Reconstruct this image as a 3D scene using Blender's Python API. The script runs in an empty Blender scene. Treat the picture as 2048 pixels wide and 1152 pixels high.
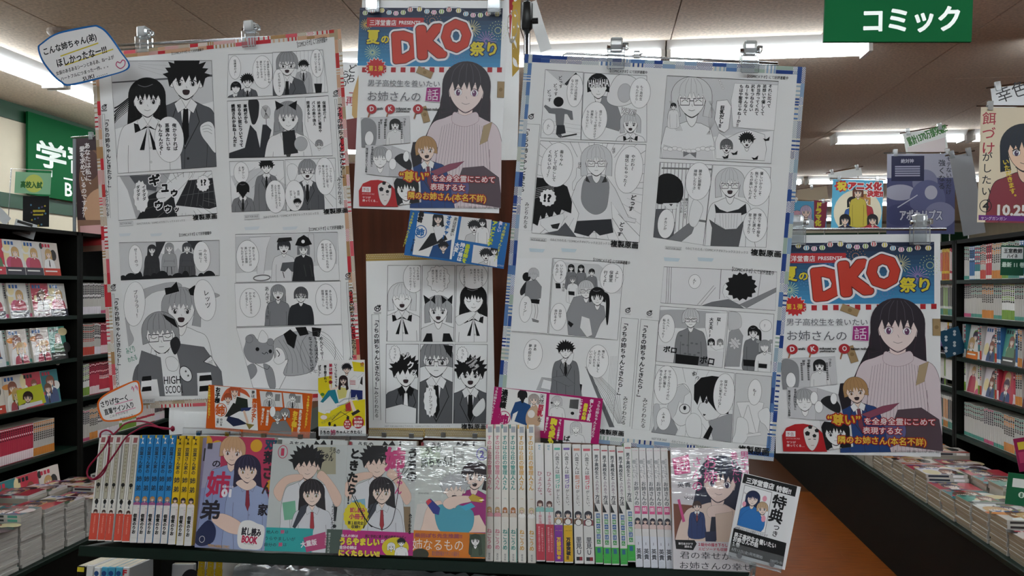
import bpy, bmesh, math, random
import numpy as np
from mathutils import Vector, Matrix
from mathutils.geometry import tessellate_polygon
C = bpy.context.scene.collection
S = bpy.context.scene
# ------------------------------------------------------------------ camera, world, exposure
EYE = 1.45
FPX = 1547.0
YAW = math.radians(6.5)
cam = bpy.data.cameras.new('camera'); camo = bpy.data.objects.new('camera', cam); C.objects.link(camo)
cam.sensor_width = 36; cam.lens = 36*FPX/2048; cam.clip_start = 0.02; cam.clip_end = 100
camo.location = (0, 0, EYE); camo.rotation_euler = (math.radians(90), 0, YAW); S.camera = camo
w = bpy.data.worlds.new('world'); S.world = w; w.use_nodes = True
w.node_tree.nodes['Background'].inputs[0].default_value = (0.93, 0.96, 1.0, 1)
w.node_tree.nodes['Background'].inputs[1].default_value = 0.12
S.view_settings.view_transform = 'Standard'; S.view_settings.look = 'None'
S.view_settings.gamma = 1; S.view_settings.use_curve_mapping = False
S.view_settings.exposure = 0.4
TUBE = 19.0            # strength of the fluorescent tubes
random.seed(7)
# ------------------------------------------------------------------ geometry of the view (pixel -> ray)
FW = Vector((-math.sin(YAW), math.cos(YAW), 0)); RT = Vector((math.cos(YAW), math.sin(YAW), 0)); UP = Vector((0, 0, 1))
EYEV = Vector((0, 0, EYE))
def ray(px, py): return FW + RT*((px-1024)/FPX) + UP*((576-py)/FPX)
BACK = .1              # the hanging things sit this much farther back than the book row
def atY(px, py, Y): r = ray(px, py); Y += BACK if Y < 1.6 and Y != 1 else 0; return EYEV + r*(Y/r.y)
def atX(px, py, X): r = ray(px, py); return EYEV + r*(X/r.x)
def hexc(h):
    if not isinstance(h, str): return h
    h = h.lstrip('#')
    if len(h) == 3: h = ''.join(c*2 for c in h)
    v = [int(h[i:i+2], 16)/255 for i in (0, 2, 4)]
    return tuple(c/12.92 if c <= .04045 else ((c+.055)/1.055)**2.4 for c in v)
# ------------------------------------------------------------------ materials
_mats = {}
def mat(name, col, rough=.6, metal=0, coat=0, noise=0, nscale=40, bump=0, bscale=200, emit=0, trans=0, alpha=1, spec=.5, stretch=None, col2=None, ior=1.45, dist=.002):
    if name in _mats: return _mats[name]
    m = bpy.data.materials.new(name); m.use_nodes = True; nt = m.node_tree; b = nt.nodes['Principled BSDF']
    c = (*hexc(col), 1); b.inputs['Base Color'].default_value = c
    b.inputs['Roughness'].default_value = rough; b.inputs['Metallic'].default_value = metal
    b.inputs['Coat Weight'].default_value = coat; b.inputs['Coat Roughness'].default_value = .12
    b.inputs['Specular IOR Level'].default_value = spec; b.inputs['IOR'].default_value = ior
    b.inputs['Transmission Weight'].default_value = trans; b.inputs['Alpha'].default_value = alpha
    if emit: b.inputs['Emission Color'].default_value = c; b.inputs['Emission Strength'].default_value = emit
    if noise or bump:
        tc = nt.nodes.new('ShaderNodeTexCoord'); mp = nt.nodes.new('ShaderNodeMapping'); nt.links.new(tc.outputs['Object'], mp.inputs[0])
        if stretch: mp.inputs['Scale'].default_value = stretch
    if noise:
        n = nt.nodes.new('ShaderNodeTexNoise'); n.inputs['Scale'].default_value = nscale; n.inputs['Detail'].default_value = 5
        nt.links.new(mp.outputs[0], n.inputs['Vector'])
        mx = nt.nodes.new('ShaderNodeMix'); mx.data_type = 'RGBA'
        c2 = (*hexc(col2), 1) if col2 else tuple(max(0, x*(1-noise)) for x in c[:3])+(1,)
        mx.inputs[6].default_value = c; mx.inputs[7].default_value = c2
        rp = nt.nodes.new('ShaderNodeMapRange'); rp.inputs[1].default_value = .35; rp.inputs[2].default_value = .65
        nt.links.new(n.outputs[0], rp.inputs[0]); nt.links.new(rp.outputs[0], mx.inputs[0]); nt.links.new(mx.outputs[2], b.inputs['Base Color'])
    if bump:
        n = nt.nodes.new('ShaderNodeTexNoise'); n.inputs['Scale'].default_value = bscale; n.inputs['Detail'].default_value = 3
        nt.links.new(mp.outputs[0], n.inputs['Vector'])
        bp = nt.nodes.new('ShaderNodeBump'); bp.inputs['Strength'].default_value = bump; bp.inputs['Distance'].default_value = dist
        nt.links.new(n.outputs[0], bp.inputs['Height']); nt.links.new(bp.outputs[0], b.inputs['Normal'])
        if coat: nt.links.new(bp.outputs[0], b.inputs['Coat Normal'])
    _mats[name] = m; return m
def inkmat(name, rough, coat, bump=0, bscale=12, crough=.1, dist=.004):
    m = mat(name, '#fff', rough, spec=.3, coat=coat, bump=bump, bscale=bscale, dist=dist); nt = m.node_tree
    a = nt.nodes.new('ShaderNodeAttribute'); a.attribute_name = 'ink'; nt.links.new(a.outputs['Color'], nt.nodes['Principled BSDF'].inputs['Base Color'])
    nt.nodes['Principled BSDF'].inputs['Coat Roughness'].default_value = crough
    return m
INK = inkmat('ink_on_paper', .6, 0)
INKG = inkmat('ink_on_glossy_poster', .42, .15, crough=.3)
INKW = inkmat('ink_under_shrink_wrap', .4, 1.0, bump=.8, bscale=42, crough=.04, dist=.0006); INKW.node_tree.nodes['Principled BSDF'].inputs['Coat IOR'].default_value = 1.6; INKW.node_tree.nodes['Mapping'].inputs['Scale'].default_value = (.45, 1, 1.5)
INKS = inkmat('ink_on_book_spine', .35, .5, crough=.15)
# ------------------------------------------------------------------ mesh helpers
def link(name, me, m=None, parent=None, loc=None, rot=None):
    o = bpy.data.objects.new(name, me); C.objects.link(o)
    if m is not None and me is not None and not me.materials: me.materials.append(m)
    if parent is not None: o.parent = parent
    if loc is not None: o.location = loc
    if rot is not None: o.rotation_euler = rot
    return o
def tag(o, label, cat, group=None, kind=None):
    if label: o['label'] = label
    if cat: o['category'] = cat
    if group: o['group'] = group
    if kind: o['kind'] = kind
    return o
class MB:
    def __init__(s): s.v = []; s.f = []; s.c = []
    def add(s, vs, fs, col=None):
        n = len(s.v); s.v += [tuple(v) for v in vs]; s.f += [tuple(i+n for i in f) for f in fs]; s.c += [col]*len(fs); return s
    def box(s, x0, y0, z0, x1, y1, z1, col=None, M=None):
        vs = [Vector((x, y, z)) for x in (x0, x1) for y in (y0, y1) for z in (z0, z1)]
        if M: vs = [M @ v for v in vs]
        return s.add(vs, [(0,1,3,2),(4,6,7,5),(0,4,5,1),(2,3,7,6),(0,2,6,4),(1,5,7,3)], col)
    def cbox(s, x0, y0, z0, x1, y1, z1, b=.002, col=None):
        # chamfered box (vertical and top edges)
        n = [(x0+b,y0),(x1-b,y0),(x1,y0+b),(x1,y1-b),(x1-b,y1),(x0+b,y1),(x0,y1-b),(x0,y0+b)]
        i = [(x0+b,y0+b),(x1-b,y0+b),(x1-b,y0+b),(x1-b,y1-b),(x1-b,y1-b),(x0+b,y1-b),(x0+b,y1-b),(x0+b,y0+b)]
        vs = [(*p, z0) for p in i]+[(*p, z0+b) for p in n]+[(*p, z1-b) for p in n]+[(*p, z1) for p in i]
        fs = []
        for l in range(3):
            for k in range(8): fs.append((l*8+k, l*8+(k+1) % 8, (l+1)*8+(k+1) % 8, (l+1)*8+k))
        fs.append(tuple(range(7, -1, -1))); fs.append(tuple(range(24, 32)))
        return s.add(vs, fs, col)
    def tube(s, pts, r, n=8, col=None, closed=False):
        pts = [Vector(p) for p in pts]; rings = []; up = Vector((0, 0, 1))
        N = len(pts)
        for k, p in enumerate(pts):
            a = pts[max(0, k-1)] if not closed else pts[k-1]; b = pts[min(N-1, k+1)] if not closed else pts[(k+1) % N]
            d = (b-a).normalized(); u = d.cross(up)
            if u.length < .05: u = d.cross(Vector((1, 0, 0)))
            u.normalize(); v = d.cross(u); rr = r[k] if isinstance(r, (list, tuple)) else r
            rings.append([p+(u*math.cos(2*math.pi*j/n)+v*math.sin(2*math.pi*j/n))*rr for j in range(n)])
        vs = [q for rg in rings for q in rg]; fs = []
        for k in range(N-1 if not closed else N):
            for j in range(n): fs.append((k*n+j, k*n+(j+1) % n, ((k+1) % N)*n+(j+1) % n, ((k+1) % N)*n+j))
        if not closed: fs.append(tuple(range(n-1, -1, -1))); fs.append(tuple((N-1)*n+j for j in range(n)))
        return s.add(vs, fs, col)
    def prism(s, poly, y0, y1, col=None):      # polygon in (x,z), extruded along y
        n = len(poly); vs = [(x, y0, z) for x, z in poly]+[(x, y1, z) for x, z in poly]
        fs = [(i, (i+1) % n, n+(i+1) % n, n+i) for i in range(n)]+[tuple(range(n-1, -1, -1)), tuple(range(n, 2*n))]
        return s.add(vs, fs, col)
    def mesh(s, name, m, smooth=False):
        me = bpy.data.meshes.new(name); me.from_pydata(s.v, [], s.f); me.update()
        bm = bmesh.new(); bm.from_mesh(me); bmesh.ops.recalc_face_normals(bm, faces=bm.faces); bm.to_mesh(me); bm.free()
        if any(c is not None for c in s.c):
            at = me.attributes.new('ink', 'FLOAT_COLOR', 'FACE')
            at.data.foreach_set('color', [x for c in s.c for x in (*hexc(c or '#fff'), 1)])
        if smooth: me.shade_smooth()
        if m: me.materials.append(m)
        return me
    def obj(s, name, m, parent=None, loc=None, rot=None, smooth=False):
        return link(name, s.mesh(name, m, smooth), None, parent, loc, rot)
def empty(name, loc=(0, 0, 0), rot=(0, 0, 0)):
    o = bpy.data.objects.new(name, None); C.objects.link(o); o.location = loc; o.rotation_euler = rot; o.empty_display_size = .05; return o
# ------------------------------------------------------------------ glyphs (built once for all the writing)
GL = {}                # (string, bold) -> (verts Nx2, tris)
def bake_glyphs(keys):
    keys = [k for k in keys if k not in GL]; obs = []
    for s_, b in keys:
        c = bpy.data.curves.new('glyph', 'FONT'); c.body = s_; c.size = 1; c.resolution_u = 2; c.offset = b
        o = bpy.data.objects.new('glyph', c); C.objects.link(o); obs.append(o)
    dg = bpy.context.evaluated_depsgraph_get(); dg.update()
    for k, o in zip(keys, obs):
        e = o.evaluated_get(dg); me = e.to_mesh()
        if len(me.vertices):
            v = np.empty(len(me.vertices)*3, 'f'); me.vertices.foreach_get('co', v); me.calc_loop_triangles()
            t = np.empty(len(me.loop_triangles)*3, 'i'); me.loop_triangles.foreach_get('vertices', t)
            GL[k] = (v.reshape(-1, 3)[:, :2].astype(float), t.reshape(-1, 3))
        else: GL[k] = (np.zeros((0, 2)), np.zeros((0, 3), 'i'))
        e.to_mesh_clear()
    for o in obs: c = o.data; bpy.data.objects.remove(o); bpy.data.curves.remove(c)
def crv(pts, closed=True, n=5):
    P = [Vector((*p, 0)) for p in pts]; N = len(P); out = []
    for i in range(N if closed else N-1):
        g = (lambda k: P[k % N]) if closed else (lambda k: P[max(0, min(N-1, k))])
        a, b, c, d = g(i-1), g(i), g(i+1), g(i+2)
        for j in range(n):
            t = j/n; q = .5*((2*b)+(c-a)*t+(2*a-5*b+4*c-d)*t*t+(3*b-a-3*c+d)*t**3); out.append((q.x, q.y))
    if not closed: out.append((P[-1].x, P[-1].y))
    return out
def ell(cx, cy, rx, ry, n=28, a0=0): return [(cx+rx*math.cos(a0+2*math.pi*i/n), cy+ry*math.sin(a0+2*math.pi*i/n)) for i in range(n)]
def clip_poly(poly, cl):
    area = sum(cl[i][0]*cl[(i+1) % len(cl)][1]-cl[(i+1) % len(cl)][0]*cl[i][1] for i in range(len(cl)))
    if area < 0: cl = cl[::-1]
    out = poly
    for i in range(len(cl)):
        a, b = cl[i], cl[(i+1) % len(cl)]; inp = out; out = []
        if not inp: break
        f = lambda p: (b[0]-a[0])*(p[1]-a[1])-(b[1]-a[1])*(p[0]-a[0])
        for j in range(len(inp)):
            p, q = inp[j-1], inp[j]; fp, fq = f(p), f(q)
            if (fp >= 0) != (fq >= 0):
                t = fp/(fp-fq); out.append((p[0]+(q[0]-p[0])*t, p[1]+(q[1]-p[1])*t))
            if fq >= 0: out.append(q)
    return out
TATE_ROT = set('ー―~〜…‥()（）「」『』［］-【】=：')
SMALL = set('っゃゅょァィゥェォッャュョぁぃぅぇぉ')
# ------------------------------------------------------------------ a flat printed thing standing at its own place
class Sheet:
    """quad = the four photo corners TL TR BR BL of a flat thing, laid on the plane it hangs in."""
    def __init__(s, quad, Y, yaw=0, tilt=0, thick=0):
        t = math.radians(tilt); yw = math.radians(yaw)
        s.n = Vector((0, -math.cos(t), math.sin(t))); s.n.rotate(Matrix.Rotation(yw, 3, 'Z'))
        cx = sum(p[0] for p in quad)/4; cy = sum(p[1] for p in quad)/4
        s.p = atY(cx, cy, Y); q = [s.hit(*p) for p in quad]
        s.eu = ((q[1]-q[0])+(q[2]-q[3])).normalized(); s.ev = s.eu.cross(s.n)*-1
        if s.ev.z > 0: s.ev = -s.ev
        s.w = ((q[1]-q[0]).length+(q[2]-q[3]).length)/2; s.h = ((q[3]-q[0]).length+(q[2]-q[1]).length)/2
        c = (q[0]+q[1]+q[2]+q[3])/4; s.o = c-s.eu*s.w/2-s.ev*s.h/2
        s.fr = (0, 0, 1); s.ops = []; s.z = 0; s.cl = None; s.keys = set(); s.mmpp = (s.p-EYEV).dot(FW)/FPX
        s.bend = lambda u, v: 0.0*u
    def hit(s, px, py): r = ray(px, py); return EYEV+r*((s.p-EYEV).dot(s.n)/r.dot(s.n))
    def L(s, x, y):      # crop px -> local metres (u right, v down)
        x0, y0, k = s.fr; X = s.hit(x0+x*k, y0+y*k)-s.o; return (X.dot(s.eu), X.dot(s.ev))
    def k(s): return s.fr[2]*s.mmpp
    def frame(s, x0, y0, k): s.fr = (x0, y0, k); return s
    def matrix(s):
        M = Matrix.Identity(4)
        for i, c in enumerate((s.eu, -s.n, -s.ev)):
            for j in range(3): M[j][i] = c[j]
        M.translation = s.o; return M
    # --- ops, all in local metres
    def _face(s, pts, col):
        if s.cl: pts = clip_poly(pts, s.cl)
        if len(pts) < 3: return
        if len(pts) <= 4 and s.cl is None: t = [(0, i, i+1) for i in range(1, len(pts)-1)]
        else: t = tessellate_polygon([[Vector((p[0], p[1], 0)) for p in pts]])
        s.ops.append((np.array(pts, float), np.array(t, int).reshape(-1, 3), hexc(col), s.z))
    def up(s): s.z += 4.5e-6; s.zm = max(getattr(s, 'zm', 0), s.z)
    def top(s): return getattr(s, 'zm', 0)+1e-5
    def poly(s, pts, col=None, sm=False, line=None, lw=1.2, raw=False):
        if not raw: pts = [s.L(*p) for p in pts]
        if sm: pts = crv(pts)
        if col is not None: s.up(); s._face(list(pts), col)
        if line is not None: s.stroke(pts+[pts[0], pts[1]], line, lw*s.k())
    def stroke(s, pts, col, w):
        s.up(); n = len(pts)
        if n < 2: return
        P = np.array(pts, float); D = np.gradient(P, axis=0); ln = np.hypot(D[:, 0], D[:, 1])+1e-12; N = np.stack([-D[:, 1]/ln, D[:, 0]/ln], 1)*w/2
        A, B = P+N, P-N
        if s.cl is None:
            v = np.concatenate([A, B]); t = []
            for i in range(n-1): t += [(i, i+1, n+i), (i+1, n+i+1, n+i)]
            s.ops.append((v, np.array(t), hexc(col), s.z))
        else:
            for i in range(n-1):
                q = clip_poly([tuple(A[i]), tuple(A[i+1]), tuple(B[i+1]), tuple(B[i])], s.cl)
                if len(q) >= 3: s.ops.append((np.array(q), np.array([(0, j, j+1) for j in range(1, len(q)-1)]), hexc(col), s.z))
    def line(s, pts, col='#1b1d20', w=1.2, sm=False):
        pts = [s.L(*p) for p in pts]
        if sm and len(pts) > 2: pts = crv(pts, False)
        s.stroke(pts, col, w*s.k())
    def rect(s, x0, y0, x1, y1, col, line=None, lw=1.2):
        a, b = s.L(x0, y0), s.L(x1, y1); s.poly([a, (b[0], a[1]), b, (a[0], b[1])], col, line=line, lw=lw, raw=True)
    def full(s, col, m=0, m1=None):
        m1 = m if m1 is None else m1
        s.poly([(m, m), (s.w-m1, m), (s.w-m1, s.h-m), (m, s.h-m)], col, raw=True)
    def ell(s, cx, cy, rx, ry, col, line=None, lw=1.2, n=28, rot=0):
        c = s.L(cx, cy); k = s.k(); pts = ell(0, 0, rx*k, ry*k, n); cr, sr = math.cos(rot), math.sin(rot)
        s.poly([(c[0]+x*cr-y*sr, c[1]+x*sr+y*cr) for x, y in pts], col, line=line, lw=lw, raw=True)
    def clip(s, pts): s.cl = [s.L(*p) for p in pts] if pts else None
    def panel(s, pts, col='#f4f4f4', line='#1b1d20', lw=2):      # opens a clipped panel
        s.z = 2e-4; s.cl = None; s.poly(pts, col)
        if line: s.pl = (pts, line, lw)
        else: s.pl = None
        s.clip(pts)
    def endpanel(s):
        s.cl = None
        if s.pl: s.poly(s.pl[0], None, line=s.pl[1], lw=s.pl[2])
    # --- writing
    def _glyph(s, key, M, col, z):   # M: 2x3 affine from glyph space to local metres
        s.keys.add(key); s.ops.append((key, M, hexc(col), z))
    def v(s, txt, x, y, size, col='#16181b', b=0, rot=0, edge=None, ew=.05, adv=1.0, sx=1.0):
        """one vertical column; x = column centre, y = top; size in crop px"""
        c = s.L(x, y); k = size*s.k(); s.z = max(s.z, 2e-4)+1.2e-5; cr, sr = math.cos(rot), math.sin(rot)
        for i, ch in enumerate(txt):
            if ch in '  ': continue
            ox, oy = 0, (i+.5)*k*adv
            if ch in SMALL: ox, oy = .08*k, oy-.08*k
            if ch in '、。': ox, oy = .55*k, oy-.5*k
            if ch in TATE_ROT: m = [[0, -1], [1, 0]]
            else: m = [[1, 0], [0, -1]]
            gx = .5 if ord(ch) > 0x2000 else .3
            X = c[0]+ox*cr-oy*sr; Yc = c[1]+ox*sr+oy*cr
            kx = k*sx
            if ch in TATE_ROT: A = np.array([[0, -kx], [k, 0]])@np.array([[1, 0], [0, -1.]]); A = np.array([[0., kx], [k, 0.]]); A[0, 1] = -kx*-1
            else: A = np.array([[kx, 0], [0, -k]])
            A = np.array([[cr, -sr], [sr, cr]])@A
            T = np.array([X, Yc])-A@np.array([gx, .38])
            M = np.concatenate([A, T[:, None]], 1)
            if edge is not None: s._bold(ch, M, edge, s.z, ew, 12)
            s._bold(ch, M, col, s.z+8e-6, b+.01, 2 if k < .004 else (4 if b < .035 else 8))
        s.z += 1.3e-5; s.zm = max(getattr(s, 'zm', 0), s.z)
    def _bold(s, ch, M, col, z, b, n):
        for i in range(n):
            t = 2*math.pi*i/n+(0 if n < 4 else math.pi/4); N = M.copy(); N[:, 2] += M[:, :2]@np.array([b*math.cos(t), b*math.sin(t)]); s._glyph((ch, 0), N, col, z+i*6e-7)
    def vc(s, cols, x, y, size, dx=None, **kw):
        """columns right to left, x = centre of the rightmost"""
        dx = dx or size*1.35
        for i, t in enumerate(cols): s.v(t, x-i*dx, y, size, **kw)
    def hz(s, txt, x0, y0, x1, y1, col='#16181b', b=0, edge=None, ew=.05, rot=0, slope=0):
        """a horizontal line of writing fitted to the box"""
        a = s.L(x0, y0); k = s.k(); s.z = max(s.z, 2e-4)+1.2e-5
        W = (x1-x0)*k; H = (y1-y0)*k
        s.keys.add((txt, 0)); ne = 0 if edge is None else (16 if H < .02 else 30); nb = 1 if b == 0 else (4 if H < .006 else (10 if H < .02 else 24))
        if edge is not None: s.ops.append(('FIT', txt, a, W, H, rot, hexc(edge), s.z, ew, ne))
        zf = s.z+ne*6e-7*(1 if H < .02 else 2.2)+2e-6
        s.ops.append(('FIT', txt, a, W, H, rot, hexc(col), zf, b, nb)); s.z = zf+nb*6e-7; s.zm = max(getattr(s, 'zm', 0), s.z)
    def build(s, name, parent, m, zb=1.5e-4, sub=.03, ops=None):
        ops = s.ops if ops is None else ops
        bake_glyphs(sorted(s.keys)); V = []; T = []; Cc = []; n = 0
        for op in ops:
            if isinstance(op[0], str) and op[0] == 'FIT':
                _, txt, a, W, H, rot, col, z, b, nb = op; v, t = GL[(txt, 0)]
                if not len(v): continue
                mn, mx = v.min(0), v.max(0); sx, sy = W/(mx[0]-mn[0]), H/max(mx[1]-mn[1], .05)
                p0 = np.stack([(v[:, 0]-mn[0])*sx, (mx[1]-v[:, 1])*sy], 1); cr, sr = math.cos(rot), math.sin(rot); p0 = p0@np.array([[cr, sr], [-sr, cr]])+np.array(a)
                for i in range(nb):
                    q = 2*math.pi*i/nb+.4; kk = b*min(sx, sy)*(.55 if H < .0045 and b < .1 else 1) if nb > 1 else 0; p = p0+np.array([kk*math.cos(q), kk*math.sin(q)])
                    p = np.concatenate([p, np.full((len(p), 1), z+zb+i*6e-7)], 1); V.append(p); T.append(t+n); n += len(p); Cc.append(np.tile(np.array([*col, 1.]), (len(t), 1)))
                continue
            elif isinstance(op[0], tuple):
                key, M, col, z = op; v, t = GL[key]
                if not len(v): continue
                p = v@M[:, :2].T+M[:, 2]
            else: p, t, col, z = op
            p = np.concatenate([p, np.full((len(p), 1), z+zb)], 1)
            V.append(p); T.append(t+n); n += len(p); Cc.append(np.tile(np.array([*col, 1.]), (len(t), 1)))
        if not V: return None
        V = np.concatenate(V); T = np.concatenate(T); Cc = np.concatenate(Cc)
        for _ in range(6 if sub else 0):      # split long triangles so that they follow the paper's waves
            A, B, D = V[T[:, 0]], V[T[:, 1]], V[T[:, 2]]
            e = np.stack([np.linalg.norm(A-B, axis=1), np.linalg.norm(B-D, axis=1), np.linalg.norm(D-A, axis=1)], 1)
            big = e.max(1) > sub
            if not big.any(): break
            keep, kc = T[~big], Cc[~big]; t = T[big]; c = Cc[big]; em = e[big].argmax(1); r = np.arange(len(t))
            i, j, l = t[r, em], t[r, (em+1) % 3], t[r, (em+2) % 3]
            mid = (V[i]+V[j])/2; mi = len(V)+r; V = np.concatenate([V, mid])
            T = np.concatenate([keep, np.stack([i, mi, l], 1), np.stack([mi, j, l], 1)]); Cc = np.concatenate([kc, c, c])
        ar = (V[T[:, 1], 0]-V[T[:, 0], 0])*(V[T[:, 2], 1]-V[T[:, 0], 1])-(V[T[:, 2], 0]-V[T[:, 0], 0])*(V[T[:, 1], 1]-V[T[:, 0], 1])
        fl = ar > 0; T[fl] = T[fl][:, ::-1]
        ok = abs(ar) > 1e-13; T = T[ok]; Cc = Cc[ok]
        z = V[:, 2]; P3 = np.stack([V[:, 0], -s.bend(V[:, 0], V[:, 1])-z, -V[:, 1]], 1)
        me = bpy.data.meshes.new(name); me.vertices.add(len(P3)); me.vertices.foreach_set('co', P3.ravel().astype('f'))
        me.loops.add(len(T)*3); me.loops.foreach_set('vertex_index', T.ravel().astype('i'))
        me.polygons.add(len(T)); me.polygons.foreach_set('loop_start', np.arange(0, len(T)*3, 3, dtype='i')); me.update(calc_edges=True)
        at = me.attributes.new('ink', 'FLOAT_COLOR', 'FACE'); at.data.foreach_set('color', Cc.ravel().astype('f'))
        me.materials.append(m); return link(name, me, None, parent)
    def paper(s, name, m, nx=1, ny=1, th=2.5e-4, outline=None):
        """the sheet itself, as a thin solid following the bend"""
        mb = MB()
        if outline:
            pts = [p for p in outline]; n = len(pts)
            vs = [(u, -th/2, -v) for u, v in pts]+[(u, th/2, -v) for u, v in pts]; mb.add(vs, [])
            t = tessellate_polygon([[Vector((p[0], p[1], 0)) for p in pts]])
            mb.add([], [tuple(i) for i in t]+[tuple(i+n for i in q) for q in t]+[(i, (i+1) % n, n+(i+1) % n, n+i) for i in range(n)])
            mb.f = [tuple(i-len(mb.v) if False else i for i in f) for f in mb.f]
            mb.v = vs; mb.f = [tuple(i) for i in t]+[tuple(i+n for i in q) for q in t]+[(i, (i+1) % n, n+(i+1) % n, n+i) for i in range(n)]; mb.c = [None]*len(mb.f)
        else:
            for side in (0, 1):
                for j in range(ny+1):
                    for i in range(nx+1):
                        u, v = s.w*i/nx, s.h*j/ny; b = float(s.bend(np.float64(u), np.float64(v))); mb.v.append((u, -b+side*th, -v))
            N = (nx+1)*(ny+1); id_ = lambda i, j, sd: sd*N+j*(nx+1)+i
            for j in range(ny):
                for i in range(nx):
                    for sd in (0, 1): mb.f.append((id_(i, j, sd), id_(i+1, j, sd), id_(i+1, j+1, sd), id_(i, j+1, sd)))
            rim = [(i, 0) for i in range(nx)]+[(nx, j) for j in range(ny)]+[(i, ny) for i in range(nx, 0, -1)]+[(0, j) for j in range(ny, 0, -1)]
            for q in range(len(rim)): a, b = rim[q], rim[(q+1) % len(rim)]; mb.f.append((id_(*a, 0), id_(*b, 0), id_(*b, 1), id_(*a, 1)))
            mb.c = [None]*len(mb.f)
        o = mb.obj(name, m, smooth=False); o.matrix_world = s.matrix(); return o
# ------------------------------------------------------------------ generic drawn people for the printed pages
def person(P, x, y, s, hair='#0b0b0d', style='short', skin='#f6f6f5', cloth='#8b8b8b', body='blazer', line='#222', lw=1.3, eyes='open', mouth='smile', fl=1, bust=True,
           tilt=0, seed=1, eye=None, tie='#131315', shirt='#f2f2f2', bow=None, arms=False, long=2.4, hl=None, glasses=False):
    R = random.Random(seed); ct, st = math.cos(tilt), math.sin(tilt)
    def q(u, v): u *= fl; return (x+s*(u*ct-v*st), y+s*(u*st+v*ct))
    def pl(pts, col, sm=True, ln=line, w=None): P.poly([q(*p) for p in pts], col, sm=sm, line=ln, lw=w or lw)
    if style in ('long', 'pony'):
        if style == 'long':
            pl([(-.8,-.7),(0,-1.25),(.8,-.7),(1.05,.2),(1.12,1.2),(1.25,long),(.7,long+.25),(.55,1.3),(-.55,1.3),(-.75,long+.2),(-1.2,long),(-1.15,1.2),(-1.05,.2)], hair)
        else: pl([(.6,-.6),(1.3,-.4),(1.5,.6),(1.35,long*.8),(1.2,long),(1.05,long*.7),(1.05,.4)], hair)
    if bust:
        B = 7
        pl([(-.3,1.05),(-.9,1.3),(-1.45,1.6),(-1.75,2.6),(-1.85,4),(-1.8,B),(1.8,B),(1.85,4),(1.75,2.6),(1.45,1.6),(.9,1.3),(.3,1.05)], cloth if body != 'shirt' else shirt)
        P.line([q(-1.15,2.6), q(-1.2,4), q(-1.1,B)], line, lw, True); P.line([q(1.15,2.6), q(1.2,4), q(1.1,B)], line, lw, True)
        if body == 'blazer':
            pl([(-.35,1.1),(0,3.6),(.35,1.1)], shirt, False); pl([(-.12,1.5),(-.2,3.0),(0,3.5),(.2,3.0),(.12,1.5)], tie, False)
            for d in (-1, 1): P.line([q(d*.4,1.05), q(d*.75,2.2), q(0,3.7)], line, lw*2)
            P.line([q(0,3.6), q(0,B)], line, lw)
            P.ell(*q(.18,4.2), s*.07, s*.07, line)
        elif body == 'shirt':
            P.line([q(0,1.6), q(.05,3), q(0,B)], line, lw*.8)
            for v in (2, 2.8, 3.6): P.ell(*q(.12,v), s*.05, s*.05, None, line=line, lw=lw*.7)
            if tie: pl([(-.1,1.5),(-.18,2.8),(0,3.3),(.18,2.8),(.1,1.5)], tie, False)
        elif body == 'knit':
            for i in range(-9, 10): P.line([q(i*.11,1.3+abs(i)*.04), q(i*.19,B)], line, lw*.6)
        elif body == 'tee': pl([(-.5,1.1),(0,1.7),(.5,1.1)], skin)
        if bow:
            pl([(0,1.6),(-.8,1.35),(-.75,1.9)], bow, False); pl([(0,1.6),(.8,1.35),(.75,1.9)], bow, False)
            pl([(-.05,1.65),(-.5,2.9),(-.25,2.9)], bow, False); pl([(.05,1.65),(.5,2.9),(.25,2.9)], bow, False)
    pl([(-.28,.6),(-.27,1.2),(0,1.55),(.27,1.2),(.28,.6)], skin)
    if bust and body in ('blazer', 'shirt'):
        for d in (-1, 1): pl([(d*.28,.95),(d*.62,1.25),(d*.42,1.75),(0,1.45)], shirt, False)
    for d in (-1, 1): pl([(d*.74,.0),(d*.9,-.05),(d*.88,.3),(d*.7,.35)], skin)
    pl([(-.76,-.3),(-.72,.25),(-.45,.72),(0,1.0),(.45,.72),(.72,.25),(.76,-.3),(.5,-.85),(-.5,-.85)], skin)
    P.line([q(-.4,.8), q(0,1.04), q(.4,.8)], line, lw*2.2, True)
    ec = eye or line
    for d in (-1, 1):
        if eyes == 'open':
            P.ell(*q(d*.36,.14), s*.17, s*.15, '#ffffff', line=line, lw=lw*.6, n=14); P.ell(*q(d*.36,.15), s*.1, s*.14, ec, n=12); P.ell(*q(d*.33,.1), s*.03, s*.04, '#fff', n=8)
            P.line([q(d*.18,.02), q(d*.36,-.05), q(d*.56,.05)], line, lw*1.8, True)
        elif eyes == 'closed': P.line([q(d*.2,.1), q(d*.38,.18), q(d*.56,.08)], line, lw*1.4, True)
        elif eyes == 'happy': P.line([q(d*.2,.16), q(d*.38,.04), q(d*.56,.16)], line, lw*1.4, True)
        if eyes != 'none': P.line([q(d*.2,-.2), q(d*.42,-.24), q(d*.58,-.17)], line, lw, True)
    if glasses:
        for d in (-1, 1): P.poly([q(d*.1,-.02), q(d*.64,-.06), q(d*.62,.34), q(d*.14,.34)], None, line=line, lw=lw*2.2)
        P.line([q(-.1,.1), q(.1,.1)], line, lw*2)
    P.line([q(0,.3), q(.05,.42)], line, lw*.8)
    if mouth == 'smile': P.line([q(-.18,.6), q(0,.66), q(.18,.6)], line, lw, True)
    elif mouth == 'open': P.poly([q(-.17,.52), q(.17,.52), q(.12,.74), q(-.12,.74)], '#39282b', sm=True, line=line, lw=lw)
    elif mouth == 'flat': P.line([q(-.13,.63), q(.13,.63)], line, lw)
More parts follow.
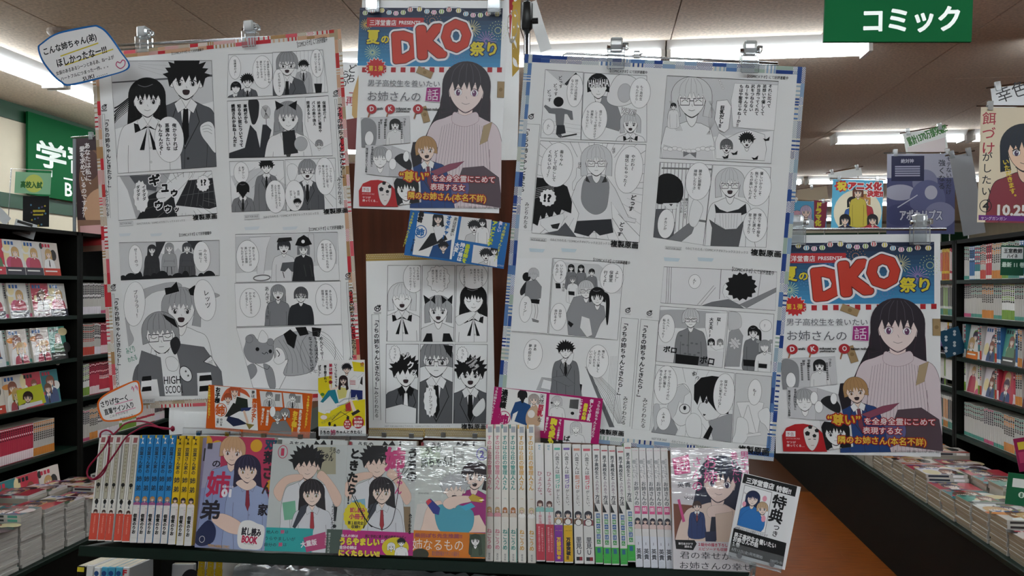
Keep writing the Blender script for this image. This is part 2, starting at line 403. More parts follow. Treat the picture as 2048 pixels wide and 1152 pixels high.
    if style in ('spiky',):
        pts = []
        for i in range(19):
            a = math.pi*(1.07+(-.0+i/18*-1.0*0)+i/18*.0)+0; 
        N = 11
        for i in range(N*2+1):
            a = math.pi+(math.pi)*i/(N*2); rr = (1.18 if i % 2 == 0 else 1.5+R.uniform(-.05,.15)); pts.append((.82*rr*math.cos(a)*1.05, -.15+.85*rr*math.sin(a)))
        pts += [(.9,.35),(.72,-.05),(.6,.2),(.5,-.28),(.3,.1),(.15,-.3),(-.05,.12),(-.22,-.25),(-.45,.15),(-.55,-.15),(-.72,.05),(-.9,.35)]
        pl(pts, hair, False)
    else:
        low = {'long': 1.0, 'bob': .95, 'short': .35, 'pony': .5}[style]; wv = {'long': 1.05, 'bob': 1.12, 'short': .98, 'pony': .98}[style]
        pts = [(-.62,low),(-wv,low+.1)]+[((wv+.02)*math.cos(math.pi+math.pi*i/16), -.2+1.05*math.sin(math.pi+math.pi*i/16)) for i in range(17)]+[(wv,low+.1),(.62,low),(.78,.1)]
        for i in range(1, 12): u = .76-1.52*i/12; pts.append((u+R.uniform(-.03, .03), (-.34 if i % 2 else .0)+R.uniform(-.07, .07)+abs(u)*.12))
        pl(pts+[(-.78,.1)], hair, False)
        lc = hl or line
        if hair not in ('#0b0b0d',) or hl:
            for i in range(5):
                u = -.7+i*.33; P.line([q(u*.4,-1.15), q(u*.85,-.8), q(u,-.3)], lc, lw*.7, True)
        else: P.line([q(-.5,-.85), q(-.1,-.72), q(.35,-.85)], '#8a8a8e', lw*1.4, True)
def bubble(P, cx, cy, rx, ry, col='#fafafa', rot=0, jag=False, lw=1.4):
    if jag:
        c = P.L(cx, cy); k = P.k(); R = random.Random(int(cx*7+cy)); n = 13; pts = []
        for i in range(n*2):
            a = math.pi*i/n; r = 1.0 if i % 2 else .84+R.uniform(0, .08); pts.append((c[0]+rx*k*r*math.cos(a), c[1]+ry*k*r*math.sin(a)))
        P.poly(pts, col, line='#222', lw=lw, raw=True)
    else: P.ell(cx, cy, rx, ry, col, line='#333', lw=lw, rot=rot, n=32)
def rays(P, cx, cy, r0, r1, n=24, col='#777', w=1, seed=0):
    R = random.Random(seed)
    for i in range(n):
        a = 2*math.pi*(i+R.random()*.6)/n; q = r0*(1+R.random()*.25); P.line([(cx+q*math.cos(a), cy+q*math.sin(a)), (cx+r1*math.cos(a), cy+r1*math.sin(a))], col, w*R.uniform(.5, 1.6))
def patchwork(P, s_, colsA, seed, wd=.0135, inner='#f2f3f2'):
    """the patterned tape border of the big sheets: patches of stripes, dots and plain colour"""
    R = random.Random(seed); W, H = P.w, P.h
    runs = [((0, 0), (1, 0), W), ((W, 0), (0, 1), H), ((W, H), (-1, 0), W), ((0, H), (0, -1), H)]
    for ri, ((ox, oy), (dx, dy), ln) in enumerate(runs):
        nx, ny = -dy, dx; t = 0
        while t < ln-1e-4:
            st = min(R.uniform(.014, .03), ln-t)
            for lane in (0, 1):
                a0, a1 = lane*wd/2*R.uniform(.9, 1.1), (lane+1)*wd/2
                def pt(a, b): return (ox+dx*(t+a)+nx*b, oy+dy*(t+a)+ny*b)
                kind = R.choice(['plain', 'stripe', 'dots', 'plain', 'bars']); c = R.choice(colsA); bg = R.choice(['#d9d6cc', '#e2e0da', inner])
                quad = [pt(0, a0), pt(st, a0), pt(st, a1), pt(0, a1)]
                P.z = 5e-5*(lane+1)+1.1e-4*ri; P.poly(quad, c if kind == 'plain' else bg, raw=True)
                P.cl = quad
                if kind == 'stripe':
                    k = -wd
                    while k < st:
                        P.poly([pt(k, a1), pt(k+.0016, a1), pt(k+.0016+wd*.6, a0), pt(k+wd*.6, a0)], c, raw=True); P.z -= 4.5e-6; k += .0034
                elif kind == 'bars':
                    for b in (.15, .5, .8): P.poly([pt(st*b, a0), pt(st*b+.003, a0), pt(st*b+.003, a1), pt(st*b, a1)], c, raw=True); P.z -= 4.5e-6
                elif kind == 'dots':
                    for i in range(int(st/.0026)):
                        for j in range(3):
                            px, py = pt((i+.5+.5*(j % 2))*.0026, a0+(j+.5)*.0023); P.poly([(px-.0008, py-.0008), (px+.0008, py-.0008), (px+.0008, py+.0008), (px-.0008, py+.0008)], c, raw=True); P.z -= 4.5e-6
                P.cl = None
            t += st
    P.z = 0
# ================================================================== materials
PAPER = mat('paper_white', '#eeefee', .6); PAPERG = mat('poster_paper_glossy', '#eff0f0', .4, coat=.15)
DGREEN = mat('dark_green_enamel', '#0a2118', .5, spec=.25, noise=.3, nscale=12); BLACK = mat('black_enamel', '#0b0c08', .6, spec=.15, noise=.3, nscale=9)
CHROME = mat('chrome', '#c9cccf', .14, metal=1); BLKP = mat('black_plastic', '#101113', .35)
PAGES = mat('page_block', '#c9c0ad', .8, noise=.25, nscale=900, stretch=(1, 60, 1))
CLEAR = mat('clear_plastic', '#f4f8fa', .06, trans=.92, ior=1.42); FILM = mat('shrink_film', '#8d9295', .28, trans=.75, ior=1.15, bump=.6, bscale=30, dist=.01)
WHITEP = mat('white_plastic', '#dfe2e2', .35)
# ================================================================== the room
ZC = 3.0
mb = MB(); mb.box(-5.1, -10, -.08, 9, 20, 0)
floor = tag(mb.obj('floor', mat('floor_base', '#4a2810', .6, spec=.2)), None, None, kind='structure')
flm = mat('wood_floor', '#854512', .5, spec=.2, noise=.5, nscale=6, stretch=(1.2, 22, 1), col2='#6a340c')
pb = MB(); pb.cbox(0, 0, 0, 1.819, .1545, .006, .0006); pm = pb.mesh('plank', flm)
for j in range(17):
    for i in range(4):
        o = link('plank', pm, None, floor, (-.6+i*1.82+(j*.61) % 1.3-.9, 3.05+j*.155, 0))
mb = MB(); mb.box(-5.1, -10, ZC+.02, 9, 20, ZC+.1)
ceil = tag(mb.obj('ceiling', mat('ceiling_grid', '#a39484', .8)), None, None, kind='structure')
cm = mat('ceiling_panel', '#f0e0cf', .85, spec=.1, noise=.25, nscale=55, bump=.3, bscale=90)
pb = MB(); pb.cbox(0, 0, 0, .904, 1.814, .018, .003); pm = pb.mesh('ceiling_panel', cm)
for i in range(15):
    for j in range(10): link('ceiling_panel', pm, None, ceil, (-5.02+i*.91, .6+j*1.82-(.91 if i % 2 else 0), ZC))
WALL = mat('wall_cream', '#c9bfa9', .75, noise=.08, nscale=4)
GRN = mat('green_wall_band', '#063a21', .5); GRNS = mat('green_sign_board', '#045029', .65, spec=.1)
mb = MB(); mb.box(-5.1, -10, 0, -4.9, 20, ZC+.02); wl = tag(mb.obj('wall_left', WALL), None, None, kind='structure')
mb = MB(); mb.box(-4.9, -10, 2.86, -4.885, 20, ZC+.02); mb.box(-4.9, -10, 2.12, -4.885, 20, 2.24)
tag(mb.obj('trim_1', GRN), None, None, kind='structure')
mb = MB(); mb.box(-5.1, 19.8, 0, 9, 20, ZC+.02); tag(mb.obj('wall_back', WALL), None, None, kind='structure')
mb = MB(); mb.box(-4.9, 19.76, 2.5, 9, 19.8, 2.8); tag(mb.obj('trim_2', GRN), None, None, kind='structure')
mb = MB(); mb.box(8.8, -10, 0, 9, 20, ZC+.02); tag(mb.obj('wall_right', WALL), None, None, kind='structure')
# ------------------------------------------------------------------ fluorescent fittings
HOUS = mat('lamp_housing', '#e8e8e6', .4); TUB = mat('fluorescent_tube', '#f4fbff', .3, emit=TUBE)
hb = MB(); hb.prism([(-.12, 0), (.12, 0), (.07, -.05), (-.07, -.05)], 0, 1.24); hme = hb.mesh('housing', HOUS)
tme = [MB().tube([(dx, .02, -.072), (dx, 1.22, -.072)], .018, 10).mesh('tube', TUB) for dx in (-.05, .05)]
eme = [MB().box(-.085, y, -.1, .085, y+.025, -.05).mesh('end_cap', HOUS) for y in (0.0, 1.215)]
def fixture(x, y, alongx, label):
    r = empty('ceiling_light', (x, y, ZC), (0, 0, -math.pi/2 if alongx else 0)); tag(r, label, 'ceiling light', 'fluorescent ceiling lights')
    link('housing', hme, None, r); [link('tube', q, None, r) for q in tme]; [link('end_cap', q, None, r) for q in eme]
r1 = ray(1740, 103); y1 = (EYEV+r1*((ZC-.08-EYE)/r1.z))
RX = y1.x
rowY = [y1.y+3.1*k for k in range(-4, 5)]
ORD = ['first', 'second', 'third', 'fourth', 'fifth', 'sixth', 'seventh', 'eighth']
nm = {-3: 'the farthest row behind the viewer', -2: 'the second row behind the viewer', 1: 'the near row behind the right sheet', 2: 'the second row back, past the tall posters', 3: 'the third row back', 4: 'the fourth row back', 5: 'the farthest row', 0: 'the row right above the display', -1: 'the row behind the viewer'}
for k, yy in enumerate(rowY, -2):
    xs = {2: [RX-1.25, RX-2.5, RX-3.75, RX+1.0, RX+2.3]}.get(k, [RX-1.25+1.3*i for i in range(-3, 4)])
    if k == 3: rr = ray(1670, 282); x3 = (EYEV+rr*((ZC-.08-EYE)/rr.z)).x; xs = [x3, x3+1.3, x3-4.8, x3-6.1, x3+2.6]
    if k == 4: xs = [RX-.1+1.3*i for i in range(4)]+[-1.5, -2.8]
    if k <= 1: xs = [-2.6, -1.3, 0, 1.3, 2.6]
    for i, x in enumerate(sorted(xs)):
        fixture(x, yy, True, f"fluorescent ceiling light, {ORD[i]} from the left in {nm[k-1]}")
rr = ray(95, 166); lx = (EYEV+rr*((ZC-.08-EYE)/rr.z)).x
for i in range(6): fixture(lx, 2.7+1.27*i, False, f'{ORD[i]} nearest fluorescent light of the line along the left wall')
# smoke detector
rr = ray(122, 62); p = EYEV+rr*((ZC-EYE)/rr.z)
mb = MB(); mb.tube([(0, 0, 0), (0, 0, -.02), (0, 0, -.045), (0, 0, -.05)], [.075, .075, .05, .01], 20)
tag(mb.obj('smoke_detector', mat('detector', '#a09186', .5), None, p, smooth=False), 'round smoke detector on the ceiling above the blue-edged card', 'smoke detector')
# ------------------------------------------------------------------ sign on the left wall and hanging sign
def xsheet(px0, px1, z0, z1, X, right=False):
    a = atX(px0, 576, X); b = atX(px1, 576, X); s = Sheet([(0, 0), (10, 0), (10, 10), (0, 10)], 1)
    s.eu = Vector((0, 1, 0)) if not right else Vector((0, -1, 0)); s.ev = Vector((0, 0, -1)); s.n = Vector((1, 0, 0)) if not right else Vector((-1, 0, 0))
    s.o = Vector((X, a.y, z1)); s.w = abs(b.y-a.y); s.h = z1-z0; s.p = s.o; s.L = lambda x, y: (x, y); s.k = lambda: 1; return s
s = xsheet(56, 420, 2.25, 2.955, -4.84)
r = s.paper('wall_sign', GRNS, th=.02); tag(r, 'green wall sign with white characters and BOOK lettering over the left bookcase', 'sign')
s.z = 2e-4; yy = 0
for i, ch in enumerate('学習参考書'): s.hz(ch, .10+i*.40, .22, .10+i*.40+.37, .44, '#e9efe9', b=.03)
s.poly([(.44, .50), (2.2, .50), (2.2, .515), (.44, .515)], '#e9efe9', raw=True)
s.hz('BOOK', .46, .545, 1.0, .665, '#e9efe9', b=.02); s.build('lettering', r, INK, sub=0)
s = Sheet([(1649, -70), (1946, -70), (1946, 82), (1651, 85)], 3.0)
r = s.paper('hanging_sign', GRNS, th=.012); tag(r, 'green sign with white katakana hanging from the ceiling at the upper right', 'sign')
s.frame(1560, 0, .3907).hz('コミック', 432, 45, 893, 168, '#eef2ee', b=.035, rot=-.02)
s.build('lettering', r, INK, sub=0)
mb = MB()
for u in (.05, s.w-.05): mb.tube([(u, .005, 0), (u, .005, ZC-s.o.z)], .002, 6)
mb.obj('hanging_wire', CHROME, r)
# ================================================================== background books
PALS = [['#c23a4a', '#e9e7e2', '#2b2b33'], ['#e6e4df', '#c9527a', '#3c3c48'], ['#3a6ea5', '#e5e7e9', '#1d2a3a'], ['#e7c93c', '#c4402f', '#303030'], ['#dcdedd', '#4f9a8a', '#333'],
        ['#6b4a8c', '#e8e2ea', '#2a2233'], ['#e8e6e1', '#d98a3a', '#403a34'], ['#2f7f86', '#e9e9e4', '#d64a5a'], ['#b8384e', '#f0dfe2', '#5a1a2a'], ['#e9e9e7', '#7aa23a', '#2d3326']]
def spine_mesh(i, w_=.0135, h_=.18, d=.112):
    R = random.Random(100+i); p = PALS[i % len(PALS)]; mb = MB(); base = p[0] if R.random() < .45 else '#c4c2bd'
    mb.cbox(0, .0004, 0, w_, d, h_, .0012, base); mb.box(.001, .004, h_-.0015, w_-.001, d-.001, h_+.0002, '#cfc8b8')
    z = h_-.012
    for k in range(R.randint(5, 8)):
        s_ = R.uniform(.5, .7)*w_; mb.box(w_/2-s_/2, 0, z-s_, w_/2+s_/2, .001, z, p[2] if R.random() < .7 else p[1]); z -= s_*1.35
    mb.box(.0006, 0, .004, w_-.0006, .001, R.choice([.022, .045, .05]), p[1]); mb.box(.001, 0, h_-.009, w_-.001, .001, h_-.004, p[1])
    return mb.mesh('book', INKS)
SPM = [spine_mesh(i) for i in range(10)]
def art_cover(P, i, W, H):
    """a generic cover: plain ground, title blocks, one or two simple drawn people, a band"""
    R = random.Random(i*13+5); p = PALS[i % len(PALS)]; P.z = 1e-4
    P.poly([(0, 0), (W, 0), (W, H), (0, H)], R.choice([p[1], '#dfdeda', p[0], '#d8cfc8']), raw=True)
    for _ in range(4): P.ell(R.uniform(0, W), R.uniform(0, H), W*R.uniform(.1, .3), W*R.uniform(.1, .3), R.choice(p+['#e8d9a8']), n=14)
    sv = P.cl; P.cl = [(0, 0), (W, 0), (W, H*.985), (0, H*.985)]
    for k in range(R.randint(1, 2)):
        person(P, W*R.uniform(.3, .7), H*(.35+.2*k), W*R.uniform(.16, .22), hair=R.choice(['#2a2426', '#6b4630', '#caa36a', '#47334a', '#8c5340']), style=R.choice(['long', 'bob', 'short']), skin='#efd6c6', cloth=R.choice(['#37507e', '#b8485c', '#e6e3de', '#5a7f5c']), body=R.choice(['blazer', 'shirt', 'plain']), lw=.0005, seed=i+k, line='#3a2a2c')
    P.cl = sv
    c = R.choice(['#c8304a', '#1e1e22', '#eef0ee', '#2c62a8'])
    for k in range(3): P.poly([(W*(.08+.17*k), H*.05), (W*(.2+.17*k), H*.05), (W*(.2+.17*k), H*.15), (W*(.08+.17*k), H*.15)], c, raw=True)
    if R.random() < .6: P.poly([(0, H*.78), (W, H*.78), (W, H), (0, H)], R.choice(p+['#e07a2a']), raw=True); P.poly([(W*.1, H*.85), (W*.8, H*.85), (W*.8, H*.89), (W*.1, H*.89)], '#f2f2ee', raw=True)
def msheet(W, H):
    s = Sheet([(0, 0), (10, 0), (10, 10), (0, 10)], 1); s.w, s.h = W, H; s.L = lambda x, y: (x, y); s.k = lambda: 1; return s
def cover_pair(i, W=.128, H=.18, T=.014):
    mb = MB(); p = PALS[i % len(PALS)]; mb.cbox(0, .0004, 0, W, T, H, .001, '#dddcd8'); mb.box(-.0001, .003, .002, W-.004, T-.002, H+.0003, '#cfc8b8')
    me = mb.mesh('book', INKS); s = msheet(W, H); art_cover(s, i, W, H); o = s.build('cover_art', None, INKW, sub=0); am = o.data; bpy.data.objects.remove(o); return me, am
CVM = [cover_pair(i) for i in range(12)]
COLN = ['red', 'pale pink', 'blue', 'yellow', 'white and teal', 'violet', 'cream and orange', 'teal', 'crimson', 'white and green']
FAR = None
def fbox(i, loc, rz, w_, d_, h_):
    p = PALS[i % 10]; M = Matrix.Translation(loc) @ Matrix.Rotation(rz, 4, 'Z')
    FAR.box(0, 0, 0, w_, d_, h_, '#dcdad5' if i % 3 else p[0], M); FAR.box(.001, -.0004, h_*.3, w_-.001, .001, h_*.9, p[2 if i % 3 else 1], M) if w_ < .05 else FAR.box(.02, -.0004, h_*.1, w_-.02, .001, h_*.6, p[0], M); FAR.box(0, -.0004, .004, w_, .001, h_*.22, p[1] if w_ < .05 else p[2], M)
def bspine(i, loc, rz, label, group, lean=0, parent=None, sx=1, sz=1):
    if FAR is not None: return fbox(i, loc, rz, .0135, .112, .18*sz)
    o = link('comic_book', SPM[i % 10], None, parent, loc, (lean, 0, rz)); o.scale = (sx, 1, sz); tag(o, label, 'book', group); return o
def bcover(i, loc, rz, label, group, lean=-.16, sc=1):
    if FAR is not None: return fbox(i, loc, rz, .128, .014, .18*sc)
    me, am = CVM[i % 12]; o = link('comic_book', me, None, None, loc, (lean, 0, rz)); tag(o, label, 'book', group); o.scale = (sc, sc, sc)
    c = link('cover_art', am, None, o, (0, 0, 0)); c.location = (0, 0, .18); return o
# ================================================================== the bookcases
RAIL = mat('price_rail', '#1a3a30', .3)
def bookcase(name, X, y0, y1, zs, ztop, depth, right, label, back='#0a1512'):
    """shelf unit facing the aisle; X = its front; right = it stands right of the aisle and faces -X"""
    sg = 1 if right else -1
    r = empty(name, (X, y0, 0)); tag(r, label, 'bookcase'); L = y1-y0; xb = sg*depth
    def bx(nm, a, b, c, d, e, f, m): MB().box(min(a, d), b, c, max(a, d), e, f).obj(nm, m, r)
    bx('side_panel', 0, -.012, .02, xb, .012, ztop, BLACK); bx('side_panel', 0, L-.012, .02, xb, L+.012, ztop, BLACK)
    bx('back_panel', xb-sg*.01, 0, .02, xb, L, ztop, BLACK)
    bx('top_panel', 0, 0, ztop-.02, xb, L, ztop, BLACK)
    for z in zs: 
        bx('shelf', 0, .012, z-.02, xb-sg*.01, L-.012, z, DGREEN)
    return r
LX = -2.9
yp = atX(157, 576, LX).y
lz = [atX(150, p, LX).z for p in (552, 631, 716, 799, 893)]+[atX(60, 1030, LX).z]
ltop = atX(120, 460, LX).z
bookcase('bookcase', LX, yp-.9, yp, lz, ltop, .26, False, 'dark green bookcase on the left aisle, nearest section')
bookcase('bookcase', LX, yp+.026, yp+.926, lz, ltop, .26, False, 'dark green bookcase section just behind the red-bordered sheet')
bookcase('bookcase', LX, yp+.952, yp+1.86, lz, ltop, .26, False, 'dark green bookcase section far down the left aisle')
RX_ = 1.9
rz_ = [atX(1965, 559, RX_).z, atX(1965, 638, RX_).z, atX(1925, 716, RX_).z, atX(1981, 800, RX_).z, atX(1965, 889, RX_).z]
ry = atX(1906, 576, RX_).y
rtop = rz_[0]+.215
bookcase('bookcase', RX_, ry-.93, ry-.03, rz_, rtop, .26, True, 'black bookcase on the right aisle, nearest section')
bookcase('bookcase', RX_, ry, ry+.9, rz_, rtop, .26, True, 'black bookcase on the right aisle behind the lower festival poster')
for k in range(1, 4): bookcase('bookcase', RX_, ry+.93*k, ry+.9+.93*k, rz_, rtop, .26, True, ['', 'black bookcase section third along the right aisle', 'black bookcase section fourth along the right aisle', 'black bookcase section farthest along the right aisle'][k])
rn = ['top', 'second', 'third', 'fourth', 'fifth', 'lowest']
R = random.Random(3)
FARM = MB()
# left aisle, near section: rows of face-out books with a few spines
for ri, z in enumerate(lz):
    hgt = (lz[ri-1]-z-.02) if ri else .2
    y = yp-.62; i = 0
    while y < yp-.16:
        if ri == 4:
            c = [0, 8, 6, 2, 8][int((y*7) % 5)]; bspine(8 if i < 22 else 6, (LX-.03, y, z), math.pi/2, 'red and white spine-out comic on the fifth shelf of the left bookcase', 'red and white comics on the fifth left shelf', sz=1.0); y += .0142; i += 1
        elif ri == 5:
            bcover([7, 0, 3, 7][i % 4], (LX+.03, y, z+.01), math.pi/2, ['large teal comic facing out on the lowest left shelf', 'red comic facing out on the lowest left shelf', 'yellow comic facing out on the lowest left shelf', 'second teal comic facing out on the lowest left shelf'][i % 4], 'comics facing out on the lowest left shelf', sc=1.15); y += .155; i += 1
        else:
            k = [[0, 1, 1, 3], [1, 1, 8, 1], [2, 6, 6, 4], [3, 6, 0, 7]][ri][i % 4]
            nst = 3 if ri in (1, 2) else 1
            nm_ = ['pink', 'dark red', 'orange and white', 'yellow'][ri]
            bcover(k+ (0 if ri != 1 else 0), (LX-.03, y, z), math.pi/2, f"{COLN[k % 10]} comic facing out on the {rn[ri]} shelf of the left bookcase", f"comics facing out on the {rn[ri]} left shelf", sc=1.0); y += .131
            if ri in (1, 2) and y < yp-.2:
                for q in range(2): bspine([1, 4][ri-1], (LX-.04, y, z), math.pi/2, f"white comic standing spine out between covers on the {rn[ri]} left shelf", f"white spines on the {rn[ri]} left shelf", lean=-.16); y += .0145
            i += 1
def farend(name, label, cat):
    global FAR
    o = FAR.obj(name, INKS); FAR = None; tag(o, label, cat, kind='stuff')
for sec in (0, 1):
    for ri, z in enumerate(lz[:5]):
        FAR = FARM if sec else None
        y = yp+.05+sec*.926; n = 0; c = R.randrange(10); run = 0
        ymax = yp+(.9 if sec == 0 else 1.5)
        if sec == 0 and ri == 0: continue
        if sec == 0 and ri in (1, 3): ymax = yp+.55
        if sec == 1 and ri < 3: continue
        while y < ymax:
            if sec == 0 and y > yp+.33+.1*(ri > 2): FAR = FARM
            if run == 0: c = [4, 8, 3, 0, 1, 5, 6, 9][(n*3+ri*5) % 8]; run = R.randint(4, 9)
            bspine(c, (LX-.03, y, z), math.pi/2, f"{COLN[c]} spine-out comic on the {rn[ri+0]} shelf of the {['middle', 'far'][sec]} left section", f"{COLN[c]} comics on the {rn[ri]} shelf, {['middle', 'far'][sec]} left section", sz=R.uniform(.97, 1.02)); y += .0146; run -= 1; n += 1
FAR = FARM; farend('comic_rows', 'small distant comics filling the left aisle shelves behind the red-bordered sheet', 'books')
# right aisle rows
rowc = [[4, 2, 7, 3, 0, 6, 9], [1, 4, 6, 4, 9, 4, 4], [7, 3, 2, 6, 5, 3, 4], [9, 3, 8, 6, 4, 7, 4], [4, 4, 1, 4, 6, 4, 1]]
for sec in (0, 1):
    if sec: FAR = MB()
    for ri, z in enumerate(rz_):
        y = ry-.06 if sec == 0 else ry+.5; n = 0; run = 0; yend = y-(.74 if sec == 0 else .44)
        while y > yend:
            if run == 0: c = rowc[ri][n % 7]; run = R.randint(3, 6); n += 1
            if ri in (2, 3) and run % 4 == 2:
                bcover(c+run, (RX_+.03, y, z), -math.pi/2, f"{COLN[(c+run) % 10]} comic facing out on the {rn[ri]} shelf of the right bookcase, {['near', 'far'][sec]} section", f"comics facing out on the {rn[ri]} right shelf", sc=.98); y -= .132; run -= 1; continue
            bspine(c, (RX_+.03, y, z), -math.pi/2, f"{COLN[c]} spine-out comic on the {rn[ri]} shelf of the right bookcase, {['near', 'far'][sec]} section", f"{COLN[c]} comics on the {rn[ri]} right shelf, {['near', 'far'][sec]} section", sz=R.uniform(.96, 1.0), sx=1.36); y -= .0195; run -= 1
farend('comic_rows', 'small distant comics on the right bookcases, mostly behind the low festival poster', 'books')
# ------------------------------------------------------------------ low display bases with stacks of comics
def base(X0, X1, y0, y1, zt, label):
    r = empty('stack_table', (X0, y0, 0)); tag(r, label, 'display base'); L = y1-y0; W = X1-X0
    MB().box(0, 0, .0, W, L, zt-.025).obj('plinth', BLACK, r); mb = MB(); mb.cbox(-.01, -.01, zt-.025, W+.01, L+.01, zt, .004); mb.obj('top_board', DGREEN, r)
    return r
base(1.48, 1.885, 2.2, 8.0, .46, 'low black display base carrying stacks of comics along the right aisle')
base(-2.885, -2.48, 2.2, 8.0, .23, 'low dark base carrying stacks of comics along the left aisle')
def flat_pair(i):
    W, H, T = .182, .128, .0165; mb = MB(); mb.cbox(0, 0, 0, W, H, T, .0008, '#b4b2ac'); mb.box(-.0003, .003, .0016, W-.003, H+.0004, T-.0016, '#8f846f')
    mb.box(.01, -.0004, .004, W*.55, .001, T-.004, PALS[i % 10][2]); mb.box(W*.65, -.0004, .003, W*.9, .001, T-.003, PALS[i % 10][1])
    me = mb.mesh('book', INKS); s = msheet(.182, .128); art_cover(s, i+3, .182, .128); o = s.build('cover_art', None, INKW, sub=0); am = o.data; bpy.data.objects.remove(o); return me, am
FLM = [flat_pair(i) for i in range(8)]
def stack(x, y, z, n, i, label, group, top, below):
    for k in range(n):
        me, am = FLM[i % 8]; lx_, ly_ = x+R.uniform(-.003, .003), y+R.uniform(-.003, .003)
        if k < n-1 and below is not None:
            below.box(lx_, ly_, z+k*.0167, lx_+.182, ly_+.128, z+k*.0167+.0165, '#9f998c'); continue
        o = link('stacked_comic', me, None, None, (lx_, ly_, z+k*.0167), (0, 0, R.uniform(-.02, .02)))
        tag(o, label if k < n-1 else top, 'book', group)
        if k == n-1: link('cover_art', am, None, o, (0, .128, .0166), (-math.pi/2, 0, 0))
OD = ['nearest', 'second nearest', 'third nearest', 'fourth nearest', 'fifth nearest', 'sixth nearest', 'seventh nearest', 'eighth nearest', 'ninth nearest', 'tenth nearest', 'eleventh', 'twelfth', 'thirteenth', 'fourteenth', 'fifteenth', 'sixteenth']
for side in (0, 1):
    low = MB(); sn = ['right', 'left'][side]
    for c in range(2):
        for j in range([16, 9][side]):
            if side == 0: x, y, z, n = 1.492+c*.196, 2.9+j*.142, .46, [7, 8, 7, 9, 8][(j*3+c) % 5]-(1 if c == 0 else 0)-(2 if j > 13 else 0)
            else: x, y, z, n = -2.68-c*.2, 2.95+j*.145, .23, [12, 12, 14, 11, 13][(j*2+c) % 5]-(6 if j > 6 else 0)
            stack(x, y, z, n, j*3+c*5+side, f"shrink-wrapped comic inside the {OD[j]} front stack on the {sn} low table", f"stacked comics, {OD[j]} front stack on the {sn} low table",
                  f"top comic of the {OD[j]} {['front', 'rear'][c]} stack on the {sn} low table", low if (c == 1 or j > 10) else None)
    tag(low.obj('stacked_comics', INKS), f"lower comics of the rear and far stacks on the {sn} low table", 'books', kind='stuff')
# the gondola whose wooden end panel backs the display
WOOD = mat('brown_wood_panel', '#5e2d18', .5, spec=.25, noise=.45, nscale=5, stretch=(9, 1, .5), col2='#44200f')
a = atY(655, 600, 1.47); b = atY(1076, 600, 1.47); tz = atY(1025, 318, 1.47).z
r = empty('gondola_end', (a.x, a.y, 0)); tag(r, 'reddish brown wooden end panel of the shelf run behind the posters', 'shelf end panel')
mb = MB(); mb.cbox(0, 0, 0, b.x-a.x, .03, tz, .003); mb.obj('end_panel', WOOD, r)
MB().box(.02, .03, .05, b.x-a.x-.02, 1.6, tz-.25).obj('carcass', BLACK, r)
# far shelves beyond the aisles
for i, (x0, yy, wd) in enumerate([(2.6, 9.5, 1.8), (-.2, 10.5, 1.8), (2.4, 13, 3), (-2.2, 8.5, 1.8)]):
    r = empty('far_bookcase', (x0, yy, 0)); tag(r, ['tall crowded bookcase far off above the right display', 'tall crowded bookcase far back in the middle of the shop', 'long bookcase at the very back of the shop', 'tall crowded bookcase far back beyond the left aisle'][i], 'bookcase')
    MB().box(0, .26, 0, wd, .3, 2.0).obj('back_panel', BLACK, r)
    for x in (0, wd-.03): MB().box(x, 0, 0, x+.03, .27, 2.0).obj('side_panel', WHITEP, r)
    bk = MB(); R2 = random.Random(i)
    for z in (.1, .42, .74, 1.06, 1.38, 1.7):
        MB().box(.03, 0, z-.03, wd-.03, .26, z).obj('shelf', WHITEP, r); x = .04
        while x < wd-.06: w_ = R2.uniform(.015, .03); bk.box(x, .04, z, x+w_-.001, .2, z+R2.uniform(.17, .24), R2.choice(['#d8d6d0', '#c25060', '#4d74a5', '#d8bb50', '#7c9f88', '#e2e0da', '#8a6a9a'])); x += w_
    o = bk.obj('book_rows', INKS, r); o['kind'] = 'stuff'
# ================================================================== the two big bordered sheets of comic pages
W1 = '#f1f2f2'; K1 = '#0c0d10'; G1 = '#7f8083'; G2 = '#5c5e62'; G3 = '#b9babc'; G4 = '#d5d6d7'
def flush(s, name, root, m=INK, **kw):
    o = s.build(name, root, m, **kw); s.ops = []; s.keys = set(); s.z = 0; s.cl = None; return o
def spill(P, pts): P.clip(pts)
LS = Sheet([(176, 107), (671, 61), (736, 795), (229, 822)], 1.29)
lsr = LS.paper('poster_sheet', PAPER, 24, 32); tag(lsr, 'large hanging sheet of four comic pages with a red patterned border', 'poster')
patchwork(LS, None, ['#c8313c', '#d9606a', '#b08a5e', '#d4a98a', '#c23a3a', '#b5a283'], 11); flush(LS, 'border_print', lsr)
def header(P, x0, y0, x1, y1, rot=0): P.hz('【COMICメテオ】にて好評連載中', x0, y0, x1, y1, K1, b=.015, rot=rot)
def footer(P, x, y, k=1.0, sign=None):
    P.rect(x, y, x+78*k, y+18*k, '#dcdddd', line='#777', lw=1); P.hz('NOT FOR SALE', x+5*k, y+4*k, x+73*k, y+14*k, '#555')
    P.hz('©みどりわたる／COMICメテオ©フレックスコミックス', x+98*k, y+3*k, x+388*k, y+16*k, '#666')
def logo(P, x, y, s, col=K1):      # round flame emblem with an M
    P.ell(x, y, s, s*.85, None, line=col, lw=s*.3); P.poly([(x-s*.2, y-s*.8), (x+s*.1, y-s*1.5), (x+s*.3, y-s*1.0), (x+s*.7, y-s*1.6), (x+s*.75, y-s*1.1), (x+s*1.3, y-s*1.4), (x+s*.9, y-s*.3), (x+s*.5, y-s*.7)], col)
    P.hz('M', x-s*.5, y-s*.45, x+s*.5, y+s*.45, col, b=.05)
    P.rect(x-s*1.3, y+s*1.25, x+s*1.3, y+s*1.4, '#888'); P.rect(x-s*1.1, y+s*1.6, x+s*1.2, y+s*1.72, '#888')
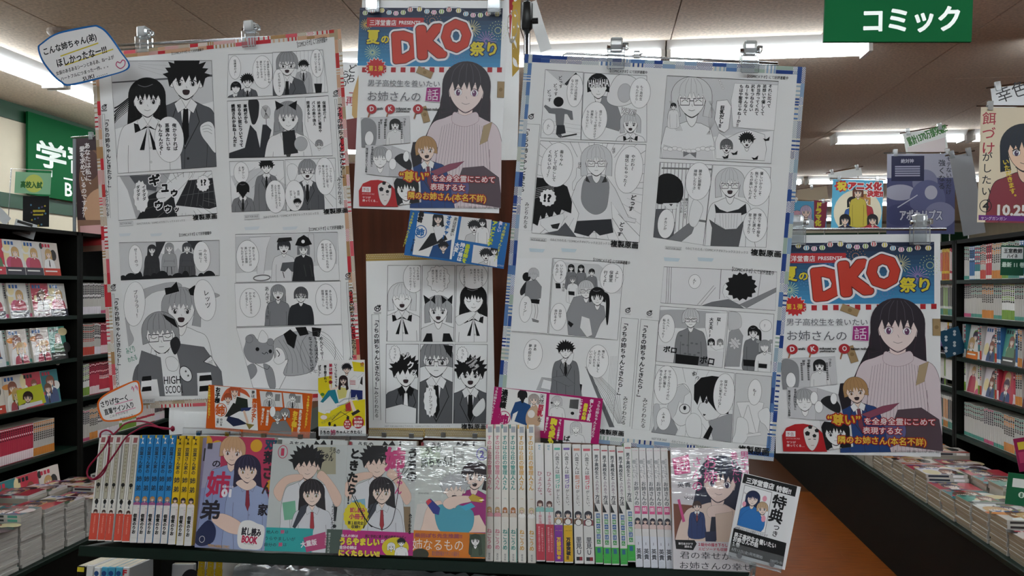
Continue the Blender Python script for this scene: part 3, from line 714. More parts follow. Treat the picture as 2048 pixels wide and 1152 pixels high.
def title(P, x, y0, y1, y2, sz, bw, top, bot):      # boxed vertical title and author
    P.rect(x-bw/2, top, x+bw/2, bot, None, line='#333', lw=1.5)
    n = 13; P.v('「うちの姉ちゃんときたら！」', x, y0, (y1-y0)/n, K1, b=.02); P.v('みどりわたる', x, y1+sz*.5, (y2-y1-sz*.5)/6, '#333')
# --- page 1 (upper left)
P = LS; P.frame(170, 60, .356)
header(P, 487, 125, 678, 141, -.03)
logo(P, 108, 434, 13); title(P, 120, 486, 880, 1050, 30, 46, 474, 1056)
P.panel([(145, 175), (712, 172), (740, 768), (186, 806)], W1)
P.poly([(145, 165), (720, 160), (725, 400), (160, 560)], G4); P.poly([(150, 292), (720, 250), (721, 262), (150, 300)], G2)
for a, b in ((200, 230), (210, 262), (190, 200)): P.line([(300, a), (460, b)], '#999', 1)
for i in range(7): P.line([(300+i*10, 340+i*4), (200-i*3, 420+i*14), (165, 440+i*22)], K1, 9-i, True)
person(P, 570, 285, 104, hair='#0b0b0d', style='spiky', cloth=G2, body='blazer', mouth='open', tilt=.02, seed=4, tie='#0b0b0d', lw=2.2)
person(P, 350, 390, 98, hair='#0b0b0d', style='long', cloth=W1, body='shirt', bow='#0b0b0d', tie=None, seed=6, long=2.3, tilt=-.03, lw=1.8)
P.poly([(650, 540), (690, 515), (720, 530), (735, 590), (735, 690), (690, 640), (655, 590)], W1, sm=True, line='#333')
for i in range(3): P.line([(655+i*6, 545+i*14), (690, 535+i*18), (715, 548+i*18)], '#444', 1.5, True)
bubble(P, 474, 615, 88, 130); P.vc(['俺からすれば', '悪魔みたいな', 'もんなんだぞ！'], 502, 524, 26, dx=40, b=.03)
P.endpanel()
P.panel([(182, 822), (712, 792), (745, 1030), (190, 1070)], W1)
P.poly([(195, 822), (480, 805), (400, 1000), (330, 1065), (290, 1066), (240, 900)], G3); P.poly([(250, 820), (420, 812), (400, 905), (300, 890)], G2)
P.poly([(580, 845), (730, 830), (750, 990), (700, 1005), (510, 985)], '#2a2b2e', line=K1); 
for i in range(6): P.line([(600+i*24, 845), (560+i*34, 990)], '#6a6b6e', 2)
P.line([(540, 930), (745, 905)], '#6a6b6e', 2); P.poly([(290, 1066), (360, 930), (420, 900), (500, 940), (520, 1050)], '#222326')
P.poly([(400, 930), (440, 880), (560, 800), (600, 820), (470, 950), (430, 965)], W1, sm=True, line='#444', lw=1.5)
rays(P, 560, 930, 90, 260, 26, '#777', 1.6, 2)
bubble(P, 315, 935, 48, 95, jag=True); P.vc(['イダダダ', 'ダダダ‼'], 330, 872, 22, dx=32, b=.02); bubble(P, 665, 862, 42, 48, jag=True); P.hz('!?', 652, 842, 682, 874, K1, b=.04)
for ch, x, y, z in (('ギ', 362, 815, 60), ('ュ', 430, 870, 40), ('ゥ', 485, 900, 36), ('ゥ', 395, 965, 44), ('ゥ', 450, 990, 36), ('ッ', 505, 1000, 24)): P.hz(ch, x, y, x+z, y+z, K1, b=.06, edge='#fff', ew=.14)
P.endpanel(); footer(P, 194, 1080); P.hz('複製原画', 606, 1040, 748, 1070, K1, b=.03)
flush(P, 'printed_page', lsr)
# --- page 2 (upper right)
P.frame(440, 50, .3558); header(P, 432, 95, 606, 128, -.09)
logo(P, 650, 382, 12); title(P, 668, 425, 840, 1005, 30, 46, 418, 1012)
P.panel([(48, 168), (296, 158), (298, 398), (42, 408)], W1)
person(P, 90, 355, 30, hair='#0b0b0d', style='short', cloth=G2, eyes='none', mouth='flat', lw=1); person(P, 155, 318, 34, hair='#0b0b0d', style='spiky', cloth=G2, lw=1.2)
P.endpanel()
P.panel([(296, 155), (578, 140), (608, 378), (300, 398)], W1)
for x in range(430, 600, 22): P.line([(x, 140), (x+6, 390)], '#999', 1.2)
person(P, 470, 230, 26, hair='#0b0b0d', style='spiky', cloth=G3, lw=1); person(P, 378, 222, 62, hair='#9a9b9d', style='short', cloth=G2, body='blazer', glasses=True, mouth='open', seed=3)
P.poly([(530, 330), (575, 330), (570, 390), (540, 390)], K1)
P.endpanel()
for cx, cy, rx, ry, t, sz in ((84, 240, 36, 66, ['保護者かよ…'], 15), (240, 265, 58, 92, ['今週末も池袋でやる', 'プリララショーに', '連れてかなきゃ', 'ならねーんだよ'], 14), (546, 215, 36, 78, ['さすがにそこは', '分別ついてるだろ'], 14), (332, 325, 34, 76, ['どうだかな!?'], 16)):
    bubble(P, cx, cy, rx, ry); n = len(t); L_ = max(map(len, t))*sz; P.vc(t, cx+(n-1)*sz*.7, cy-L_/2, sz, dx=sz*1.4, b=.01)
P.panel([(42, 428), (610, 398), (634, 735), (52, 748)], W1)
P.poly([(160, 425), (215, 425), (218, 500), (205, 545), (190, 560), (175, 540)], '#2b2c2f', sm=True); P.poly([(52, 720), (140, 690), (170, 560), (205, 600), (225, 690), (240, 560), (262, 560), (290, 590), (250, 750), (52, 750)], '#33353a')
person(P, 385, 520, 74, hair='#9c9d9f', style='long', cloth=W1, body='shirt', tie='#444', mouth='smile', seed=8, bow=None, long=1.8); P.poly([(350, 600), (420, 590), (440, 720), (360, 730)], '#26272a'); P.ell(455, 668, 38, 40, G3, line='#444')
for d in (-1, 1): P.poly([(372+d*12, 452), (372+d*62, 425), (372+d*55, 480)], K1)
P.ell(258, 490, 27, 38, '#d0d0d1', line='#444'); [P.line([(236+i*8, 458), (280-i*8, 525)], '#555', 2) for i in range(5)]; P.line([(260, 528), (262, 570)], '#444', 3)
P.poly([(615, 398), (480, 410), (478, 560), (500, 640), (560, 700), (636, 660)], '#f6f6f6', line='#555'); person(P, 558, 672, 22, hair='#9a9b9d', style='short', bust=False, glasses=True, lw=1)
P.vc(['保護者だよ！', '姉貴は未だに電車や', 'バスの乗り換え', '間違えるし…'], 585, 428, 19.5, dx=30, b=.03); P.vc(['単純だから', '知らない奴についてって', '誘拐されかねねーんだ‼'], 142, 445, 22, dx=34, b=.04)
P.endpanel()
P.panel([(54, 768), (358, 760), (372, 1040), (68, 1052)], W1)
P.poly([(60, 850), (230, 800), (372, 900), (372, 1050), (150, 1050)], G4); [P.line([(80+i*50, 900+i*8), (200+i*40, 800+i*14)], '#888', 1.3) for i in range(5)]
person(P, 262, 798, 36, hair='#0b0b0d', style='spiky', cloth=G1, mouth='smile', lw=1.3); person(P, 130, 925, 36, hair='#0b0b0d', style='short', skin='#0b0b0d', cloth=G1, eyes='none', mouth=None, lw=1.3)
P.endpanel()
P.panel([(366, 758), (648, 748), (656, 1032), (374, 1046)], W1)
person(P, 492, 818, 52, hair='#9a9b9d', style='short', cloth=G2, glasses=True, mouth='open', seed=3); P.poly([(378, 800), (410, 780), (440, 810), (420, 870), (390, 870)], W1, sm=True, line='#444'); rays(P, 500, 850, 110, 220, 14, '#888', 1.2, 5)
P.endpanel()
for cx, cy, rx, ry, t, sz in ((120, 830, 44, 60, ['恥ずかしい', 'よね…'], 14), (312, 965, 58, 92, ['休日にねーちゃんと', 'ふたりで出かけるって', '苦行だよな…'], 13.5), (590, 850, 56, 104, ['…っつーわけで', 'おふくろが心配して', '俺にお守りをさせる', 'わけよ！'], 14), (420, 960, 54, 86, ['苦労', 'してるん', 'だな…'], 15)):
    bubble(P, cx, cy, rx, ry); n = len(t); L_ = max(map(len, t))*sz; P.vc(t, cx+(n-1)*sz*.7, cy-L_/2, sz, dx=sz*1.4, b=.01)
person(P, 436, 1000, 20, hair='#0b0b0d', style='spiky', bust=False, lw=1)
footer(P, 138, 1070, 1.1); P.hz('複製原画', 582, 1036, 720, 1064, K1, b=.03)
flush(P, 'printed_page', lsr)
# --- page 3 (lower left)
P.frame(200, 430, .3474); header(P, 456, 106, 652, 126)
for x in (110, 290): P.poly([(x, 108), (x+70, 104), (x+60, 120), (x+5, 124)], '#dfe6ea')
logo(P, 76, 415, 13); title(P, 92, 462, 860, 1040, 30, 44, 455, 1046)
P.panel([(112, 160), (688, 146), (690, 348), (122, 376)], G4)
P.poly([(340, 150), (560, 146), (500, 240), (450, 190), (400, 240), (330, 210)], W1); P.poly([(320, 150), (380, 150), (330, 260)], '#3a3b3e'); P.poly([(500, 148), (590, 146), (560, 230)], '#3a3b3e')
for x, y, c in ((300, 200, '#3a3b3e'), (400, 190, '#a5a6a8'), (502, 188, '#55565a')): person(P, x, y, 24, hair=c, style='long' if x < 450 else 'bob', cloth=c, body='plain', lw=1, long=1.8); P.poly([(x-26, y+75), (x+26, y+75), (x+38, y+108), (x-38, y+108)], c, line='#333'); [P.line([(x+d, y+108), (x+d*1.3, y+150)], '#444', 5) for d in (-10, 12)]
for i in range(13): P.ell(135+i*45, 372-(i % 3)*5, 24+(i % 2)*16, 26+(i*7 % 3)*8, '#1d1e21', n=16)
P.endpanel(); bubble(P, 206, 255, 44, 84, jag=False); P.v('せーーのっ', 206, 190, 22); bubble(P, 588, 240, 52, 88); P.vc(['みんなで', '一緒に〜'], 606, 195, 20, dx=28)
P.panel([(118, 378), (730, 352), (736, 1036), (200, 1046)], '#eff0f0', line=None)
P.poly([(150, 560), (210, 450), (360, 395), (450, 390), (460, 420), (300, 450), (200, 560), (170, 640), (195, 720), (150, 750)], G3, sm=True, line='#555')
P.poly([(520, 440), (620, 440), (690, 465), (580, 490)], G3, sm=True, line='#555')
person(P, 468, 540, 100, hair='#a9aaac', style='bob', mouth='open', cloth=W1, body='plain', seed=9, lw=1.8)
for p in ([(372, 420), (410, 415), (442, 382), (458, 440), (380, 462)], [(508, 430), (548, 402), (552, 450), (568, 470), (520, 462)]): P.poly(p, '#0b0b0d', line='#fff', lw=1)
person(P, 350, 690, 108, hair='#9fa0a2', style='short', cloth='#6a6b6e', body='tee', eyes='closed', glasses=True, mouth='flat', tilt=-.08, seed=11, lw=2.2)
P.poly([(360, 570), (430, 600), (450, 650), (430, 640), (380, 600)], K1)
P.poly([(330, 800), (455, 790), (470, 1040), (375, 1040)], W1); P.hz('HIGH', 368, 930, 470, 975, K1, b=.01); P.hz('SCOOL', 378, 985, 490, 1028, K1, b=.01)
P.poly([(455, 740), (600, 760), (700, 900), (716, 1040), (480, 1045), (470, 900), (440, 780)], '#707174', sm=False, line=K1); P.poly([(240, 780), (350, 820), (375, 1040), (225, 1045), (215, 900)], '#707174', line=K1)
P.poly([(405, 730), (440, 700), (465, 740), (440, 800), (420, 790)], '#2a2b2e', sm=True)
P.poly([(240, 950), (330, 945), (345, 1045), (235, 1045)], '#f1f1f1'); P.poly([(560, 910), (640, 905), (650, 1045), (565, 1045)], '#f1f1f1')
for y in (925, 985): P.poly([(575, y), (640, y-6), (648, y+26), (572, y+32)], '#0b0b0d'); P.poly([(246, y+5), (296, y), (298, y+26), (240, y+32)], '#0b0b0d')
P.poly([(380, 830), (420, 815), (455, 850), (440, 895), (395, 890)], W1, sm=True, line='#444', lw=1.6); P.ell(495, 915, 34, 48, W1, line=K1, lw=4, rot=-.5); P.hz('★', 486, 890, 504, 908, '#333'); P.hz('★', 500, 915, 518, 933, '#333')
P.poly([(598, 845), (640, 810), (675, 875)], W1, line=K1, lw=4); [P.line([(610+i*10, 850-i*4), (650, 860-i*8)], '#444', 2) for i in range(4)]
P.endpanel(); bubble(P, 200, 512, 66, 130, rot=.12); P.v('プリララー！', 204, 432, 27, rot=-.06); bubble(P, 605, 490, 66, 120, rot=-.1); P.v('レッツ', 610, 430, 36, rot=-.1)
P.hz('みどり', 146, 768, 202, 806, '#0e8a6a', b=.01, rot=-.3); P.hz('わたる', 158, 822, 216, 852, '#0e8a6a', b=.01, rot=-.3)
footer(P, 236, 1062, 1.05); flush(P, 'printed_page', lsr)
# --- page 4 (lower right)
P.frame(440, 430, .3906); header(P, 456, 64, 636, 84)
for x in (125, 320): P.poly([(x, 62), (x+80, 58), (x+70, 74), (x+5, 78)], '#dfe6ea')
logo(P, 656, 310, 12); title(P, 668, 352, 712, 840, 26, 42, 345, 900)
P.panel([(80, 100), (602, 88), (612, 335), (82, 345)], W1)
P.poly([(70, 110), (600, 90), (600, 250), (70, 300)], G4); P.poly([(150, 115), (260, 110), (240, 170), (225, 300), (190, 300), (190, 190)], '#e9e9ea', line='#444'); P.poly([(452, 100), (480, 98), (485, 240), (460, 240)], '#d8d8d9', line='#555')
person(P, 328, 165, 34, hair='#33353a', style='short', cloth='#e6e6e7', body='plain', eyes='closed', mouth='open', lw=1.2); P.poly([(290, 140), (370, 130), (366, 112), (300, 116)], '#222', line='#ddd', lw=3)
P.poly([(320, 245), (385, 240), (392, 290), (368, 290), (350, 270), (332, 290), (310, 285)], G2, line='#333'); [P.line([(x, 290), (x+8, 322)], '#444', 4) for x in (322, 380)]
person(P, 428, 175, 28, hair='#808184', style='bob', cloth='#2a2b2e', body='plain', lw=1.1); P.poly([(385, 155), (400, 120), (430, 102), (455, 118), (472, 150), (430, 162)], '#0b0b0d'); P.ell(426, 136, 9, 9, '#eee'); [P.line([(x, 255), (x+12, 315)], '#444', 4) for x in (430, 462)]
P.ell(215, 322, 44, 14, None, line='#777', lw=6); P.endpanel()
P.panel([(76, 350), (618, 338), (622, 558), (86, 572)], '#f6f6f6')
person(P, 298, 400, 36, hair='#9a9b9d', style='long', cloth='#85868a', body='plain', eyes='happy', mouth='open', lw=1.3, long=3); person(P, 415, 412, 36, hair='#5a5b5e', style='short', cloth='#2a2c30', body='plain', glasses=True, lw=1.4, mouth='flat')
P.v('あんぎゃーー‼', 240, 365, 24); P.endpanel()
P.panel([(84, 578), (625, 562), (640, 905), (170, 885)], '#f6f6f6')
P.poly([(140, 620), (170, 612), (195, 640), (235, 640), (262, 650), (275, 690), (262, 740), (210, 760), (150, 750), (122, 700), (130, 660)], '#98999c', sm=True, line='#444'); P.ell(150, 635, 20, 20, '#98999c', line='#444'); P.ell(258, 650, 18, 18, '#98999c', line='#444')
P.poly([(125, 790), (170, 760), (190, 800), (160, 840), (130, 830)], '#98999c', sm=True, line='#444'); P.poly([(225, 760), (270, 790), (285, 880), (255, 885), (230, 800)], '#98999c', sm=True, line='#444')
P.ell(192, 687, 10, 10, K1); P.ell(258, 698, 9, 10, K1); P.line([(215, 705), (228, 712), (238, 702), (246, 712)], K1, 3, True); P.poly([(195, 640), (215, 590), (245, 620), (240, 650), (215, 655)], '#f5f5f5', sm=True, line='#555')
P.poly([(300, 900), (340, 820), (420, 790), (560, 800), (640, 905)], '#f3f3f3', sm=False, line='#444', lw=2)
P.poly([(275, 650), (310, 620), (370, 600), (470, 600), (500, 700), (470, 800), (330, 820), (350, 740), (300, 760), (280, 730)], '#b2b3b5', sm=True, line='#444', lw=2); P.poly([(285, 680), (320, 690), (335, 740), (300, 765), (275, 745), (288, 720)], '#f6f6f6', sm=True, line='#444')
P.line([(290, 690), (305, 712), (298, 725)], K1, 4, True); [P.line([(300+i*24, 640), (345+i*22, 720), (340+i*30, 810)], '#66676a', 1.6, True) for i in range(6)]
P.poly([(325, 610), (360, 585), (395, 615), (380, 685), (345, 660)], '#0b0b0d'); P.poly([(385, 575), (440, 572), (455, 610), (410, 620)], '#0b0b0d'); P.poly([(470, 575), (520, 580), (510, 625), (475, 620)], '#0b0b0d')
for i in range(5): P.line([(500, 600+i*8), (570, 650+i*14), (630, 730+i*20)], '#88898b', 1.6, True)
P.line([(180, 760), (240, 790), (255, 770)], '#444', 2.5, True)
P.endpanel()
for cx, cy, rx, ry, t, sz in ((142, 212, 60, 82, ['姉としての', 'プライドだけは', '高いから面倒', 'なんだよなぁ〜'], 14), (545, 208, 50, 82, ['ガキの頃から', 'ビビりで甘ったれな', '性格のくせに'], 14), (155, 450, 55, 74, ['でも', 'からかいすぎると', 'すぐ泣くし…'], 14), (545, 432, 56, 78, ['あんな見た目で', '姉貴ぶられても', '説得力ねーし'], 14)):
    bubble(P, cx, cy, rx, ry); n = len(t); L_ = max(map(len, t))*sz; P.vc(t, cx+(n-1)*sz*.7, cy-L_/2, sz, dx=sz*1.4, b=.01)
P.ell(502, 700, 92, 105, None, line='#555', lw=1.6); P.vc(['めんどくせーから', 'ちっとは大人に', 'なってもらいたいぜ…'], 518, 622, 19, dx=28, b=.02)
flush(P, 'printed_page', lsr)
for fn, x0, y0, x1, y1 in (): pass
# ------------------------------------------------------------------ right sheet
RS = Sheet([(1046, 108), (1605, 134), (1554, 923), (994, 866)], 1.26)
rsr = RS.paper('poster_sheet', PAPER, 26, 34); tag(rsr, 'large hanging sheet of four comic pages with a blue patterned border', 'poster')
patchwork(RS, None, ['#2c4f92', '#5b80b5', '#8fa9c6', '#a9bcae', '#1f3f86', '#9fb5c4'], 23); flush(RS, 'border_print', rsr)
P = RS; P.frame(1020, 60, .3822)
header(P, 524, 205, 718, 222, .0); logo(P, 110, 455, 13); title(P, 90, 500, 885, 1042, 30, 46, 490, 1050)
P.panel([(185, 208), (384, 222), (370, 575), (160, 564)], W1)
P.poly([(185, 205), (345, 215), (285, 290)], G4, line='#777'); P.poly([(285, 282), (345, 222), (352, 232), (296, 292)], '#33353a')
[P.line([(170, 470+i*22), (370, 500+i*20)], '#aaa', 1) for i in range(4)]
P.ell(254, 376, 27, 27, '#0b0b0d', n=16); P.poly([(240, 410), (270, 410), (325, 425), (330, 470), (318, 470), (300, 440), (285, 440), (280, 500), (242, 500), (238, 440), (205, 435), (178, 400), (185, 392), (215, 410)], '#77797c', line='#333', sm=False); P.poly([(245, 498), (285, 498), (292, 540), (268, 545), (255, 560), (240, 545)], '#2f3135'); P.poly([(250, 545), (272, 548), (268, 566), (252, 560)], G2); P.line([(270, 560), (350, 545)], '#333', 8)
for i, (x, y) in enumerate(((262, 240), (236, 280), (203, 312))): P.v('どっす', x, y, 22, b=.01, rot=-.15)
P.endpanel()
P.panel([(388, 224), (716, 240), (715, 588), (372, 575)], W1)
P.poly([(450, 340), (520, 350), (560, 390), (590, 480), (570, 530), (470, 500), (440, 420)], '#8c8d90', line='#333'); P.poly([(505, 360), (560, 240), (650, 250), (690, 320), (640, 380), (560, 400)], '#ececec', sm=True, line='#444', lw=1.8); P.ell(600, 330, 36, 50, '#c7c8ca', line='#555')
person(P, 462, 300, 58, hair='#0b0b0d', style='short', bust=False, eyes='none', mouth='smile', lw=1.6); P.hz('HAHAHA', 412, 262, 516, 300, '#f4f4f4', b=.03, edge='#222', ew=.1, rot=-.1)
person(P, 630, 490, 48, hair='#cfd0d1', style='bob', cloth='#e4e4e4', body='shirt', bow='#0b0b0d', tie=None, mouth='open', lw=1.5, hl='#777'); P.hz('WOW!!', 586, 405, 662, 436, '#f4f4f4', b=.03, edge='#222', ew=.1, rot=.15)
P.endpanel()
P.panel([(158, 580), (712, 600), (676, 1112), (114, 1062)], '#f4f4f4', line='#444')
rays(P, 430, 820, 170, 420, 40, '#8a8b8d', 1.6, 7)
P.poly([(352, 720), (395, 750), (400, 760), (360, 800), (330, 840), (328, 800), (345, 770)], W1, sm=True, line='#444')
P.poly([(395, 750), (500, 760), (550, 830), (620, 980), (660, 990), (655, 1010), (600, 1000), (530, 900), (540, 1060), (340, 1060), (360, 960), (320, 880), (350, 800)], '#ececed', line='#444', lw=1.8); P.poly([(400, 770), (510, 780), (512, 900), (490, 950), (440, 965), (390, 930), (372, 870)], '#909194', sm=True, line='#555'); P.poly([(350, 1000), (530, 990), (540, 1060), (470, 1075), (440, 1050), (410, 1080), (335, 1060)], '#303236', sm=False, line='#333')
P.poly([(400, 760), (395, 790), (420, 800)], '#333'); P.poly([(500, 760), (508, 795), (480, 800)], '#333')
person(P, 452, 690, 72, hair='#d7d8d9', style='bob', bust=False, eyes='closed', glasses=True, mouth='flat', lw=1.6, hl='#777')
P.poly([(125, 770), (230, 780), (300, 820), (325, 900), (320, 960), (270, 940), (255, 980), (230, 950), (215, 1000), (190, 955), (175, 1010), (160, 970), (145, 1025), (118, 1010)], '#0b0b0d'); [P.line([(130, 830+i*10), (230, 812+i*6)], '#f0f0f0', 1.2) for i in range(6)]
P.poly([(160, 990), (280, 960), (285, 985), (255, 1060), (210, 1066), (160, 1020)], W1, line='#444'); P.poly([(212, 1020), (262, 1010), (250, 1042), (222, 1038)], '#222'); P.poly([(250, 1050), (290, 1008), (350, 1085), (180, 1064)], G2, line='#333')
P.endpanel()
bubble(P, 340, 318, 42, 86); P.vc(['姉さんは過保護', 'なんだから…'], 350, 258, 16, dx=22); bubble(P, 202, 508, 30, 42); P.v('ん？', 202, 492, 16)
bubble(P, 680, 330, 54, 80); P.vc(['もう高校生', 'なんだから…'], 690, 290, 16, dx=22); bubble(P, 442, 475, 66, 100, rot=.08); P.vc(['僕がしっかり', 'してるって認めさせて', '姉離れして', 'もらわないと…'], 475, 420, 15, dx=22)
bubble(P, 246, 706, 84, 118, rot=.05); P.vc(['奏ちゃん', 'どうして起こして', 'くれないの〜？'], 272, 628, 21, dx=30, b=.01); bubble(P, 622, 732, 72, 124, rot=.05); P.vc(['やだわ〜', '寝坊しちゃった〜'], 646, 652, 21, dx=32, b=.01)
bubble(P, 198, 878, 46, 48, jag=True); P.hz('!?', 180, 860, 216, 898, K1, b=.05)
P.v('どっす', 648, 862, 30, b=.02, rot=.12); P.v('どっす', 588, 1005, 26, b=.02, rot=.15); P.v('はぴ', 366, 690, 18); P.v('はぴ', 544, 615, 16)
footer(P, 106, 1086, 1.08); P.hz('複製原画', 528, 1100, 670, 1134, K1, b=.03)
flush(P, 'printed_page', rsr)
# upper right
P.frame(1290, 90, .3733); header(P, 550, 158, 758, 176)
P.panel([(118, 165), (714, 195), (674, 636), (80, 606)], W1)
P.poly([(118, 160), (714, 190), (690, 460), (90, 520)], G4); [P.ell(400+i*6, 190+i*14, 5, 5, '#eee', line='#777', n=8) for i in range(4)]
P.poly([(110, 440), (180, 425), (220, 410), (300, 420), (350, 445), (370, 520), (375, 622), (90, 606), (85, 540)], W1, sm=False, line='#555', lw=2); P.poly([(100, 535), (230, 575), (355, 540), (370, 620), (90, 606)], '#e2e2e3', line='#555'); [P.ell(110+i*25, 540+(28 if 3 < i < 7 else 14+(i % 2)*5), 15, 10, '#f4f4f4', line='#666', n=12) for i in range(11)]; P.poly([(240, 580), (205, 570), (205, 600)], G1, line='#444'); P.poly([(240, 580), (275, 575), (272, 605)], G1, line='#444')
person(P, 250, 290, 96, hair='#dcdddd', style='bob', bust=False, eyes='happy', glasses=True, hl='#888', lw=2, mouth='smile')
for i in range(6): P.line([(150-i*4, 300), (120+i*10, 390), (170+i*6, 460)], '#999', 1.5, True); P.line([(340+i*5, 300), (380-i*8, 390), (330+i*4, 480)], '#999', 1.5, True)
person(P, 152, 330, 16, hair='#0b0b0d', style='short', cloth='#eee', body='plain', lw=1)
P.poly([(395, 470), (440, 500), (500, 470), (560, 455), (640, 480), (650, 560), (640, 620), (380, 610), (375, 520)], '#f2f2f2', sm=False, line='#555', lw=1.8); person(P, 436, 545, 34, hair='#6a6b6d', style='short', bust=False, glasses=True, mouth='open', lw=1.4); person(P, 545, 515, 36, hair='#0b0b0d', style='spiky', bust=False, mouth='open', lw=1.4)
for x, y in ((430, 600), (478, 580), (588, 606), (650, 505)): P.poly([(x-18, y-4), (x-8, y+10), (x+14, y+8), (x+18, y-14), (x, y)], '#0b0b0d')
P.endpanel()
P.poly([(480, 205), (712, 215), (692, 458), (580, 450), (470, 440), (460, 300)], '#f6f6f6', line='#555'); P.vc(['それに比べて', '弟想いで優しくて', '弁当作ってくれて', '尻をつねらない', 'ねーちゃんなんて', 'もはや聖母じゃねーか‼'], 672, 212, 20.5, dx=31, b=.03, adv=1.0)
P.poly([(385, 300), (440, 295), (462, 330), (448, 450), (425, 470), (395, 455), (372, 400)], '#f8f8f8', line='#444', lw=1.8); P.v('巨乳だし‼', 415, 325, 24, b=.04)
P.panel([(80, 628), (360, 642), (312, 1072), (45, 1030)], W1)
for i in range(9): P.line([(82+i*20, 632), (60+i*20, 1000)], '#777', 3)
P.poly([(90, 655), (360, 662), (358, 672), (88, 664)], '#777'); P.poly([(250, 930), (330, 940), (328, 952), (248, 940)], '#777')
P.poly([(60, 760), (80, 700), (140, 690), (195, 730), (205, 800), (180, 845), (120, 850), (60, 845)], '#0b0b0d', sm=True); P.poly([(95, 848), (180, 845), (165, 880), (120, 880)], W1, line='#555'); P.poly([(128, 852), (150, 852), (140, 864)], '#333')
P.poly([(55, 880), (110, 878), (160, 950), (150, 1050), (45, 1030)], G2, line='#333'); P.poly([(110, 1050), (240, 950), (262, 980), (250, 1010), (180, 1065)], G1, line='#333'); P.poly([(235, 950), (240, 890), (260, 830), (290, 840), (310, 880), (280, 960), (255, 975)], W1, sm=True, line='#444')
P.endpanel()
P.panel([(364, 642), (674, 656), (648, 1085), (312, 1075)], W1)
person(P, 455, 745, 70, hair='#d7d8d9', style='bob', eyes='happy', glasses=True, mouth='open', cloth=W1, body='plain', hl='#888', lw=1.7)
P.poly([(372, 850), (400, 880), (440, 895), (500, 880), (540, 850), (545, 900), (500, 920), (380, 910)], '#26272a'); P.poly([(360, 980), (345, 935), (380, 960), (430, 990), (490, 985), (530, 940), (520, 990), (500, 1085), (350, 1085)], '#5c5d60', sm=False, line='#222', lw=2); P.poly([(380, 900), (515, 900), (520, 950), (490, 985), (430, 988), (375, 950)], '#ededee', line='#666'); [P.line([(400+i*16, 905), (405+i*14, 980)], '#777', 1) for i in range(7)]
P.endpanel()
for cx, cy, rx, ry, t, sz in ((285, 730, 66, 100, ['勝手に部屋を', '掃除したりさ…'], 18), (112, 958, 44, 78, ['オカンか'], 17), (600, 760, 72, 100, ['優しいからこそ', '無下にできなくて', 'たちが悪いんだよ…'], 18), (590, 965, 62, 90, ['僕の下着や服を', '勝手に選んで', '習ってきたり'], 18)):
    bubble(P, cx, cy, rx, ry); n = len(t); L_ = max(map(len, t))*sz; P.vc(t, cx+(n-1)*sz*.7, cy-L_/2, sz, dx=sz*1.45, b=.01)
P.vc(['僕のラノベまで', 'あいうえお', '順に‼'], 222, 820, 16, dx=22)
footer(P, 108, 1078, 1.12); P.hz('複製原画', 568, 1092, 722, 1126, K1, b=.03)
flush(P, 'printed_page', rsr)
# lower left
P.frame(980, 470, .3559); header(P, 582, 128, 788, 148, .02)
for x in (220, 400): P.poly([(x, 74), (x+88, 80), (x+78, 98), (x+5, 94)], '#cfdfe6')
logo(P, 774, 425, 13); title(P, 762, 478, 890, 1068, 30, 46, 464, 1076)
P.panel([(150, 130), (350, 132), (322, 554), (120, 540)], '#f2f3f3', line=None)
P.ell(206, 235, 24, 26, '#0b0b0d'); P.poly([(205, 260), (170, 310), (178, 340), (215, 300)], '#2a2b2e', sm=True); person(P, 245, 222, 30, hair='#c9cacc', style='short', skin='#c9cacc', bust=False, eyes='none', mouth=None, hl='#777', lw=1.2)
P.poly([(205, 262), (260, 252), (290, 290), (285, 355), (232, 370), (195, 340)], '#8b8c8f', sm=False, line='#333'); P.poly([(230, 360), (280, 362), (276, 388), (232, 382)], '#0b0b0d'); P.line([(258, 388), (262, 430), (254, 470)], '#666', 16, True); P.line([(258, 388), (262, 430), (254, 470)], '#efefef', 12, True); P.poly([(235, 468), (275, 482), (272, 492), (240, 486)], '#888', line='#333')
P.cl = None; P.line([(120, 540), (322, 554)], K1, 2); P.line([(352, 130), (324, 552)], K1, 2)
P.panel([(358, 130), (752, 158), (716, 590), (330, 556)], W1)
P.poly([(360, 150), (610, 165), (640, 190), (620, 260), (380, 250)], G4); P.poly([(560, 250), (740, 270), (735, 330), (560, 320)], '#e4e4e5')
for x, y in ((456, 185), (512, 188), (572, 210)): person(P, x, y, 17, hair='#0b0b0d', style='long' if x < 540 else 'short', cloth=G1, body='plain', lw=1)
person(P, 465, 252, 18, hair='#8b8c8e', style='bob', cloth=W1, body='plain', lw=1); P.poly([(440, 315), (475, 318), (475, 340), (442, 336)], K1); P.poly([(368, 270), (395, 272), (398, 300), (370, 300)], K1)
P.poly([(470, 350), (540, 335), (590, 380), (640, 400), (650, 460), (620, 500), (590, 575), (440, 560), (430, 440)], '#97989b', sm=False, line='#333', lw=1.8); P.poly([(505, 520), (515, 455), (560, 470), (575, 560), (545, 575)], '#f1f1f1', line='#444'); P.poly([(440, 480), (470, 500), (455, 520), (438, 500)], K1)
person(P, 540, 310, 46, hair='#d3d4d5', style='short', bust=False, eyes='closed', glasses=True, mouth='flat', lw=1.5, hl='#777'); person(P, 603, 350, 46, hair='#0b0b0d', style='pony', bust=False, mouth='smile', lw=1.5, long=3.4)
P.endpanel()
P.panel([(128, 560), (770, 600), (738, 1100), (100, 1080)], '#eff0f0', line=None)
for i in range(9): P.line([(535+i*4, 740), (630+i*12, 900), (720+i*3, 1060)], '#444' if i % 3 == 0 else '#999', 2)
P.poly([(540, 750), (560, 760), (700, 1080), (670, 1080)], '#6f7073'); [P.line([(712-i*8, 680), (690-i*10, 1000)], '#999', 1) for i in range(5)]
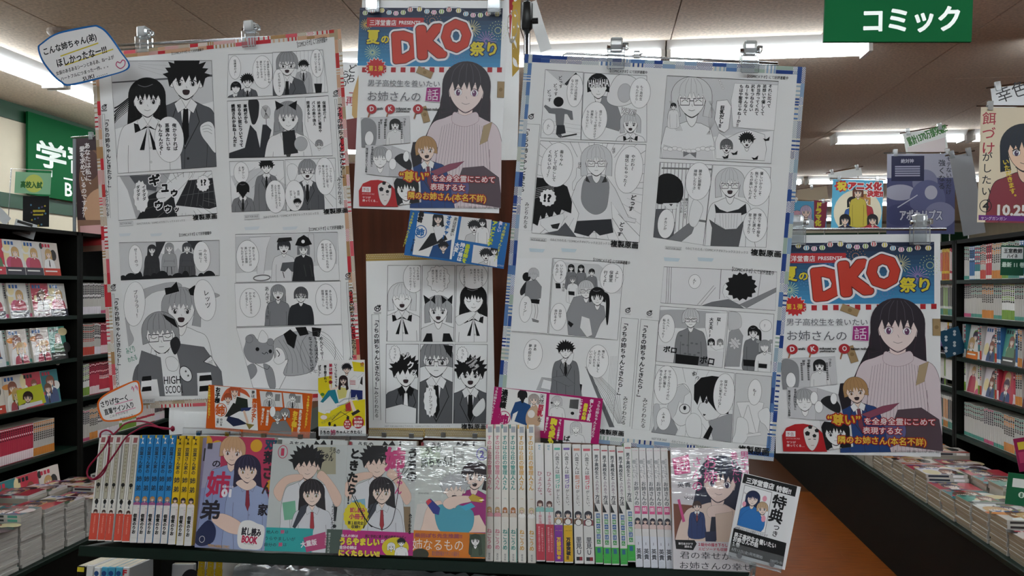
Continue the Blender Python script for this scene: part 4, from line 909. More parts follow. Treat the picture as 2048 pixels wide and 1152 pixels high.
P.poly([(290, 800), (500, 825), (520, 905), (260, 870)], G3, line='#333'); P.poly([(300, 810), (380, 830), (480, 820), (475, 885), (380, 880), (286, 860)], '#f1f1f1', line='#444'); P.poly([(500, 836), (518, 840), (512, 888), (496, 884)], '#0b0b0d')
person(P, 425, 650, 42, hair='#0b0b0d', style='spiky', cloth='#76787b', body='blazer', eyes='closed', lw=1.6, mouth='flat', seed=5); P.poly([(350, 800), (420, 790), (480, 840), (440, 850), (360, 815)], '#76787b', line='#333'); P.poly([(440, 690), (470, 660), (465, 700), (445, 730), (428, 715)], W1, sm=True, line='#444')
P.endpanel()
for cx, cy, rx, ry, t, sz in ((392, 206, 40, 64, ['いいなぁ〜', 'おんぶ！'], 17), (684, 244, 66, 84, ['よし！', '保健室', '行くよ！'], 22), (200, 416, 36, 76, ['フーン…'], 20), (384, 460, 46, 78, ['自分で', '歩けるよ〜'], 17), (242, 670, 54, 86, ['まあ', '夢の話だな…'], 19), (604, 710, 62, 94, ['俺にも', 'あれくらい優しく', 'してくれたら', 'いいのにな…'], 16)):
    bubble(P, cx, cy, rx, ry); n = len(t); L_ = max(map(len, t))*sz; P.vc(t, cx+(n-1)*sz*.7, cy-L_/2, sz, dx=sz*1.45, b=.01)
P.v('あはは', 415, 270, 16)
P.hz('複製原画', 616, 1088, 752, 1118, K1, b=.03)
P.line([(120, 545), (715, 590)], K1, 1); flush(P, 'printed_page', rsr)
# lower right
P.frame(1260, 500, .3645); header(P, 562, 92, 782, 116, .03)
for x in (185, 370): P.poly([(x, 40), (x+90, 46), (x+80, 64), (x+5, 60)], '#cfdfe6')
logo(P, 106, 348, 13); title(P, 84, 396, 795, 978, 30, 50, 380, 990)
P.panel([(186, 92), (806, 120), (798, 332), (168, 290)], '#ececed')
for x in (205, 216, 228): P.line([(x, 92), (x-8, 292)], '#444', 2)
P.line([(500, 105), (490, 270)], '#444', 2.5); P.line([(460, 195), (370, 300)], '#777', 2); P.line([(470, 205), (390, 300)], '#777', 2); P.line([(720, 120), (700, 262)], '#444', 2)
P.poly([(600, 300), (806, 205), (806, 228), (640, 318)], '#8d8e91', line='#333'); P.poly([(512, 200), (530, 175), (600, 200), (600, 280), (560, 280), (530, 255), (520, 262), (508, 235)], W1, line='#444')
pts = []
for i in range(30): a = 2*math.pi*i/30; rr = 1.0 if i % 2 else 1.2; pts.append((610+70*rr*math.cos(a)*1.05, 200+66*rr*math.sin(a)))
P.poly(pts, '#0b0b0d'); P.poly([(380, 310), (450, 285), (540, 270), (600, 300), (640, 330)], '#77797c', line='#333'); P.endpanel()
P.panel([(166, 308), (534, 335), (506, 646), (142, 610)], W1)
P.poly([(166, 330), (534, 350), (520, 420), (160, 420)], G3, sm=True); P.poly([(150, 520), (520, 560), (506, 646), (142, 620)], '#e9e9ea')
person(P, 333, 378, 48, hair='#d3d4d5', style='short', cloth='#87888b', body='plain', eyes='happy', glasses=True, mouth='smile', lw=1.6, hl='#777', seed=4); P.line([(322, 450), (318, 590)], '#333', 2); P.poly([(250, 570), (380, 585), (372, 635), (248, 625)], '#0b0b0d'); [P.ell(280+(i*37 % 100), 470+(i*53 % 110), 8, 5, '#6a6b6e', n=8) for i in range(9)]
P.endpanel()
P.panel([(540, 335), (790, 352), (772, 672), (518, 650)], W1)
P.poly([(545, 450), (590, 420), (620, 470), (600, 640), (520, 640)], '#a3a4a6', line='#444'); P.poly([(540, 345), (600, 350), (610, 420), (560, 440), (540, 430)], '#d2d3d4', sm=True, line='#777'); [P.ell(575, 512, 10, 34, '#ddd', line='#666', rot=i*.8, n=12) for i in range(4)]
person(P, 676, 452, 30, hair='#0b0b0d', style='pony', cloth='#7c7e81', body='plain', lw=1.3, long=4); P.poly([(620, 600), (690, 605), (690, 640), (622, 635)], K1); person(P, 738, 530, 30, hair='#a5a6a8', style='bob', cloth=W1, body='plain', eyes='none', lw=1.3, mouth='flat'); P.poly([(705, 622), (752, 626), (750, 650), (704, 646)], K1); [P.ell(738+d*36, 502, 12, 10, '#a5a6a8', line='#444') for d in (-1, 1)]
P.endpanel()
P.panel([(142, 630), (572, 675), (555, 1056), (118, 1000)], W1)
rays(P, 330, 850, 120, 260, 16, '#999', 1.2, 9)
P.poly([(155, 900), (230, 920), (262, 985), (250, 1015), (118, 1000)], '#9b9c9f', line='#444'); P.poly([(240, 760), (300, 735), (335, 790), (335, 850), (328, 930), (280, 965), (235, 930), (220, 850)], W1, sm=True, line='#444', lw=1.8); P.poly([(205, 860), (230, 770), (290, 735), (330, 780), (300, 800), (290, 850), (270, 830), (250, 900), (230, 930)], '#dadbdc', sm=False, line='#777', lw=1.6); P.ell(300, 872, 28, 26, None, line='#222', lw=3); P.ell(300, 866, 8, 12, K1)
P.poly([(130, 860), (160, 850), (165, 930), (135, 990)], '#cfd0d2', sm=True, line='#777')
P.poly([(350, 820), (352, 740), (390, 700), (450, 690), (520, 700), (545, 800), (540, 900), (500, 900), (460, 870), (430, 840), (420, 800), (400, 850), (385, 800), (370, 850)], '#0b0b0d'); P.poly([(385, 840), (430, 830), (470, 880), (500, 900), (470, 930), (420, 935), (398, 910), (372, 870)], W1, sm=False, line='#444', lw=1.8); P.line([(400, 822), (425, 818), (440, 828)], K1, 4, True); P.ell(420, 832, 7, 11, '#333'); P.poly([(400, 898), (418, 902), (404, 912)], '#333')
P.poly([(430, 940), (540, 900), (572, 900), (556, 1056), (455, 1040)], '#a5a6a9', line='#444'); P.poly([(400, 1030), (440, 960), (455, 980), (430, 1040)], '#0b0b0d'); P.poly([(305, 940), (345, 895), (390, 930), (385, 1030), (320, 1020)], W1, sm=True, line='#444')
P.endpanel()
P.panel([(580, 676), (778, 694), (762, 1075), (560, 1056)], '#dcdddd')
P.poly([(585, 835), (700, 830), (735, 840), (715, 920), (700, 1010), (650, 1000), (610, 920)], '#f3f3f3', line='#555', lw=1.6); P.line([(645, 850), (610, 960)], '#666', 1.5); P.line([(650, 850), (690, 1000)], '#666', 1.5)
P.poly([(578, 1000), (590, 920), (640, 935), (650, 1010), (620, 1062), (560, 1056)], W1, sm=True, line='#555'); P.poly([(762, 870), (705, 890), (715, 940), (740, 960), (770, 1000)], W1, sm=True, line='#555'); P.poly([(640, 1010), (715, 1000), (718, 1016), (644, 1026)], '#eee', line='#555')
P.endpanel()
for cx, cy, rx, ry, t, sz in ((355, 173, 32, 38, ['ん？'], 17), (200, 430, 44, 78, ['えへへ…', '転んじゃった〜'], 15), (744, 415, 32, 32, ['！'], 18), (196, 740, 62, 106, ['せっかくカワイイのに', 'すぐ顔に傷を', '作るんだから〜'], 16.5), (515, 790, 56, 112, ['栞はもっと', 'ケガに気をつけな！'], 17), (184, 926, 38, 62, ['ふぁい…'], 18), (684, 780, 36, 70, ['も〜'], 20)):
    bubble(P, cx, cy, rx, ry); n = len(t); L_ = max(map(len, t))*sz; P.vc(t, cx+(n-1)*sz*.7, cy-L_/2, sz, dx=sz*1.45, b=.01)
P.poly([(415, 345), (534, 345), (515, 540), (470, 550), (430, 520), (412, 420)], '#f6f6f6', line='#555'); P.v('栞！', 488, 370, 22, b=.03); P.v('大丈夫!?', 448, 370, 22, b=.03); person(P, 445, 506, 17, hair='#0b0b0d', style='bob', bust=False, lw=1); person(P, 494, 506, 15, hair='#999', style='bob', bust=False, lw=1)
P.hz('ボロ', 186, 525, 256, 558, K1, b=.04, rot=.05); P.hz('ボロ', 388, 580, 462, 620, K1, b=.04, rot=.08); P.v('めっ！', 345, 665, 28, rot=-.6)
P.hz('NOT FOR SALE', 120, 1028, 200, 1040, '#555'); P.hz('©みどりわたる／COMICメテオ©フレックスコミックス', 230, 1040, 560, 1056, '#777', rot=.08); P.hz('複製原画', 596, 1070, 756, 1112, K1, b=.03)
flush(P, 'printed_page', rsr)
# ------------------------------------------------------------------ centre sheet (one page, tan dotted bands)
CS = Sheet([(740, 506), (991, 504), (984, 872), (730, 875)], 1.33)
csr = CS.paper('poster_sheet', PAPER, 8, 12); tag(csr, 'single comic page on white paper with tan dotted bands, centre of the board', 'poster')
P = CS; P.frame(720, 400, .41667)
for v0, v1 in ((0, .0135), (P.h-.0165, P.h)):
    P.z = 0; P.poly([(0, v0), (P.w, v0), (P.w, v1), (0, v1)], '#ab8f4e', raw=True); z = P.z
    for i in range(int(P.w/.0034)):
        for j in range(int((v1-v0)/.0034)): P.z = z; x, y = .0017+(i+.5*(j % 2))*.0034, v0+.0018+j*.0034; P.poly(ell(x, y, .00075, .00075, 6), '#e9e2cc', raw=True)
    flush(P, 'band_print', csr)
logo(P, 84, 522, 14); title(P, 78, 562, 900, 1046, 28, 44, 550, 1056)
P.panel([(134, 314), (292, 314), (286, 678), (128, 678)], W1, line='#444'); person(P, 202, 470, 60, hair='#e2e3e3', style='bob', cloth='#e9e9e9', body='shirt', bow='#0b0b0d', tie=None, eyes='happy', mouth='open', hl='#888', lw=1.6); bubble(P, 258, 375, 52, 70); P.vc(['うちの弟は', 'とってもいい子で', 'カッコイイわよ〜♪'], 278, 322, 12.5, dx=18); P.endpanel()
P.panel([(300, 314), (456, 314), (450, 680), (292, 680)], W1, line='#444'); person(P, 376, 530, 58, hair='#a9aaac', style='bob', cloth='#e9e9e9', body='plain', mouth='open', lw=1.6); P.poly([(320, 640), (345, 640), (350, 682), (300, 682)], K1); P.poly([(400, 640), (430, 640), (448, 682), (395, 682)], K1)
for p in ([(340, 480), (305, 455), (312, 500)], [(340, 480), (360, 455), (362, 500)], [(418, 480), (390, 458), (395, 500)], [(418, 480), (445, 455), (442, 500)]): P.poly(p, K1)
bubble(P, 376, 378, 58, 66, jag=True); P.vc(['うちの弟だって', 'バカだし', '髪型変だし', '絶対にヤダ！'], 404, 334, 12.5, dx=18); P.endpanel()
P.panel([(464, 314), (616, 314), (610, 682), (456, 682)], W1, line='#444'); person(P, 545, 478, 60, hair='#0b0b0d', style='long', cloth='#f0f0f0', body='shirt', bow='#0b0b0d', tie=None, mouth='smile', lw=1.6, long=3.2, eyes='closed'); bubble(P, 545, 365, 68, 62); P.vc(['うちの弟なんて', '女々しくて', '見せられない', 'わよ…'], 585, 330, 12, dx=17); P.v('ふたりの弟を見せてよ', 500, 322, 11); P.poly([(462, 560), (540, 535), (550, 550), (500, 590), (470, 600)], W1, sm=True, line='#555'); P.endpanel()
P.panel([(126, 692), (282, 692), (276, 1072), (124, 1070)], W1, line='#444'); person(P, 220, 830, 64, hair='#0b0b0d', style='spiky', cloth=G2, body='blazer', mouth='open', eyes='none', lw=1.6, tie='#fff', shirt='#0b0b0d', seed=3); P.poly([(124, 1000), (200, 980), (270, 1000), (268, 1072), (124, 1072)], W1, line='#555'); bubble(P, 168, 740, 28, 44, jag=True); P.v('ヒイッ‼', 168, 708, 14); P.hz('ゾ', 205, 735, 235, 765, '#fff', b=.03, edge='#222', ew=.1); P.hz('ク', 228, 775, 258, 810, '#fff', b=.03, edge='#222', ew=.1); P.hz('ッ', 250, 815, 272, 838, '#fff', b=.03, edge='#222', ew=.1); P.endpanel()
P.panel([(290, 692), (448, 692), (442, 1072), (284, 1072)], W1, line='#444'); person(P, 366, 768, 80, hair='#8c8d8f', style='short', cloth='#5f6063', body='blazer', mouth='flat', glasses=True, lw=1.8, tie='#0b0b0d', seed=2); P.poly([(400, 695), (445, 700), (440, 760), (415, 730)], '#0b0b0d'); bubble(P, 338, 965, 34, 80, jag=True); P.v('ハークショイ‼', 338, 900, 18.5); P.endpanel()
P.panel([(456, 692), (612, 694), (604, 1072), (448, 1072)], W1, line='#444'); person(P, 530, 835, 66, hair='#0b0b0d', style='spiky', cloth=G2, body='blazer', mouth='open', lw=1.8, tie='#0b0b0d', seed=12); bubble(P, 492, 742, 28, 40, jag=True); P.v('うっ‼', 492, 716, 16); P.hz('ブルッ', 545, 745, 600, 800, '#555', b=.02, edge='#fff', ew=.08, rot=.8); P.poly([(540, 1010), (590, 950), (600, 1000), (560, 1040)], W1, sm=True, line='#555'); P.endpanel()
P.hz('NOT FOR SALE ©みどりわたる／COMICメテオ©フレックスコミックス', 120, 1080, 440, 1090, '#888'); P.hz('複製原画', 486, 1074, 606, 1100, K1, b=.03)
flush(P, 'printed_page', csr)
# ================================================================== the two festival posters (same print)
D1 = Sheet([(716, -2), (1010, 4), (1005, 424), (714.5, 419)], 1.28)
D2 = Sheet([(1552, 472), (1882, 466), (1880, 915), (1550, 905)], 1.33)
def festival(P, root):
    P.frame(700, 0, .3819); P.z = 1e-4
    W, H = P.w, P.h; a = P.L(52, 40); x1 = P.L(800, 40)[0]; yt = P.L(400, 42)[1]; yb = P.L(400, 348)[1]; nb = 14
    c0, c1 = hexc('#0c1b3c'), hexc('#3f8fc0')
    for i in range(nb):
        f = (i/(nb-1))**1.3; y0 = yt+(yb-yt)*i/nb; y1 = yt+(yb-yt)*(i+1)/nb; P.poly([(a[0], y0), (x1, y0), (x1, y1), (a[0], y1)], tuple(c0[k]*(1-f)+c1[k]*f for k in range(3)), raw=True)
    R = random.Random(5)
    def burst(x, y, r, col, n=16, dots=False):
        P.z = 2.5e-4
        if dots:
            for k in range(1, 4):
                for i in range(n): t = 2*math.pi*i/n+k*.2; P.ell(x+r*k/3*math.cos(t), y+r*k/3*math.sin(t), r*.045, r*.045, col, n=6)
        else:
            for i in range(n): t = 2*math.pi*i/n+.1; P.line([(x+r*.15*math.cos(t), y+r*.15*math.sin(t)), (x+r*math.cos(t), y+r*math.sin(t))], col, 2.2)
    burst(85, 130, 30, '#e6c45a'); burst(118, 275, 42, '#c9e2a8', 18); burst(432, 110, 44, '#e9a06a', 16, True); burst(640, 150, 46, '#e2dca0', 18); burst(775, 160, 48, '#d5e0a0', 18, True); burst(715, 215, 52, '#b487c6', 18); burst(200, 220, 40, '#7d9be0', 14, True); burst(560, 300, 40, '#8e6ab8', 12, True); burst(300, 150, 40, '#4c86c8', 14)
    lan = [(80, 68, '#7fae3a'), (118, 57, '#c8414e'), (168, 55, '#d6c544'), (205, 66, '#58a7cf'), (241, 70, '#c266a6'), (279, 66, '#7fae3a'), (316, 51, '#c8414e'), (364, 49, '#d6c544'), (403, 60, '#58a7cf'), (440, 65, '#c266a6'), (480, 61, '#7fae3a'), (519, 51, '#c8414e'), (569, 56, '#d6c544'), (607, 73, '#58a7cf'), (645, 80, '#c266a6'), (683, 80, '#7fae3a'), (722, 72, '#c8414e'), (771, 74, '#d6c544')]
    P.line([(52, 48)]+[(x, y-14) for x, y, _ in lan]+[(800, 50)], '#7484a0', 1.5, True)
    for x, y, c in lan:
        P.z = 3.4e-4
        P.ell(x, y, 14.5, 13, '#f0ece4', n=16); P.ell(x, y, 9, 13, c, n=16); P.ell(x, y, 3.5, 13, '#f0ece4', n=12); P.rect(x-7, y-15, x+7, y-12, '#333'); P.rect(x-7, y+12, x+7, y+15, '#333')
    P.z = 4e-4; P.rect(90, 92, 385, 143, '#b9272e'); P.hz('三洋堂書店', 104, 104, 248, 134, '#f3f0ee', b=.015); P.hz('PRESENTS', 258, 110, 372, 128, '#f3f0ee', b=.02)
    P.z = 3e-4
    for i in range(15): P.rect(64+i*50.5, 353, 88+i*50.5, 379, '#b51f28')
    # red letters with a white rim
    P.z = 6e-4; P.zm = 6.4e-4
    for t, x0, y0, x1_, y1_ in (('D', 232, 182, 350, 322), ('K', 362, 152, 488, 298), ('O', 488, 122, 618, 268)):
        P.hz(t, x0, y0, x1_, y1_, '#c93a26', b=.075, edge='#f1f0f3', ew=.15, rot=-.1); op = P.ops[-1]
        P.ops.append(('FIT', t, op[2], op[3], op[4], op[5], hexc('#5e1712'), op[7]-1.9e-5, .096, 30))
    P.hz('夏', 92, 160, 158, 230, '#dccb2e', b=.035, edge='#1b2c5a', ew=.1); P.hz('の', 166, 190, 206, 226, '#dccb2e', b=.04, edge='#1b2c5a', ew=.1); P.hz('祭り', 632, 222, 768, 292, '#dccb2e', b=.035, edge='#1b2c5a', ew=.1, rot=-.02)
    pts = []
    for i in range(32): t = math.pi*i/16; r = 1 if i % 2 else .78; pts.append((137+58*r*math.cos(t), 356+54*r*math.sin(t)))
    P.poly(pts, '#c4252b', line='#f1eeee', lw=4); P.hz('第１弾', 100, 344, 176, 373, '#e4cf35', b=.02)
    for x, y, r in ((392, 380, .4), (392, 600, 1.3), (790, 470, 1.6)): P.poly([(x+42*math.cos(r)-18*math.sin(r), y+42*math.sin(r)+18*math.cos(r)), (x-42*math.cos(r)-18*math.sin(r), y-42*math.sin(r)+18*math.cos(r)), (x-42*math.cos(r)+18*math.sin(r), y-42*math.sin(r)-18*math.cos(r)), (x+42*math.cos(r)+18*math.sin(r), y+42*math.sin(r)-18*math.cos(r))], '#a58a62', line='#6a5a40') ; P.ell(x, y, 10, 10, '#8a7048', n=12)
    P.cl = [P.L(52, 300), P.L(800, 300), P.L(790, 1090), P.L(48, 1090)]
    # the woman in the knitted pullover and the boy in front of her
    P.poly([(470, 560), (420, 660), (385, 740), (330, 745), (300, 900), (420, 950), (560, 900), (560, 500)], '#231e24', sm=False)
    person(P, 610, 470, 118, hair='#2b242c', style='long', skin='#f0ddd8', cloth='#ddced2', body='knit', eye='#6b3f63', mouth='smile', lw=1.8, line='#4a2c3a', long=4.6, hl='#6e6472', seed=3, tilt=.05)
    P.poly([(545, 588), (600, 606), (662, 588), (672, 636), (604, 664), (538, 642)], '#dccdd1', sm=True, line='#8c5a6a'); P.poly([(590, 880), (700, 870), (780, 930), (800, 1090), (600, 1060), (560, 960)], '#57474f', sm=False, line='#332730'); P.poly([(470, 950), (600, 930), (620, 1010), (540, 1070), (470, 1050)], '#5f5e8c', sm=True, line='#332f4a')
    P.poly([(700, 660), (745, 640), (720, 740), (680, 760)], '#b09a78', line='#7c6a4a')
    person(P, 400, 785, 58, hair='#b28a5c', style='short', skin='#f0d9cb', cloth='#27457c', body='blazer', tie='#7a3a4c', mouth='open', lw=1.6, line='#3a2c2c', eye='#6b4a2a', tilt=-.1, hl='#8a6438')
    P.poly([(420, 900), (520, 860), (600, 845), (560, 880), (460, 920)], '#8c4a5e', line='#4a2430', sm=False)
    P.cl = None; P.z = P.top()
    P.hz('男子高校生を養いたい', 96, 418, 482, 452, '#55575b', edge='#e3e4e6', ew=.045); P.hz('お姉さんの', 96, 478, 380, 528, '#55575b', edge='#e3e4e6', ew=.045)
    P.poly([(402, 458), (476, 458), (472, 536), (394, 530)], '#a3267c', line='#f0eef0', lw=4); P.hz('話', 408, 468, 466, 526, '#f0e6ee', b=.0)
    for i, (x, t) in enumerate(((115, 'D'), (211, 'K'), (357, 'O'))):
        P.ell(x, 572, 27, 25, '#b3262d', n=20); P.poly([(x-14, 590), (x-8, 594), (x-18, 625), (x-23, 622)], '#a06a4a'); P.hz(t, x-10, 560, x+10, 584, '#f2eeee', b=.03, rot=-.15)
    P.hz('anshi', 144, 562, 176, 575, '#222', b=.04); P.hz('oukousei wo', 242, 562, 322, 575, '#222', b=.04); P.hz('yashinaitai', 242, 577, 314, 590, '#222', b=.04); P.hz('naisan nohanashi', 388, 565, 502, 578, '#222', b=.04)
    # grey comic panels, lower left
    P.poly([(58, 618), (312, 610), (316, 748), (62, 772)], '#cfcfd1', line='#888'); P.clip([(58, 618), (312, 610), (316, 748), (62, 772)])
    P.poly([(58, 640), (100, 620), (140, 660), (130, 770), (60, 772)], '#8d8e91', sm=True); bubble(P, 102, 725, 24, 38); person(P, 238, 655, 26, hair='#17181a', style='bob', cloth='#e5e5e5', body='plain', lw=1, mouth='open'); P.cl = None
    P.v('つまり', 288, 618, 15, b=.02)
    for x in (268, 180, 150): [P.rect(x, 640+i*9, x+9, 646+i*9, '#444') for i in range(10)]
    P.v('幼き姉', 190, 622, 14, b=.03); P.v('好き', 166, 625, 14, b=.03)
    P.poly([(82, 760), (222, 766), (205, 925), (86, 912)], '#d2d2d4', line='#999'); P.clip([(82, 760), (222, 766), (205, 925), (86, 912)]); person(P, 160, 830, 50, hair='#a9aaac', style='short', bust=False, eyes='closed', lw=1.2, mouth='flat'); P.cl = None
    P.v('毎月課金されている恐怖', 92, 775, 12, b=.03); P.v('名前も知らない女に', 120, 768, 12, b=.03)
    P.poly([(222, 766), (318, 800), (340, 930), (205, 925)], '#c6c6c9', line='#999'); bubble(P, 205, 815, 18, 32); bubble(P, 225, 860, 20, 30); P.poly([(235, 830), (280, 805), (322, 850), (318, 892), (270, 870)], '#1f2023', sm=True); bubble(P, 296, 820, 16, 28)
    # red block with the notice, and the drawn head with a ball pattern
    P.poly([(50, 1080), (48, 1000), (70, 962), (110, 945), (150, 943), (190, 952), (222, 975), (252, 1010), (253, 1084)], '#ba2228')
    P.rect(66, 978, 110, 1008, '#f2eef0', line='#c66'); P.hz('予告', 70, 984, 105, 1003, '#a33'); P.hz('2017.7.XX ON SALE', 66, 1012, 132, 1019, '#ebc9c9'); P.hz('ヤツが', 68, 1028, 112, 1040, '#f3e6e6', b=.02); P.hz('帰ってくる…', 68, 1044, 152, 1057, '#f3e6e6', b=.02)
    P.poly([(148, 990), (155, 965), (185, 955), (210, 965), (219, 995), (212, 1040), (186, 1078), (160, 1050)], '#e9e2de', sm=True, line='#444', lw=1.5)
    for x, y, r in ((180, 960, 11), (166, 992, 13), (210, 978, 11), (198, 1004, 10)): P.poly([(x+r*math.cos(2*math.pi*i/5-1.57), y+r*math.sin(2*math.pi*i/5-1.57)) for i in range(5)], '#1a1a1c')
    P.line([(168, 1022), (180, 1020)], '#333', 3); P.line([(192, 1020), (204, 1022)], '#333', 3); P.line([(180, 1052), (194, 1052)], '#944', 2)
    P.poly([(226, 930), (370, 950), (375, 1060), (250, 1076)], '#dedede', line='#777'); P.clip([(226, 930), (370, 950), (375, 1060), (250, 1076)]); person(P, 296, 990, 62, hair='#17181a', style='long', bust=False, lw=1.4, mouth='flat'); P.cl = None
    P.z = P.top()
    P.hz('“尊い”', 264, 895, 418, 950, '#e2b93a', b=.03, edge='#a8231c', ew=.14); P.hz('を全身全霊にこめて', 434, 916, 762, 950, '#efe4e4', b=.015, edge='#a8282c', ew=.13)
    P.hz('表現する女', 424, 962, 606, 996, '#efe4e4', b=.015, edge='#a8282c', ew=.13); P.hz('隣のお姉さん(本名不詳)', 308, 1004, 720, 1048, '#e6c64a', b=.02, edge='#a8231c', ew=.13, rot=.012)
    P.hz('著・イラスト／英貴　掲載・コミック誌　発売元／講談社', 566, 1078, 780, 1090, '#555')
    return flush(P, 'poster_print', root, INKG)
r1_ = D1.paper('festival_poster', PAPERG, 12, 18); tag(r1_, 'glossy summer festival poster hanging at the top centre of the board', 'poster')
pr = festival(D1, r1_)
r2_ = D2.paper('festival_poster', PAPERG, 12, 18); tag(r2_, 'glossy summer festival poster hanging from a chrome rod, low at the right end', 'poster')
c = link('poster_print', pr.data, None, r2_); c.scale = (D2.w/D1.w, 1, D2.h/D1.h)
# ================================================================== small printed cards taped over the sheets
def smallcard(quad, Y, label, cat, yaw=0, tilt=0, m=PAPERG, name='promo_card'):
    s = Sheet(quad, Y, yaw, tilt); r = s.paper(name, m, 10, 2); tag(r, label, cat); return s, r
OR_ = '#cf5a14'
P, r = smallcard([(412, 768.5), (625, 788), (620, 876), (417, 858)], 1.245, 'orange comic strip card across the foot of the red-bordered sheet', 'card')
P.frame(400, 700, .17578); P.full(OR_); P.z = 1e-4
P.poly([(165, 405), (640, 450), (660, 915), (175, 880)], '#eeeeec'); P.clip([(165, 405), (640, 450), (660, 915), (175, 880)])
P.poly([(240, 560), (300, 450), (400, 420), (520, 460), (570, 540), (500, 500), (400, 470), (320, 520), (260, 580)], '#d2603a', sm=True); P.poly([(420, 530), (540, 560), (550, 680), (440, 700), (400, 620)], '#1f2a20'); P.poly([(280, 760), (380, 600), (470, 640), (440, 700), (330, 760)], '#20241f'); P.poly([(320, 750), (440, 780), (540, 840), (380, 870), (300, 800)], '#1b2748'); P.poly([(465, 660), (590, 650), (560, 690), (470, 700)], '#27356a'); P.line([(500, 690), (545, 830)], '#e2bfa8', 26); P.poly([(520, 830), (560, 840), (620, 850), (560, 905)], '#8a7a3a')
person(P, 395, 470, 54, hair='#c35a34', style='bob', skin='#efd5c4', bust=False, lw=3, line='#5a2a1a'); person(P, 320, 550, 46, hair='#b5542f', style='short', skin='#efd5c4', bust=False, lw=3, line='#5a2a1a'); P.cl = None
P.z = P.top(); P.v('お子様', 208, 420, 62, K1, b=.05); P.ell(240, 680, 66, 72, '#eeeeec', line=OR_, lw=9); P.hz('姉', 190, 625, 290, 735, OR_, b=.05); P.v('のいる', 246, 775, 30, K1, b=.03); P.v('日常！', 205, 775, 30, K1, b=.03)
P.v('夢は', 608, 460, 42, K1, b=.01, rot=-.02); P.v('魔法少女？', 624, 548, 56, OR_, b=.05, rot=-.02)
P.v('うちの姉ちゃんときたら！', 108, 410, 31, '#ecd24a', b=.05, rot=-.06); P.v('うちの姉ちゃんときたら！', 1238, 520, 31, '#ecd24a', b=.05, rot=.03)
for q, s_ in (([(680, 465), (930, 485), (945, 650), (700, 640)], 1), ([(945, 485), (1165, 505), (1175, 670), (965, 655)], 2)):
    P.poly(q, '#dededd'); P.clip(q); person(P, q[0][0]+110, q[0][1]+50, 38, hair='#8c8d8f', style='short', cloth='#c9c9c9', lw=2, seed=s_); P.cl = None
    for i in range(4): P.rect(q[1][0]-70+i*14, q[1][1]+15, q[1][0]-64+i*14, q[1][1]+95, '#777')
P.poly([(800, 900), (830, 820), (980, 800), (1040, 900), (1045, 960), (780, 940)], '#7d7e80', sm=False); person(P, 885, 760, 55, hair='#a5a5a6', style='short', glasses=True, bust=False, lw=3); person(P, 970, 720, 50, hair='#8f9092', style='bob', bust=False, lw=3, mouth='open'); bubble(P, 830, 700, 34, 60)
P.v('見た目も中身も', 1150, 680, 38, '#f0ebe2', b=.05, rot=.03); P.v('お子様！', 1090, 690, 62, '#ecc63a', b=.07, rot=.03); P.v('姉の射程圏は', 780, 680, 30, '#f0ebe2', b=.05, rot=.03); P.v('増えません！', 725, 660, 33, '#f0ebe2', b=.05, rot=.03)
flush(P, 'card_print', r, INKG)
P, r = smallcard([(635.6, 719), (730.5, 721), (731, 870.5), (636.4, 873)], 1.235, 'yellow and white promotional card with two young people and a shopping trolley', 'card')
P.frame(400, 700, .17578); P.full('#eeeeec'); P.z = 1e-4
P.poly([(1345, 320), (1500, 290), (1500, 470), (1400, 560), (1345, 470)], '#e2cf1e'); P.poly([(1730, 130), (1870, 150), (1870, 250), (1750, 240)], '#e2cf1e'); P.poly([(1345, 700), (1420, 730), (1700, 580), (1880, 560), (1880, 860), (1345, 870)], '#e2cf1e')
P.clip([(1342, 120), (1880, 122), (1884, 870), (1345, 870)])
P.poly([(1700, 340), (1760, 290), (1830, 330), (1800, 440), (1720, 450)], '#efefee', line='#444'); P.poly([(1820, 380), (1850, 260), (1850, 400)], '#222'); [P.line([(1705, 345+i*14), (1770, 350+i*14)], '#b5323a', 6) for i in range(4)]; P.poly([(1715, 450), (1850, 460), (1850, 560), (1790, 570), (1780, 500), (1760, 560), (1715, 560)], '#1e2a66')
P.poly([(1790, 320), (1840, 280), (1858, 262), (1868, 285), (1800, 345)], '#f0f0f0', line='#444')
person(P, 1670, 215, 50, hair='#15161a', style='spiky', skin='#f0d9cb', bust=False, lw=3, mouth='smile')
P.poly([(1560, 460), (1600, 420), (1680, 440), (1660, 540), (1580, 560)], '#d8cf7c'); P.line([(1600, 400), (1500, 450), (1480, 390)], '#f0d9cb', 22, True); P.poly([(1460, 460), (1540, 450), (1580, 600), (1540, 610), (1480, 520), (1400, 600), (1370, 590)], '#1f7f92')
P.line([(1580, 600), (1640, 560), (1790, 540), (1800, 580)], '#b9bcc0', 14); P.line([(1560, 640), (1690, 600), (1710, 470)], '#9a9da1', 9); P.line([(1500, 800), (1600, 700), (1700, 760)], '#333', 7); P.line([(1480, 830), (1720, 690)], '#333', 5)
for x, y in ((1475, 840), (1535, 865), (1683, 775)): P.ell(x, y, 16, 24, '#222')
P.poly([(1700, 570), (1730, 570), (1780, 690), (1740, 700)], '#f0d9cb'); P.poly([(1720, 720), (1800, 675), (1825, 700), (1740, 750)], '#2a2a2a'); P.poly([(1655, 620), (1710, 590), (1725, 690), (1660, 700)], '#b5323a'); P.poly([(1430, 690), (1490, 680), (1480, 720), (1430, 715)], '#f3f3f3', line='#444')
person(P, 1632, 345, 46, hair='#2c1a1a', style='long', skin='#f0d9cb', bust=False, lw=3, mouth='open', long=2.1)
P.cl = None; P.z = P.top()
